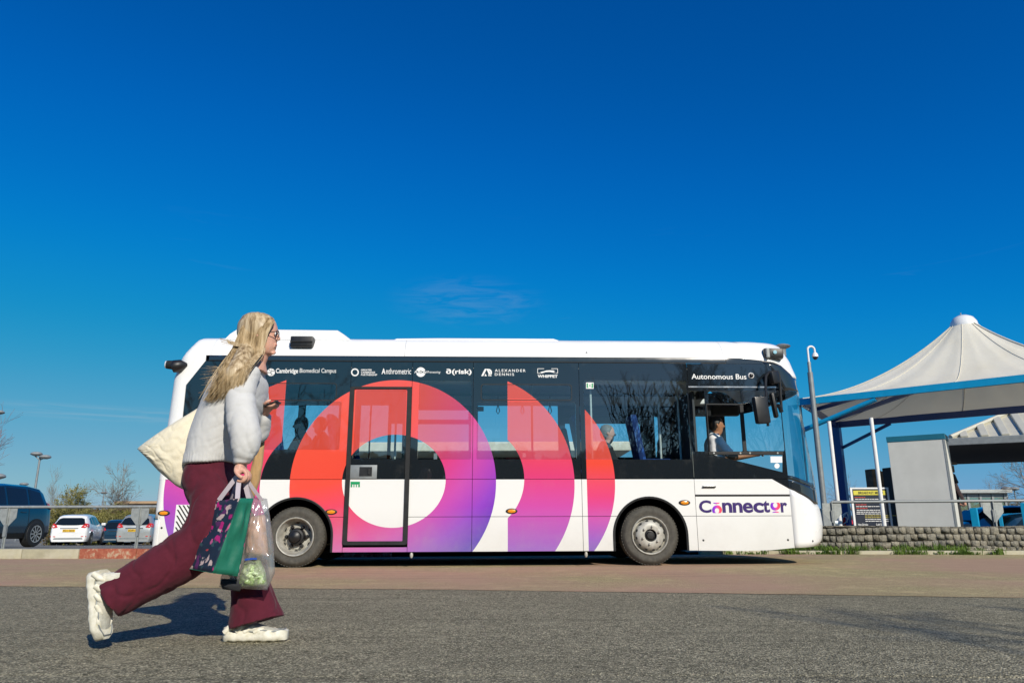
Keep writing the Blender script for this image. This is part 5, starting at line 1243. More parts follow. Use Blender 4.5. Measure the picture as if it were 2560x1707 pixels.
mb=MB(); mb.path([rl(A_+Vector((0,.08,-.62))),rl(A_+fdir*1.55+Vector((0,0,-.10)))],.05,10); mb.build('brace',M['blue'],cnp,40)
# membrane
M['seam']=mat('membrane_seam',(.62,.58,.48),.7)
m,nt,out=newmat('canopy_membrane'); v=coord(nt); b=P(nt,(.80,.77,.68),.65,spec=.3); n=noise_n(nt,.8,5,.6,v); n2=nt.nodes.new('ShaderNodeTexWave'); 
nt.links.new(ramp(nt,n.outputs[0],[(.3,(.92,.85,.68)),(.7,(.98,.93,.80))]).outputs[0],b.inputs['Base Color']); nt.links.new(bump(nt,noise_n(nt,2.2,3,.5,v).outputs[0],.3,.05),b.inputs['Normal'])
tl=nt.nodes.new('ShaderNodeBsdfTranslucent'); tl.inputs[0].default_value=(.80,.72,.52,1); mx=nt.nodes.new('ShaderNodeMixShader'); mx.inputs[0].default_value=.26
nt.links.new(b.outputs[0],mx.inputs[1]); nt.links.new(tl.outputs[0],mx.inputs[2]); nt.links.new(mx.outputs[0],out.inputs[0])
pk=at(2410,812,0+((A_.y+Dn.y)/2)); pkc=(A_+B_+Cn+Dn)/4
Yp=lerp(A_,B_,.5).y+fdir.y*0; 
# peak stands over the middle of the frame's depth, where the photograph's ray meets it
d_=ray(2410,815); t_=None; best=None
for i in range(400):
    Y=9+i*.03; p=Vector((d_.x*Y,Y,CAM_H+d_.z*Y)); q_=(p-A_); u=q_.dot(fdir); vv=(q_-fdir*u); vl=vv.x*bdir.x+vv.y*bdir.y
    e=abs(vl-Lf*.5)
    if best is None or e<best[0]: best=(e,p,u)
PK=best[1]; PU=best[2]
Cn=A_+fdir*(PU*2); Dn=B_+fdir*(PU*2)
mb=MB(); NS,NT=96,26; rings=[]
corners=[A_,Cn,Dn,B_]
for i in range(NT+1):
    t=i/NT; ring=[]
    for j in range(NS):
        s_=j/NS*4; k=int(s_); f=s_-k; e=lerp(corners[k],corners[(k+1)%4],f)
        a=atan2(e.y-PK.y,e.x-PK.x); top=Vector((PK.x+.26*cos(a),PK.y+.26*sin(a),PK.z))
        g=t**1.0; p=Vector((lerp(e.x,top.x,g),lerp(e.y,top.y,g),0)); zz=ZT+.07+(PK.z-ZT-.07)*(t**2.05*.80+t*.20)
        wr=.018*sin(j*1.9+3*noise.noise(Vector((j*.13,0,0))))*(1-t)*t*3+.02*noise.noise(Vector((e.x*1.3,e.y*1.3,t*2)))*(1-t)
        p.z=zz+wr; ring.append(rl(p))
    rings.append(ring)
mb.loft(rings,cap=False); mb.build('membrane',m,cnp,50)
for j in range(4,NS,8):
    mb=MB(); mb.path([r_[j]+Vector((0,0,.004)) for r_ in rings],.008,5,cap=False); mb.build('seam',M['seam'],cnp,60)
for j in range(0,NS,24):
    mb=MB(); mb.path([r_[j]+Vector((0,0,.006)) for r_ in rings],.016,6,cap=False); mb.build('ridge_cable',M['seam'],cnp,60)
mb=MB(); mb.lathe([(0,.24),(.10,.235),(.20,.18),(.26,.08),(.275,.0),(.27,-.06)],rl(PK),'Z',28); mb.build('peak_cap',M['white'],cnp,40)
mb=MB(); mb.path([rl(PK+Vector((-.03,0,.22))),rl(PK+Vector((-.03,0,.30)))],.012,6); mb.build('finial',M['galv'],cnp)
mb=MB(); mb.path([rl(Vector((PK.x,PK.y,.3))),rl(PK)],.09,10); 
# white poles
for (px0,py0,px1,py1,l_) in ((2069,1053,2101,1313,'slim white pole nearest the bus under the canopy'),(2173,1044,2211,1313,'slim white pole in front of the menu board')):
    p=at(px1,py1,14.25); q_=at(px0,py0,14.25); o=MB().path([(0,0,-.2),(0,0,q_.z-p.z)],.038,14).build('white_pole',M['white_pole'],None,40); o.location=p; tag(o,l_,'pole','white poles under the canopy')
# CCTV pole
p=at(2064,1300,15.2); q_=at(2006,931,15.2); cc=empty('cctv_pole',(p.x,15.2,.3),0,'grey pole with a white swan neck dome camera','camera pole')
hz=q_.z-.3
mb=MB(); mb.path([(0,0,0),(0,0,hz)],[.062,.055],14); mb.build('pole',M['galv_dull'],cc,40)
mb=MB(); mb.path([(0,0,0),(0,0,.42)],[.12,.12],4); mb.box((0,0,.25),(.18,.18,.5),bev=.02); mb.build('pole_base',M['galv_dull'],cc)
mb=MB(); z2=at(2000,905,15.2).z-.3; z3=at(2003,866,15.2).z-.3; mb.path([(0,0,hz-.05),(0,0,z2)],.035,10); mb.build('spigot',M['galv'],cc,40)
mb=MB(); r_=.075; mb.path([(0,0,z2-.02),(0,0,z3-r_)]+[(r_-r_*cos(radians(a)),0,z3-r_+r_*sin(radians(a))) for a in range(0,181,20)]+[(2*r_,0,z3-r_-.08)],.022,10); mb.build('swan_neck',M['white'],cc,40)
mb=MB(); c_=(2*r_,0,z3-r_-.13); mb.lathe([(0,.07),(.04,.06),(.062,.02),(.066,-.03)],c_,'Z',16); hd=mb.build('camera_housing',M['white'],cc,40)
mb=MB(); mb.lathe([(.055,-.03),(.05,-.06),(.03,-.085),(0,-.095)],c_,'Z',16); mb.build('dome_lens',M['black'],hd,40)
# kiosk
ka=radians(-36); k0=at(2245,1313,14.75); kw=.6
for _ in range(400):
    e_=Vector((k0.x+kw*cos(ka),14.75+kw*sin(ka),.45)); d_=e_-Vector((0,0,CAM_H)); 
    if 1280+FPX*d_.dot(_r)/d_.dot(_F)>2393: break
    kw+=.005
kt=at(2212,1092,14.75).z
ks=empty('kiosk',(k0.x,14.75,.25),ka,'plain grey rendered box kiosk with a teal top edge','kiosk')
mb=MB(); mb.bx(0,kw,0,.62,0,kt-.36,.008); mb.build('body',M['box_grey'],ks)
mb=MB(); mb.bx(-.01,kw+.01,-.01,.63,kt-.36,kt-.25,.006); mb.build('top_trim',M['teal'],ks)
mb=MB(); mb.bx(-.012,kw+.012,-.012,.63,0,.16); mb.build('plinth',M['plinth'],ks)
mb=MB(); mb.bx(kw-.035,kw+.004,-.006,-.0,.16,kt-.36); mb.build('corner_trim',M['galv'],ks)
# menu board
b0,b1=at(2137,1313,14.95),at(2233,1315,14.95); bt=at(2128,1222,14.95).z; bw_=b1.x-b0.x-.03
mbd=empty('menu_board',(b0.x,14.95,.3),0,'dark menu board with a yellow breakfast menu header in a white frame','sign'); bh=bt-.3
fr_=MB(); fr_.bx(-.02,.02,-.02,.02,0,bh); fr_.build('frame_post',M['white_pole'],mbd)
fr_=MB(); fr_.bx(bw_-.02,bw_+.02,-.02,.02,0,bh); fr_.build('frame_post',M['white_pole'],mbd)
fr_=MB(); fr_.bx(-.02,bw_+.02,-.02,.02,bh,bh+.03); fr_.build('frame_rail',M['white_pole'],mbd)
fr_=MB(); fr_.bx(.02,bw_-.02,-.01,.01,.05,bh); brd=fr_.build('board',mat('menu_navy',(.012,.018,.035),.35,0,.1,3,coat=.5),mbd)
fr_=MB(); fr_.bx(.04,bw_-.04,-.016,-.011,bh-.12,bh-.03); fr_.build('header',mat('menu_yellow',(.62,.55,.05),.5),brd)
def wtxt(s,x0,x1_,z0,z1_,mt,y=-.02,bold=.01):
    me=curve_mesh(s,bold); vs=[v.co.copy() for v in me.vertices]; ax,bx_=min(v.x for v in vs),max(v.x for v in vs); ay,by=min(v.y for v in vs),max(v.y for v in vs)
    for v in me.vertices: v.co=Vector((lerp(x0,x1_,(v.co.x-ax)/(bx_-ax)),y,lerp(z0,z1_,(v.co.y-ay)/(by-ay))))
    me.materials.clear(); link('lettering',me,mt,mbd)
wtxt('BREAKFAST MENU',.14,bw_-.10,bh-.10,bh-.05,M['line_dark'])
MR=mat('menu_red',(.6,.05,.03),.5)
rnd=random.Random(4); lw=M['ink_white']
zz=bh-.16
for i in range(14):
    mt=MR if i in (0,2,4,6) else (mat('menu_gold',(.5,.42,.08),.5) if i in (10,11) else lw); x_=.05+rnd.uniform(0,.02) if i<10 else .22
    segs=rnd.randint(2,3)
    L_=(bw_*.3 if i in (0,2,4,6) else bw_*rnd.uniform(.6,.85)); mb=MB()
    while L_>0:
        w_=rnd.uniform(.03,.08); mb.bx(x_,x_+w_,-.014,-.011,zz-.012,zz); x_+=w_+.010; L_-=w_+.01
    o=mb.build('print_line',mt,brd); o['kind']='stuff'; zz-=.036
wtxt('Hot Drinks',.06,.26,.16,.20,lw); wtxt('Cold Drinks',.42,.62,.16,.20,lw)
for i in range(3):
    for x_ in (.08,.44): mb=MB(); mb.bx(x_,x_+.14,-.014,-.011,.10-.035*i,.112-.035*i); mb.bx(x_+.2,x_+.24,-.014,-.011,.10-.035*i,.112-.035*i); o=mb.build('print_line',lw,brd); o['kind']='stuff'
# timber posts
def tpost(px0,px1,py,Y,lab,mt,top=0):
    a=at(px0,py,Y); b_=at(px1,py,Y); w_=b_.x-a.x; E_=empty('timber_post',((a.x+b_.x)/2,Y,.2),.15,lab,'post'); mb=MB(); h_=a.z-.2
    n=3 if w_>.2 else 1
    for i in range(n):
        mb=MB(); x_=-w_/2+w_/n*(i+.5); mb.box((x_,rnd.uniform(-.01,.01),h_/2-i*.01),(w_/n-.008,.28,h_-i*.03),bev=.015); mb.build('plank',mt,E_)
tpost(2168,2206,1173,17.6,'weathered brown timber post behind the menu board',M['timber']); tpost(2213,2224,1169,16.6,'dark tarred timber post left of the kiosk',M['timber_dark'])
p=at(2380,1168,17); E_=empty('timber_post',(p.x-.12,17,.2),.2,'brown timber post top peeping out right of the kiosk','post'); mb=MB(); mb.box((0,0,(p.z)/2-.1),(.16,.16,p.z-.1),bev=.01); mb.build('shaft',M['timber'],E_)
mb=MB(); mb.box((.04,0,p.z-.12),(.30,.24,.05),bev=.01); mb.box((.02,0,p.z-.24),(.2,.18,.16),bev=.01); mb.build('cap',M['timber'],E_)
# blue posts of the shelter seats
for px0,px1,py,l_ in ((2419,2443,1269,'blue steel post right of the kiosk'),(2491,2503,1281,'narrow blue post behind the guard rail bracket'),(2545,2572,1257,'blue steel post at the right edge')):
    a=at(px0,py,16.2); b_=at(px1,py,16.2); w_=b_.x-a.x; mb=MB(); mb.box((0,0,(a.z-.2)/2),(w_*.62,w_*.62,a.z-.2),Matrix.Rotation(.85,3,'Z'),bev=.006); o=mb.build('blue_post',M['blue'],None); o.location=((a.x+b_.x)/2+.02,16.2,.2); tag(o,l_,'post','blue posts beyond the guard rail')
# red hydrant with hose by the blue column
p=at(2106,1300,15.6); hE=empty('standpipe',(p.x,15.6,.3),0,'small red standpipe with pale hose at the foot of the blue column','hydrant')
mb=MB(); mb.box((0,0,.17),(.10,.1,.34),bev=.02); mb.build('body',mat('red_enamel',(.55,.02,.03),.4),hE)
mb=MB(); mb.path([(.02+.12*(1+.3*sin(i*.9))*cos(i*.55)*(.4+.04*i),-.06,.22+.1*sin(i*.62)+.008*i) for i in range(22)],.010,6); mb.build('hose',M['white_pole'],hE,40)
# station building with ribbed metal roof
e0=at(2378,1106,21.0); sbz=e0.z
sb=empty('station_building',(e0.x,21,.2),radians(-28),'building with a cream ribbed metal hip roof at the right edge','building')
# roof in local axes: x along the eave (to the right), y back
zE=sbz-.2
def rfz(y): return zE+.12+y*.42
Le=12; 
mb=MB(); mb.add([(-.0,0,zE+.10),(Le,0,zE+.10),(Le,4.2,rfz(4.2)),(3.6,4.2,rfz(4.2))],[(0,1,2,3)]); mb.add([(0,0,zE+.10),(3.6,4.2,rfz(4.2)),(0,8.4,zE+.10)],[(0,1,2)]); rf=mb.build('roof',mat('cream_metal_roof',(.58,.55,.44),.45,.1,.05,2),sb)
for i in range(24):
    x=.35+i*.5; y1_=min(4.2,(x)*4.2/3.6-.0)
    if y1_<.25: continue
    mb=MB(); a=Vector((x,.02,zE+.13)); b_=Vector((x,y1_,rfz(y1_)+.03)); d=(b_-a); R_=d.to_track_quat('Y','Z').to_matrix(); mb.box((a+b_)/2,(.20,d.length,.11),R_,bev=.02); mb.build('roof_rib',M['white'] if False else rf.data.materials[0],rf)
mb=MB(); mb.path([(0,0,zE+.16),(3.6,4.2,rfz(4.2)+.05)],.07,6); mb.build('hip_cap',rf.data.materials[0],rf)
mb=MB(); mb.bx(-.25,Le,-.28,0.0,zE-.10,zE+.10,.01); mb.build('gutter',M['galv_dull'],sb)
mb=MB(); mb.add([(-.2,-.1,zE-.10),(Le,-.1,zE-.10),(Le,8,zE-.10),(-.2,8.2,zE-.10)],[(0,1,2,3)]); mb.build('soffit',M['timber_dark'],sb)
mb=MB(); mb.path([(2.2,.3,zE-.1),(2.2,.3,zE-.35),(9,.3,zE-.35)],.04,6); mb.build('downpipe',M['galv_dull'],sb)
mb=MB(); mb.bx(6.5,Le,1.6,6.5,0,zE-.45); mb.build('wall',M['box_grey'],sb)
for x in (7.0,11): mb=MB(); mb.bx(x,x+.2,.8,1.0,0,zE-.45); mb.build('post',M['blue_dark'],sb)
# ------------------------------------------------------------------ people
def fabric(name,c,var=.12,scale=14,bmp=.35,bs=260,fold=.0):
    m,nt,out=newmat(name); v=coord(nt); b=P(nt,c,.9,spec=.2); b.inputs['Sheen Weight'].default_value=.08
    n=noise_n(nt,scale,5,.65,v); nt.links.new(ramp(nt,n.outputs[0],[(.3,tuple(x*(1-var) for x in c)),(.7,tuple(min(1,x*(1+var)) for x in c))]).outputs[0],b.inputs['Base Color'])
    n2=noise_n(nt,bs,2,.5,v); nt.links.new(bump(nt,n2.outputs[0],bmp,.002),b.inputs['Normal']); nt.links.new(b.outputs[0],out.inputs[0]); return m
M['sweat']=fabric('pale_grey_sweatshirt',(.57,.565,.55),.05,20,.15); M['burg']=fabric('burgundy_trousers',(.090,.012,.024),.18); M['tote']=fabric('cream_canvas',(.70,.64,.49),.07,9,.5,180)
M['tan']=fabric('tan_bag',(.42,.27,.13)); M['dark_cloth']=fabric('dark_jacket',(.03,.032,.036)); M['shirt']=fabric('white_shirt',(.86,.86,.86),.03)
def skinmat(name,c):
    m,nt,out=newmat(name); b=P(nt,c,.5,spec=.4); b.inputs['Subsurface Weight'].default_value=.15; b.inputs['Subsurface Radius'].default_value=(.01,.004,.002)
    n=noise_n(nt,30,4,.6,coord(nt)); nt.links.new(ramp(nt,n.outputs[0],[(.3,tuple(x*.9 for x in c)),(.7,tuple(min(1,x*1.08) for x in c))]).outputs[0],b.inputs['Base Color']); nt.links.new(b.outputs[0],out.inputs[0]); return m
M['skin']=skinmat('fair_skin',(.62,.34,.25)); M['skin_b']=skinmat('tanned_skin',(.36,.17,.09))
m,nt,out=newmat('shoe_cream'); v=coord(nt); b=P(nt,(.7,.68,.55),.6); n=noise_n(nt,26,4,.6,v); nt.links.new(ramp(nt,n.outputs[0],[(.35,(.60,.57,.44)),(.65,(.78,.75,.64))]).outputs[0],b.inputs['Base Color']); nt.links.new(bump(nt,n.outputs[0],.4,.004),b.inputs['Normal']); nt.links.new(b.outputs[0],out.inputs[0]); M['shoe']=m
M['shoe_grey']=mat('shoe_mesh',(.50,.49,.42),.7,0,.2,60)
m,nt,out=newmat('blonde_hair'); v=coord(nt); b=P(nt,(.5,.36,.17),.42,spec=.45); mp=nt.nodes.new('ShaderNodeMapping'); mp.inputs['Scale'].default_value=(44,44,4); nt.links.new(v,mp.inputs[0]); n=noise_n(nt,1.5,4,.6,mp.outputs[0])
nt.links.new(ramp(nt,n.outputs[0],[(.30,(.13,.085,.045)),(.44,(.33,.235,.125)),(.58,(.52,.40,.245)),(.75,(.64,.53,.36))]).outputs[0],b.inputs['Base Color']); nt.links.new(b.outputs[0],out.inputs[0]); M['hair']=m
M['hair_dark']=mat('dark_hair',(.018,.012,.009),.5,0,.3,60); M['hair_grey']=mat('grey_hair',(.20,.19,.17),.6,0,.3,60)

def rings_from(pts,n=20,power=2.0):
    # pts: (x,y,z, r_inplane, r_side) ; the ring lies across the path, its side axis along world Y
    P_=[Vector(p[:3]) for p in pts]; out=[]
    for i,p in enumerate(P_):
        t=(P_[min(i+1,len(P_)-1)]-P_[max(i-1,0)]).normalized(); yv=Vector((0,1,0)); a=yv.cross(t)
        if a.length<.05: a=Vector((1,0,0))
        a.normalize(); b=t.cross(a).normalized(); r1,r2=pts[i][3],pts[i][4]; ring=[]
        for j in range(n):
            an=2*pi*j/n; c_,s_=cos(an),sin(an); c_=abs(c_)**(2/power)*(1 if c_>0 else -1); s_=abs(s_)**(2/power)*(1 if s_>0 else -1)
            ring.append(p+a*c_*r1+b*s_*r2)
        out.append(ring)
    return out
def dens(pts,k=4):
    out=[]; n=len(pts)
    for i in range(n-1):
        p0,p1,p2,p3=pts[max(i-1,0)],pts[i],pts[i+1],pts[min(i+2,n-1)]
        for j in range(k):
            t=j/k; out.append(tuple(.5*((2*b)+(-a+c)*t+(2*a-5*b+4*c-d)*t*t+(-a+3*b-3*c+d)*t**3) for a,b,c,d in zip(p0,p1,p2,p3)))
    out.append(tuple(pts[-1])); return out
def tubeL(mb,pts,n=20,power=2.0,k=4): mb.loft(rings_from(dens(pts,k),n,power))
def fuse(mb,name,mt,parent,voxel,smooth=6,folds=None,decim=None):
    me=bpy.data.meshes.new(name); me.from_pydata(mb.v,[],mb.f); bm=bmesh.new(); bm.from_mesh(me); bmesh.ops.recalc_face_normals(bm,faces=bm.faces[:]); bm.to_mesh(me); bm.free()
    o=bpy.data.objects.new('tmp',me); COL.objects.link(o); r=o.modifiers.new('r','REMESH'); r.mode='VOXEL'; r.voxel_size=voxel; s_=o.modifiers.new('s','SMOOTH'); s_.iterations=smooth; s_.factor=.5
    dg=bpy.context.evaluated_depsgraph_get(); m2=bpy.data.meshes.new_from_object(o.evaluated_get(dg)); bpy.data.objects.remove(o); m2.name=name
    if folds:
        m2.update(); nr=[v.normal.copy() for v in m2.vertices]
        for v,n_ in zip(m2.vertices,nr): v.co+=n_*folds(v.co,n_)
    m2.materials.clear(); m2.materials.append(mt); m2.polygons.foreach_set('use_smooth',[True]*len(m2.polygons))
    o=bpy.data.objects.new(name,m2); COL.objects.link(o); o.parent=parent; return o
def pxp(px,py,Y,rx,ry): p=at(px,py,Y); return (p.x,p.y,p.z,rx,ry)
K=1/478.
WX,WY=-1.45,3.68
lady=empty('person',(WX,WY,0),0,'woman with long blonde hair, pale grey sweatshirt and burgundy trousers striding past the bus','person')
def shiftmb(mb): mb.v=[(x-WX,y-WY,z) for x,y,z in mb.v]; return mb
# body: head, neck, torso, arms, legs and hands in one surface
Bd=MB()
YC=3.70
prof=[(787,652,648,.012),(789.5,665,630,.034),(794,675,618,.052),(801,684,609,.064),(810,690,603,.072),(820,693,601,.076),(829,693.5,600,.077),(836,691.5,600,.077),(843,692,601,.075),(850,692,603,.073),(856,691,606,.070),(862,690.5,611,.067),(868,689.5,616,.063),(874,687.5,622,.058),(880,684,629,.052),(885,680,636,.044),(889,672,642,.032)]
def headring(py,f,b_,w_):
    pz=at(650,py,YC).z; xf_=at(f,py,YC).x; xb=at(b_,py,YC).x; cx=(xf_+xb)/2; rx=(xf_-xb)/2; ring=[]
    for j in range(36):
        an=2*pi*j/36; c_,s_=cos(an),sin(an); p_=2.35
        x=cx+rx*abs(c_)**(2/p_)*(1 if c_>0 else -1); y=YC+w_*abs(s_)**(2/p_)*(1 if s_>0 else -1)*(1-.16*max(0,c_))
        ring.append(Vector((x,y,pz)))
    return ring
Bd.loft([headring(*p) for p in dens(prof,2)])
nose=[pxp(690,832,YC,.006,.007),pxp(693.5,838,YC,.008,.008),pxp(696,843,YC,.008,.009),pxp(697.5,847,YC,.0085,.010),pxp(694,850.5,YC,.006,.010)]
tubeL(Bd,nose,10,k=2)
for s_ in (-1,1): tubeL(Bd,[pxp(695,849.5,YC+s_*.008,.004,.005),pxp(692,851,YC+s_*.011,.004,.005)],8,k=1)
Bd.path([at(688.5,861,YC-.022),at(691,860.5,YC-.008),at(691.5,861,YC),at(691,860.5,YC+.008),at(688.5,861,YC+.022)],[.002,.0045,.004,.0045,.002],8)
Bd.path([at(687,866.5,YC-.020),at(690,866.8,YC),at(687,866.5,YC+.020)],[.003,.005,.003],8)
Bd.path([at(681,884,YC-.018),at(685,881,YC),at(681,884,YC+.018)],[.008,.012,.008],8)
for s_ in (-1,1): Bd.path([at(641,832,YC+s_*.074),at(645,840,YC+s_*.080),at(643,850,YC+s_*.074)],[.008,.013,.006],8)
tubeL(Bd,[pxp(650,870,YC,.052,.05),pxp(646,890,YC,.050,.05),pxp(640,905,YC,.052,.055),pxp(634,925,YC,.07,.11)],20)
tubeL(Bd,[pxp(634,915,YC,.05,.07),pxp(612,935,YC,.085,.17),pxp(596,975,YC,.105,.165),pxp(578,1030,YC,.10,.15),pxp(556,1095,YC,.090,.13),pxp(540,1160,YC,.090,.14),pxp(532,1210,YC,.10,.15),pxp(532,1250,YC,.09,.14)],24)
HX,HY=603,1176; HYd=3.47
tubeL(Bd,[pxp(612,935,3.56,.05,.05),pxp(603,985,3.53,.045,.045),pxp(604,1060,3.49,.040,.042),pxp(612,1085,3.48,.038,.040),pxp(609,1130,3.47,.029,.031),pxp(605,1152,3.47,.022,.027)],14)
tubeL(Bd,[pxp(628,935,3.86,.05,.05),pxp(636,1000,3.88,.044,.044),pxp(640,1068,3.88,.042,.042),pxp(652,1048,3.85,.034,.034),pxp(664,1030,3.82,.024,.024)],14)
tubeL(Bd,[pxp(530,1215,3.62,.09,.09),pxp(524,1290,3.60,.075,.08),pxp(484,1366,3.57,.062,.065),pxp(400,1420,3.53,.060,.058),pxp(320,1468,3.50,.045,.045),pxp(252,1498,3.48,.038,.036)],16)
tubeL(Bd,[pxp(545,1215,3.78,.10,.09),pxp(585,1300,3.77,.08,.08),pxp(616,1390,3.74,.062,.062),pxp(624,1470,3.73,.055,.055),pxp(622,1545,3.72,.04,.038),pxp(622,1575,3.72,.04,.036)],16)
# near hand, palm facing the body, fingers curled round the straps
tubeL(Bd,[pxp(605,1150,3.47,.022,.026),pxp(604,1162,3.468,.022,.036),pxp(603,1174,3.465,.020,.042),pxp(604,1184,3.466,.014,.038)],14,2.4)
strap_c=at(604,1192,3.472)
for k,(dy,L1,r_) in enumerate(((-.034,1.0,.0088),(-.012,1.08,.0090),(.011,1.0,.0086),(.032,.85,.0076))):
    # knuckle outward to camera side, then down and back under the straps
    x0=strap_c.x; y0=strap_c.y; z0=strap_c.z
    pts=[(x0+.010,y0+dy,z0+.034),(x0+.030*L1,y0+dy,z0+.018),(x0+.034*L1,y0+dy,z0-.006),(x0+.016*L1,y0+dy,z0-.022),(x0-.006,y0+dy,z0-.016)]
    Bd.path([Vector(p) for p in dens(pts,3)],r_,10)
pts=[(strap_c.x-.016,strap_c.y-.03,strap_c.z+.05),(strap_c.x-.014,strap_c.y-.044,strap_c.z+.026),(strap_c.x+.004,strap_c.y-.050,strap_c.z+.004),(strap_c.x+.022,strap_c.y-.046,strap_c.z-.006)]
Bd.path([Vector(p) for p in dens(pts,3)],.0095,10)
# far hand round the phone
fh=at(668,1021,3.80); tubeL(Bd,[pxp(662,1032,3.82,.022,.026),pxp(668,1022,3.80,.020,.036),pxp(675,1016,3.78,.014,.036)],14)
for k,dy in enumerate((-.030,-.010,.010,.030)):
    c_=at(676,1015,3.78); Bd.path([Vector(p) for p in dens([(c_.x-.01,c_.y+dy,c_.z),(c_.x+.014,c_.y+dy,c_.z-.004),(c_.x+.030,c_.y+dy,c_.z+.008),(c_.x+.026,c_.y+dy,c_.z+.022)],3)],.0082,8)
c_=at(672,1013,3.77); Bd.path([Vector(p) for p in dens([(c_.x-.012,c_.y-.03,c_.z),(c_.x+.004,c_.y-.042,c_.z+.012),(c_.x+.022,c_.y-.036,c_.z+.02)],3)],.009,8)
body=fuse(shiftmb(Bd),'body',M['skin'],lady,.0042,3)
# sweatshirt
Sw=MB()
tubeL(Sw,[pxp(632,903,YC,.060,.072),pxp(626,917,YC,.072,.115),pxp(616,935,YC,.100,.190),pxp(604,965,YC,.122,.205),pxp(585,1010,YC,.140,.200),pxp(566,1060,YC,.146,.195),pxp(548,1105,YC,.140,.192),pxp(538,1138,YC,.130,.188),pxp(534,1150,YC,.126,.186),pxp(533,1162,YC,.126,.188)],32,2.2)
tubeL(Sw,[pxp(622,928,3.60,.07,.06),pxp(608,955,3.55,.070,.066),pxp(602,1000,3.51,.072,.068),pxp(606,1050,3.47,.073,.068),pxp(614,1092,3.455,.073,.068),pxp(612,1125,3.455,.063,.058),pxp(608,1142,3.46,.050,.050),pxp(606,1149,3.46,.040,.042),pxp(605.5,1160,3.46,.040,.042)],26,2.2)
tubeL(Sw,[pxp(622,930,3.82,.07,.06),pxp(634,980,3.88,.074,.07),pxp(636,1040,3.90,.078,.075),pxp(638,1078,3.89,.074,.07),pxp(650,1062,3.87,.062,.06),pxp(659,1044,3.84,.045,.045),pxp(664,1034,3.83,.034,.036)],20,2.2)
# hood lying on the back and neck opening
tubeL(Sw,[pxp(652,902,YC-.062,.014,.022),pxp(630,894,YC-.080,.018,.026),pxp(606,902,YC-.07,.026,.034),pxp(600,914,YC-.03,.028,.04),pxp(600,914,YC+.03,.028,.04),pxp(606,902,YC+.07,.026,.034),pxp(630,894,YC+.080,.018,.026),pxp(652,902,YC+.062,.014,.022),pxp(656,905,YC,.014,.02)],14)
def ridge(q,w_=.22):
    return max(0,1-abs(noise.noise(q))/w_)**1.5
def fold_s(co,n_):
    x,y,z=co; f=noise.noise(Vector((x*3,y*3,z*3)))*.005
    f-=.0050*ridge(Vector((x*3.2+z*3.4,y*2.5,z*3.6-x*2)),.16)       # broad drag folds
    f-=.0016*ridge(Vector((x*9-z*6+7,y*5,z*9+x*4)),.2)
    f+=.0006*noise.noise(co*70)
    ex,ez=.03,1.00-.0
    dd=max(0,1-((x-.10)**2+(z-1.02)**2)**.5/.20)
    f-=.0025*dd*max(0,sin((z*1.0-x*.55)*95+2.5*noise.noise(Vector((x*9,y*9,z*5)))))**2
    dw=max(0,1-abs(z-.93)/.10); f-=.0015*dw*max(0,sin((x*1.0+z*.5+y*.4)*85+3*noise.noise(Vector((x*7,y*7,z*7)))))**2
    if z<.885: f+=.0012*sin(atan2(y,x+.05)*60)
    return f
sweat=fuse(shiftmb(Sw),'sweatshirt',M['sweat'],lady,.0065,14,fold_s)
# ribbed hem and cuffs
# trousers
Tr=MB()
tubeL(Tr,[pxp(534,1152,YC,.112,.162),pxp(531,1175,YC,.118,.172),pxp(528,1205,YC,.118,.180),pxp(533,1240,YC,.105,.175),pxp(538,1262,YC,.075,.14)],30,2.3)
tubeL(Tr,[pxp(526,1205,3.64,.105,.115),pxp(531,1255,3.60,.100,.112),pxp(526,1310,3.57,.112,.112),pxp(497,1362,3.565,.118,.110),pxp(452,1394,3.55,.116,.108),pxp(400,1426,3.53,.110,.105),pxp(345,1456,3.51,.102,.100),pxp(300,1484,3.49,.096,.097),pxp(276,1499,3.48,.094,.096)],26,2.2)
tubeL(Tr,[pxp(542,1205,3.77,.118,.115),pxp(574,1290,3.77,.108,.108),pxp(606,1370,3.75,.098,.10),pxp(622,1430,3.735,.090,.095),pxp(630,1480,3.73,.098,.098),pxp(636,1520,3.725,.116,.105),pxp(641,1556,3.72,.134,.115)],26,2.2)
def fold_t(co,n_):
    x,y,z=co
    f=noise.noise(Vector((x*5,y*5,z*5)))*.006-.006*ridge(Vector((x*9+z*4,y*7,z*8-x*6)),.25)+.0012*noise.noise(co*55)
    if z<.62:
        # long folds running down each leg
        if x<-.1: u=(x*.80+z*1.05)*20
        else: u=(x*1.0-z*.1)*26
        f-=.013*max(0,1-abs(sin(u*.5+2.2*noise.noise(Vector((x*3,y*5,z*3)))+y*14))/.35)*(.55+.45*noise.noise(Vector((x*3,y*5,z*3))))
    return f
trous=fuse(shiftmb(Tr),'trousers',M['burg'],lady,.0065,4,fold_t)
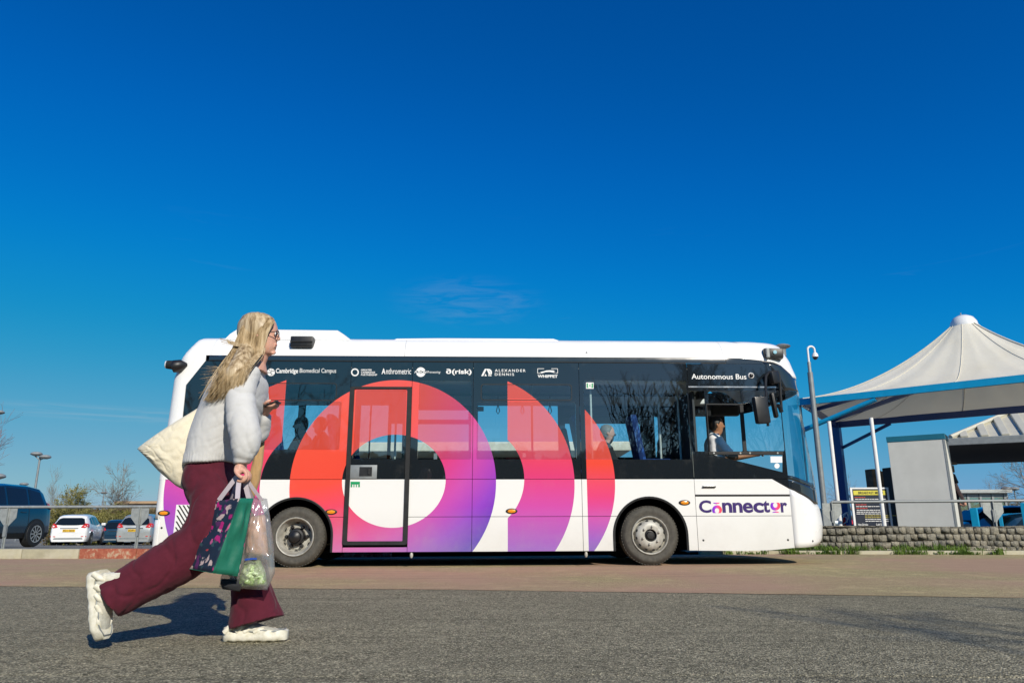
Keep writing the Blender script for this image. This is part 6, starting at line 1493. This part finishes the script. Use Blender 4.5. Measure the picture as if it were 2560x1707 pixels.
# shoes
def shoe(loc,ry,rz,name='shoe',toe=0):
    E_=empty(name,(0,0,0),parent=lady); E_.matrix_local=Matrix.Translation(Vector(loc)-Vector((WX,WY,0)))@Matrix.Rotation(rz,4,'Z')@Matrix.Rotation(ry,4,'Y')@Matrix.Scale(.93,4)
    L_=.305
    up=[(.0,.030,.035,.060),(.015,.040,.030,.088),(.05,.046,.028,.112),(.09,.048,.028,.108),(.13,.049,.026,.092),(.17,.050,.024,.080),(.21,.051,.022,.068),(.25,.049,.022,.058),(.28,.042,.022,.048),(.298,.026,.024,.038)]
    mb=MB(); rings=[]
    for x,w_,zb,zt_ in dens(up,3):
        ring=[]; 
        for j in range(18):
            a=2*pi*j/18; c_,s_=cos(a),sin(a); p_=2.5; ring.append(Vector((x-.04,w_*abs(c_)**(2/p_)*(1 if c_>0 else -1)*(1-.25*max(0,s_)),(zb+zt_)/2+(zt_-zb)/2*abs(s_)**(2/p_)*(1 if s_>0 else -1))))
        rings.append(ring)
    mb.loft(rings); mb.build('shoe_upper',M['shoe_grey'],E_,60)
    mb=MB(); rings=[]
    for x in [-.012+.324*i/40 for i in range(41)]:
        t=x/L_; w_=.058*interp(t,[(-.04,.45),(0,.72),(.08,.9),(.3,.9),(.45,.86),(.7,1.02),(.88,.92),(.98,.6),(1.03,.3)]); tt=.050+.006*cos(t*2*pi*3.2)*(1 if t>.1 else .4)+(.014*max(0,.18-t)/.18); zb=.004*abs(sin(t*pi*6))+.022*max(0,(t-.80))**1.0*1.2+.012*max(0,.08-t)
        ring=[Vector((x-.04,w_*s1*f1,z)) for s1,f1,z in ((-1,.86,zb),(-1,1.06,zb+.012),(-1,1.05,tt*.6),(-1,.96,tt),(1,.96,tt),(1,1.05,tt*.6),(1,1.06,zb+.012),(1,.86,zb))]
        rings.append(ring)
    mb.loft(rings); mb.build('sole',M['shoe'],E_,50)
    mb=MB(); mb.path([(x-.04,s_*.047*interp(x,[(-.01,.1),(0,.6),(.05,.95),(.13,1),(.2,1.06),(.26,.95),(.295,.5)]),.053+.004*cos(x*66)) for s_,xs_ in ((-1,[.0+.0295*i for i in range(11)]),(1,[.295-.0295*i for i in range(11)])) for x in xs_],.0035,6,closed=True); mb.build('midsole_line',M['galv_dull'],E_,60)
    # overlay panels
    mb=MB()
    for s_ in (-1,1):
        for x0,z0,x1_,z1_,wd in ((.0,.05,.05,.10,.016),(.06,.055,.10,.098,.016),(.10,.052,.15,.085,.014),(.15,.05,.20,.072,.013),(.20,.048,.262,.056,.012)):
            mb.path([(x0-.04,s_*.044,z0-.004),((x0+x1_)/2-.04,s_*.043,(z0+z1_)/2-.004),(x1_-.045,s_*.030,z1_-.010)],[wd*.9,wd,wd*.5],10)
    for k in range(5): mb.path([(.075+.026*k-.04,-.026,.100-.009*k),(.08+.026*k-.04,0,.112-.0095*k),(.075+.026*k-.04,.026,.100-.009*k)],.0035,6)
    o=mb.build('shoe_overlay',M['shoe'],E_,60); o['kind']='stuff'
    mb=MB(); mb.path([(-.0,0,.07),(.01,0,.13),(.01,0,.17)],[.036,.034,.034],12); mb.build('sock',M['shoe'],E_,60)
    return E_
fs=onz(563,1601,.0); shoe((fs.x+.045,3.715,.0),0,radians(2))
tp=at(246,1618,3.46); shoe((tp.x-.072,3.47,tp.z+.272),radians(76),radians(-8))
# hair: cap and strands
Hc=MB(); rings=[]
for py,f,b_,w_ in dens(prof[:15],2):
    pz=at(650,py-3.2 if py<800 else py,YC).z; xf_=at(f+3,py,YC).x; xb=at(b_-6,py,YC).x; cx=(xf_+xb)/2; rx=(xf_-xb)/2; w2=w_+.013; ring=[]
    lim=radians(interp(py,[(787,0),(800,18),(812,36),(830,62),(860,78),(880,84)]))
    for j in range(33):
        an=lim+(2*pi-2*lim)*j/32; c_,s_=cos(an),sin(an); ring.append(Vector((cx+rx*c_,YC+w2*s_,pz+.0035*noise.noise(Vector((j*.8,py*.03,1))))))
    rings.append(ring)
Hc.loft(rings,cap=False,closed_ring=False)
Hc=shiftmb(Hc); capo=Hc.build('hair',M['hair'],lady,60); so2=capo.modifiers.new('t','SOLIDIFY'); so2.thickness=.008; so2.offset=-1
Hm=MB()
for yo,ys in ((-1,1),(-.5,.8),(0,.5),(.6,.8)):
    tubeL(Hm,[pxp(634,835,YC+yo*.05,.055,.036),pxp(620,868,YC+yo*.06,.052,.036),pxp(606,898,YC+yo*.14,.048,.042),pxp(590,928,YC+yo*.20,.048,.040),pxp(564,958,YC+yo*.205,.038,.032),pxp(538,984,YC+yo*.20,.024,.022),pxp(514,1000,YC+yo*.19,.008,.008)],14)
Hm=shiftmb(Hm); hm=fuse(Hm,'hair',M['hair'],lady,.006,10,lambda c,n_: noise.noise(Vector((c.x*18,c.y*60,c.z*14)))*.003)
rnd=random.Random(12)
GD_=[ # guides px path
 [(648,785),(618,798),(600,830),(585,868),(560,905),(532,950),(504,1000)],
 [(655,786),(628,800),(610,838),(600,880),(585,920),(560,960),(522,1004)],
 [(664,789),(640,812),(622,850),(612,890),(598,925),(572,962),(540,1000)],
 [(672,793),(652,818),(636,856),(628,890),(612,915),(592,945),(582,985)],
 [(680,799),(662,824),(650,858),(643,886),(626,905),(604,940),(588,985)],
 [(686,806),(670,830),(660,862),(653,884),(636,900),(614,925),(598,975)]]
St=MB()
for i in range(3600):
    a=rnd.random()**.8*4.999; k=int(a); f=a-k; side_=-1 if rnd.random()<.80 else 1; yb=rnd.uniform(.2,1.0)
    pts=[]; jx,jy=rnd.gauss(0,3.2),rnd.gauss(0,3.0); end=rnd.uniform(.72,1.05); wv=rnd.uniform(0,6.3); wa=rnd.uniform(.5,3.0)
    for q_,(p0,p1) in enumerate(zip(GD_[k],GD_[k+1])):
        t=q_/6; px=lerp(p0[0],p1[0],f)+jx*t*1.6+wa*sin(wv+q_*1.3)*t; py=lerp(p0[1],p1[1],f)+jy*t+wa*cos(wv+q_)*t
        w_=interp(py,[(785,.012),(792,.05),(805,.074),(830,.093),(880,.096),(893,.13),(908,.205),(925,.24),(950,.242),(1010,.225)])*(.80+.20*yb if py>890 else 1); yb2=yb
        Y=YC+side_*w_*(yb if py<880 else lerp(yb,1,min(1,(py-880)/50)))
        pts.append(tuple(at(px,py,Y)))
    pts=dens(pts,2); n_=max(4,int(len(pts)*end)); pts=pts[:n_]
    r0=rnd.uniform(.0008,.0022); St.path(pts,[r0*(1 if j<n_*.7 else max(.15,(n_-j)/(n_*.3))) for j in range(n_)],3,cap=False)
# loose strands blown back
for i in range(60):
    s_=rnd.gauss(0,1); L_=rnd.uniform(.4,1); pts=[]
    for q_,(px,py) in enumerate([(642,872),(620,868),(595,861),(568,853),(536,843)]): pts.append(tuple(at(px+s_*1.5,py+s_*q_*1.2+rnd.gauss(0,.5),YC-.085-.01*q_)))
    pts=dens(pts,2); n_=max(3,int(len(pts)*L_)); St.path(pts[:n_],.0010,3,cap=False)
for i in range(90):
    s_=rnd.gauss(0,1); u=rnd.gauss(0,1); p0=(rnd.uniform(535,585),rnd.uniform(915,985)); L_=rnd.uniform(20,46); pts=[tuple(at(p0[0]-L_*q_/3,p0[1]+L_*.12*q_/3+s_*2*q_/3+u*q_,YC+rnd.uniform(-.08,.05))) for q_ in range(4)]
    St.path(pts,[.0014,.0012,.0009,.0004],3,cap=False)
St=shiftmb(St); o=St.build('hair_strands',M['hair'],lady,80); o['kind']='stuff'
# glasses, eye, brow
gE=empty('glasses',(0,0,0),parent=lady)
for s_ in (-1,1):
    c_=at(694.5,834,YC+s_*.030); mb=MB(); mb.path([(c_.x+.004*cos(a)*0,c_.y+.021*cos(a),c_.z+.017*sin(a)) for a in [2*pi*i/18 for i in range(18)]],.0022,6,closed=True); mb=shiftmb(mb); mb.build('lens_rim',M['black'],gE)
    a_=at(694,829,YC+s_*.052); b_=at(648,833,YC+s_*.083); mb=MB(); mb.path([a_,at(690,829,YC+s_*.066),b_],.0024,6); mb=shiftmb(mb); mb.build('temple',M['black'],gE)
    e=at(688.5,834.5,YC+s_*.030); mb=MB(); mb.lathe([(0,-.006),(.005,-.005),(.009,0),(.007,.004),(0,.006)],(e.x,e.y,e.z),'X',14); mb=shiftmb(mb); mb.build('eye',M['white'],lady,60)
    mb=MB(); mb.lathe([(0,.0075),(.004,.0070),(.0045,.005)],(e.x+.002,e.y,e.z),'X',12); mb=shiftmb(mb); mb.build('iris',M['black'],lady,60)
mb=MB(); mb.path([at(694.5,833,YC-.010),at(695.5,831,YC),at(694.5,833,YC+.010)],.002,6); mb=shiftmb(mb); mb.build('bridge',M['black'],gE)
mb=MB(); mb.path([at(690,862.5,YC-.018),at(692.0,863.5,YC),at(690,862.5,YC+.018)],.0033,6); mb=shiftmb(mb); mb.build('lips',mat('lips',(.45,.12,.10),.45),lady,60)
# phone
p=at(681,1011,3.775); mb=MB(); mb.box((0,0,0),(.075,.155*.5,.009),Matrix.Rotation(radians(-22),3,'Y'),bev=.003); o=mb.build('phone',M['black'],None,30); o.location=p; tag(o,"black phone held up in the woman's far hand",'phone')
# sheet-like things
def cloth_pillow(name,edgeA,edgeB,Y,th,mt,nu=40,nv=34,fold=.006,seed=1,tilt=0,parent=None,smooth=True,Yv=None):
    # edgeA/edgeB: px polylines (same parameter) ; a puffed closed bag between them
    def pl(e,t):
        k=min(int(t*(len(e)-1)),len(e)-2); f=t*(len(e)-1)-k; return lerp(e[k][0],e[k+1][0],f),lerp(e[k][1],e[k+1][1],f)
    mb=MB(); rows=[[],[]]
    c0=at(*pl(edgeA,.5),Y)
    for s_ in (0,1):
        for i in range(nu+1):
            row=[]
            for j in range(nv+1):
                u,v=i/nu,j/nv; a=pl(edgeA,u); b=pl(edgeB,u); px,py=lerp(a[0],b[0],v),lerp(a[1],b[1],v)
                puff=th*(sin(pi*u)*sin(pi*v))**.45 if 0<u<1 and 0<v<1 else 0
                Yc=Y+(Yv(u,v) if Yv else 0)
                w_=noise.noise(Vector((u*5+seed,v*7,s_*9)))*fold*2+noise.noise(Vector((u*13,v*17+seed,s_*5)))*fold
                w_-=fold*1.6*max(0,.12-abs(noise.noise(Vector((u*6-v*3+seed,v*5+u*2,s_+.5)))))/.12
                edge=min(1,min(u,1-u,v,1-v)*8)
                p=at(px,py,Yc); p.y+=(-1 if s_==0 else 1)*(puff+w_*edge); row.append(p-c0)
            rows[s_].append(row)
    n=nv+1
    for s_ in (0,1):
        vs=[p for r in rows[s_] for p in r]; mb.add(vs,[(i*n+j,i*n+j+1,(i+1)*n+j+1,(i+1)*n+j) for i in range(nu) for j in range(nv)])
    o=mb.build(name,mt,parent); 
    bm=bmesh.new(); bm.from_mesh(o.data); bmesh.ops.remove_doubles(bm,verts=bm.verts[:],dist=.0004); bmesh.ops.recalc_face_normals(bm,faces=bm.faces[:]); bm.to_mesh(o.data); bm.free()
    o.data.polygons.foreach_set('use_smooth',[True]*len(o.data.polygons)); o.location=c0; return o,c0
tE=empty('tote_bag',at(430,1120,3.66),0,'cream canvas tote bag slung behind the woman','bag')
o,c0=cloth_pillow('bag_body',[(343,1122),(395,1085),(450,1048),(506,1012)],[(362,1136),(402,1180),(440,1214),(486,1238)],3.66,.085,M['tote'],60,44,fold=.0030,seed=3); o.parent=tE; o.location=c0-Vector(tE.location)
mb=MB()
def rib(mb,pts,w_,mbp=None,th=.002):
    pts=[Vector(p) for p in pts]
    vs=[]; 
    for i,p in enumerate(pts):
        t=(pts[min(i+1,len(pts)-1)]-pts[max(i-1,0)]).normalized(); s_=t.cross(Vector((0,1,0))).normalized()*w_/2; n_=Vector((0,th,0)); vs+=[p-s_-n_,p+s_-n_,p+s_+n_,p-s_+n_]
    fs=[]
    for i in range(len(pts)-1):
        for j in range(4): fs.append((i*4+j,i*4+(j+1)%4,i*4+4+(j+1)%4,i*4+4+j))
    mb.add(vs,fs)
off=Vector(tE.location)
for yy in (3.50,):
    mb=MB(); rib(mb,[Vector(p)-off for p in dens([tuple(at(505,1014,3.64)),tuple(at(545,965,3.66)),tuple(at(585,925,3.80)),tuple(at(610,915,3.86)),tuple(at(640,940,3.93)),tuple(at(620,1040,3.93)),tuple(at(560,1090,3.90)),tuple(at(500,1040,3.75))],3)],.032); mb.build('strap',M['tote'],tE,40)
# floral shopping bag
m,nt,out=newmat('floral_print'); v=coord(nt); b=P(nt,(.02,.03,.06),.55)
vo=nt.nodes.new('ShaderNodeTexVoronoi'); vo.inputs['Scale'].default_value=36; nzz=noise_n(nt,14,3,.6,v); ad=nt.nodes.new('ShaderNodeVectorMath'); ad.operation='MULTIPLY_ADD'; ad.inputs[1].default_value=(.09,.09,.09); nt.links.new(nzz.outputs['Color'],ad.inputs[0]); nt.links.new(v,ad.inputs[2]); nt.links.new(ad.outputs[0],vo.inputs['Vector'])
sepc=nt.nodes.new('ShaderNodeSeparateColor'); nt.links.new(vo.outputs['Color'],sepc.inputs[0])
pal=ramp(nt,sepc.outputs[0],[(0,(.012,.022,.042)),(.38,(.016,.03,.05)),(.40,(.42,.015,.16)),(.55,(.50,.10,.24)),(.57,(.50,.38,.36)),(.68,(.55,.42,.38)),(.70,(.03,.07,.08)),(.82,(.5,.05,.05)),(.84,(.10,.02,.10)),(1,(.02,.04,.06))],'CONSTANT').outputs[0]
msk=ramp(nt,vo.outputs['Distance'],[(.50,(0,0,0)),(.62,(1,1,1))]).outputs[0]
nt.links.new(mixc(nt,msk,pal,(.014,.024,.045)),b.inputs['Base Color']); nt.links.new(b.outputs[0],out.inputs[0]); M['floral']=m
M['bag_green']=mat('green_bag_side',(.012,.15,.095),.45,0,.12,8,.2,14,.01)
M['ribbon']=fabric('lilac_grey_ribbon',(.50,.44,.48),.05)
TLp,TRp,BRp,BLp=at(525,1253,3.52),at(600,1245,3.40),at(531,1432,3.38),at(457,1419,3.50)
TGp,BGp=at(634,1245,3.47),at(596,1440,3.46)
fE=empty('shopping_bag',BRp,0,'dark floral shopping bag with a green side carried by the woman','bag'); of=Vector(fE.location)
def quadmesh(name,a,b,c,d,mt,parent,of,n=14,fold=.004,seed=0,outn=None):
    mb=MB(); vs=[]
    nr=(b-a).cross(d-a).normalized()
    for i in range(n+1):
        for j in range(n+1):
            u,v=i/n,j/n; p=a*(1-u)*(1-v)+b*u*(1-v)+c*u*v+d*(1-u)*v; e=min(1,min(u,1-u,v,1-v)*6)
            vs.append(p+nr*(noise.noise(Vector((u*3+seed,v*4,seed)))*fold*2.4+noise.noise(Vector((u*9,v*9,seed)))*fold*.5)*e-of)
    mb.add(vs,[(i*(n+1)+j,i*(n+1)+j+1,(i+1)*(n+1)+j+1,(i+1)*(n+1)+j) for i in range(n) for j in range(n)]); o=mb.build(name,mt,parent,60); so=o.modifiers.new('t','SOLIDIFY'); so.thickness=.002; return o
quadmesh('printed_face',TLp,TRp,BRp,BLp,M['floral'],fE,of,seed=1)
quadmesh('green_gusset',TRp,TGp,BGp,BRp,M['bag_green'],fE,of,seed=2,fold=.007)
TBp,BBp=TLp+(TGp-TRp),BLp+(BGp-BRp)
quadmesh('printed_back',TBp,TGp,BGp,BBp,M['floral'],fE,of,seed=3); quadmesh('green_gusset',TLp,TBp,BBp,BLp,M['bag_green'],fE,of,seed=4); quadmesh('bag_bottom',BLp,BRp,BGp,BBp,M['bag_green'],fE,of,seed=5,fold=.001)
h_=at(603,1193,3.472)
def strapr(parent,of,a,b,w_=.022):
    mb=MB(); mid=(a+b)/2+Vector((0,-.004,0)); rib(mb,[Vector(p)-of for p in dens([tuple(a),tuple(mid),tuple(b+Vector((0,0,.004)))],4)],w_); mb.build('strap',M['ribbon'],parent,40)
strapr(fE,of,lerp(TLp,TRp,.30),h_+Vector((-.016,-.012,0))); strapr(fE,of,lerp(TLp,TRp,.92),h_+Vector((.0,-.02,0)))
strapr(fE,of,lerp(TBp,TGp,.25),h_+Vector((-.010,.012,0))); strapr(fE,of,lerp(TBp,TGp,.85),h_+Vector((.008,.016,0)))
# clear plastic bag with groceries
m,nt,out=newmat('thin_clear_plastic'); tr=nt.nodes.new('ShaderNodeBsdfTransparent'); tr.inputs[0].default_value=(.93,.93,.92,1); df=nt.nodes.new('ShaderNodeBsdfDiffuse'); df.inputs[0].default_value=(.75,.75,.72,1); tl=nt.nodes.new('ShaderNodeBsdfTranslucent'); tl.inputs[0].default_value=(.8,.8,.78,1)
gl_=nt.nodes.new('ShaderNodeBsdfGlossy'); gl_.inputs['Roughness'].default_value=.12; a1=nt.nodes.new('ShaderNodeMixShader'); a1.inputs[0].default_value=.5; a2=nt.nodes.new('ShaderNodeMixShader'); a2.inputs[0].default_value=.30; a3=nt.nodes.new('ShaderNodeMixShader'); a3.inputs[0].default_value=.12
nt.links.new(df.outputs[0],a1.inputs[1]); nt.links.new(tl.outputs[0],a1.inputs[2]); nt.links.new(tr.outputs[0],a2.inputs[1]); nt.links.new(a1.outputs[0],a2.inputs[2]); nt.links.new(a2.outputs[0],a3.inputs[1]); nt.links.new(gl_.outputs[0],a3.inputs[2]); nt.links.new(a3.outputs[0],out.inputs[0]); M['plastic']=m
pE=empty('plastic_bag',at(640,1360,3.56),0,'clear plastic carrier of groceries with a green salad packet, beside the floral bag','bag'); op_=Vector(pE.location)
o,c0=cloth_pillow('bag_film',[(622,1240),(614,1300),(598,1370),(552,1440),(548,1468)],[(668,1246),(676,1300),(684,1370),(688,1430),(668,1474)],3.56,.055,M['plastic'],30,24,.010,11); o.parent=pE; o.location=c0-op_
o,c0=cloth_pillow('grocery_packet',[(628,1290),(620,1330),(612,1385)],[(664,1285),(666,1330),(672,1392)],3.56,.040,mat('peach_packet',(.68,.42,.31),.5,0,.15,14),16,12,.006,5); o.parent=pE; o.location=c0-op_
o,c0=cloth_pillow('salad_packet',[(610,1405),(600,1435),(594,1468)],[(650,1398),(664,1430),(668,1462)],3.555,.046,None,20,16,.010,7); o.parent=pE; o.location=c0-op_
m,nt,out=newmat('green_salad'); v=coord(nt); b=P(nt,(.2,.4,.1),.35,coat=.4); n=noise_n(nt,30,4,.7,v,1.5); nt.links.new(ramp(nt,n.outputs[0],[(.3,(.12,.22,.06)),(.5,(.34,.46,.20)),(.65,(.62,.70,.50))]).outputs[0],b.inputs['Base Color']); nt.links.new(b.outputs[0],out.inputs[0]); o.data.materials.append(m)
o,c0=cloth_pillow('dark_tray',[(553,1446),(551,1458),(556,1472)],[(604,1446),(606,1458),(600,1478)],3.545,.04,M['dark_cloth'],12,10,.003,9); o.parent=pE; o.location=c0-op_
mb=MB(); rib(mb,[at(612,1398,3.50)-op_,at(630,1396,3.50)-op_,at(642,1396,3.50)-op_],.008); mb.build('blue_tie',mat('blue_tape',(.02,.08,.4),.4),pE)
strapr(pE,op_,at(630,1246,3.55),h_+Vector((.012,.006,0)),.02); strapr(pE,op_,at(655,1250,3.55),h_+Vector((.014,.012,0)),.016)
# tan bag on the far side
tn=empty('tan_bag',at(640,1160,3.93),0,"tan bag hanging on the woman's far side",'bag'); o,c0=cloth_pillow('bag_body',[(640,1096),(632,1150),(620,1200),(612,1240)],[(662,1100),(658,1150),(650,1200),(636,1244)],3.93,.03,M['tan'],20,12,.004,21); o.parent=tn; o.location=c0-Vector(tn.location)
# ------------------------------------------------------------------ people in the bus
def busw(px,py,off): x,z=bus(px,py,off); ca,sa=1/BUS_L,BUS_M/BUS_L; return Vector((x*ca-off*sa,BUS_Y+x*sa+off*ca,z))
def sitter(label,px,py,off,jacket,hairm,skin,facing=1,arms=None,hr=.098,shirtsleeve=False,seatz=None,lean=0,collar=None):
    h=busw(px,py,off); E_=empty('person',(h.x,h.y,h.z-.75),0,label,'person'); o0=Vector(E_.location); f=facing
    c=lambda dx,dy,dz:(h.x-o0.x+dx*f,h.y-o0.y+dy,h.z-o0.z+dz)
    B=MB()
    tubeL(B,[c(-.01,0,.115)+(.02,.02),c(-.01,0,.09)+(.07,.055),c(0,0,.04)+(.095,.074),c(.005,0,-.01)+(.095,.075),c(.012,0,-.05)+(.085,.066),c(.02,0,-.09)+(.06,.05),c(-.01,0,-.13)+(.05,.05),c(-.02,0,-.17)+(.055,.06)],18)
    B.path([Vector(c(.095,0,.0)),Vector(c(.115,0,-.025)),Vector(c(.10,0,-.035))],[.008,.014,.010],8)
    for s_ in (-1,1): B.path([Vector(c(-.005,s_*.074,.01)),Vector(c(-.012,s_*.084,-.01)),Vector(c(-.004,s_*.076,-.04))],[.012,.016,.008],8)
    for s_ in (-1,1):
        hx=.62 if arms else .30
        pts=[c(-.03,s_*.19,-.24)+(.045,.045),c(.08,s_*.22,-.46)+(.042,.042),c(.30,s_*.19,-.46 if arms else -.55)+(.034,.034),c(hx*.9,s_*.15,-.42 if arms else -.58)+(.026,.026),c(hx*1.02,s_*.14,-.41 if arms else -.58)+(.03,.02)]
        tubeL(B,pts,12)
        for k in range(4): B.path([Vector(c(hx,s_*.14-.03+.02*k,-.41 if arms else -.58)),Vector(c(hx+.05,s_*.14-.03+.02*k,-.41 if arms else -.58)),Vector(c(hx+.06,s_*.14-.03+.02*k,-.44 if arms else -.60))],.009,6)
        B.path([Vector(c(hx-.02,s_*.12,-.40 if arms else -.57)),Vector(c(hx+.02,s_*.10,-.40 if arms else -.57))],.010,6)
    tubeL(B,[c(-.03,0,-.18)+(.08,.12),c(-.06,0,-.4)+(.10,.15),c(-.08,0,-.62)+(.10,.15)],16)
    fuse(B,'body',skin,E_,.009,3)
    J=MB()
    tubeL(J,[c(-.02,0,-.135)+(.065,.065),c(-.035,0,-.17)+(.09,.12),c(-.045,0,-.22)+(.115,.20),c(-.055,0,-.30)+(.13,.215),c(-.06,0,-.45)+(.135,.20),c(-.07,0,-.62)+(.14,.19),c(-.07,0,-.70)+(.14,.19)],24,2.3)
    for s_ in (-1,1):
        pts=[c(-.04,s_*.16,-.22)+(.07,.07),c(.0,s_*.215,-.32)+(.072,.068),c(.06,s_*.235,-.44)+(.07,.066)]
        if not shirtsleeve: pts+=[c(.18,s_*.22,-.50)+(.062,.06),c(.30,s_*.18,-.48 if arms else -.56)+(.045,.045)]
        else: pts[-1]=c(.10,s_*.235,-.43)+(.062,.06)
        tubeL(J,pts,16)
    fuse(J,'jacket' if not shirtsleeve else 'shirt',jacket,E_,.011,4,lambda co,n_: noise.noise(co*9)*.012+noise.noise(co*24)*.004)
    Hh=MB(); rings=[]
    for dz,rx,ry,cx in ((.13,.01,.01,-.01),(.125,.04,.035,-.01),(.105,.075,.06,-.012),(.06,.102,.080,-.008),(.02,.105,.083,-.006),(-.015,.103,.082,-.006),(-.055,.09,.072,-.01),(-.085,.06,.055,-.02)):
        lim=radians(interp(-dz,[(-.13,0),(-.10,10),(-.06,55),(0,80),(.09,105)])); ring=[]
        for j in range(21): an=lim+(2*pi-2*lim)*j/20; ring.append(c(cx+rx*cos(an),ry*sin(an),dz))
        rings.append(ring)
    Hh.loft(rings,cap=False,closed_ring=False); hh=Hh.build('hair',hairm,E_,60); so=hh.modifiers.new('t','SOLIDIFY'); so.thickness=.012; so.offset=-1
    Lg=MB()
    for s_ in (-1,1): tubeL(Lg,[c(-.05,s_*.09,-.68)+(.09,.09),c(.2,s_*.11,-.66)+(.08,.08),c(.40,s_*.12,-.66)+(.07,.07),c(.44,s_*.12,-.80)+(.06,.06),c(.40,s_*.12,-1.02)+(.05,.05)],12)
    fuse(Lg,'trousers',M['dark_cloth'],E_,.014,3)
    if collar:
        mb=MB(); mb.path([c(-.085,s*.0+.075*sin(a),-.150+.02*cos(a)) if False else c(-.02-.068*cos(a),.075*sin(a),-.145) for s in (1,) for a in [radians(t) for t in range(-110,111,20)]],.014,8); mb.build('collar',collar,E_,60)
    return E_
navy=fabric('navy_trim',(.02,.035,.12))
sitter('bus driver in a white short sleeved shirt at the open cab window',1791,1062,.62,M['shirt'],M['hair_dark'],M['skin_b'],1,True,shirtsleeve=True,collar=navy)
sitter('grey haired passenger in a dark jacket behind the front wheel window',1519,1083,.75,M['dark_cloth'],M['hair_grey'],M['skin'],1)
sitter('passenger in dark clothes just behind the cab',1672,1062,1.1,M['dark_cloth'],M['hair_dark'],M['skin_b'],1)
sitter('passenger in dark clothes seen through the rear clear window',752,1062,1.2,M['dark_cloth'],M['hair_dark'],M['skin_b'],-1)
sitter('passenger with pale face further back, behind the red part of the rear window',800,1062,1.8,M['dark_cloth'],M['hair_grey'],M['skin'],-1)
# someone half hidden behind the kiosk
def hidden():
    p=at(2384,1262,15.6); E_=empty('person',(p.x,15.6,.2),0,'person in black almost hidden behind the kiosk, an arm showing','person'); h=1.60
    B=MB(); c=lambda dx,dy,dz:(dx,dy,dz)
    tubeL(B,[c(-.05,0,h-.02)+(.03,.03),c(-.05,0,h-.06)+(.085,.07),c(-.05,0,h-.12)+(.098,.076),c(-.04,0,h-.19)+(.075,.06),c(-.06,0,h-.24)+(.05,.05),c(-.06,0,h-.29)+(.08,.17),c(-.05,0,h-.5)+(.10,.16),c(-.04,0,h-.75)+(.11,.16)],16)
    for s_ in (-1,1):
        tubeL(B,[c(-.05,s_*.17,h-.30)+(.05,.05),c(-.02,s_*.22,h-.56)+(.042,.042),c(.12,s_*.2,p.z-.2)+(.034,.034),c(.0,s_*.12,p.z-.14)+(.03,.03)],12); tubeL(B,[c(-.04,s_*.09,h-.72)+(.09,.09),c(0,s_*.1,.45)+(.06,.06),c(0,s_*.1,.06)+(.05,.05),c(.08,s_*.1,.03)+(.03,.04)],12)
    fuse(B,'body',M['skin'],E_,.012,3)
    J=MB(); tubeL(J,[c(-.06,0,h-.25)+(.07,.08),c(-.06,0,h-.30)+(.11,.2),c(-.05,0,h-.5)+(.13,.19),c(-.04,0,h-.78)+(.15,.2)],18)
    tubeL(J,[c(-.05,-.17,h-.31)+(.07,.06),c(-.02,-.225,h-.5)+(.06,.06)],12)
    for s_ in (-1,1): tubeL(J,[c(-.04,s_*.09,h-.72)+(.11,.11),c(0,s_*.1,.45)+(.08,.08),c(0,s_*.1,.08)+(.07,.07)],12)
    fuse(J,'clothes',M['dark_cloth'],E_,.014,3)
hidden()
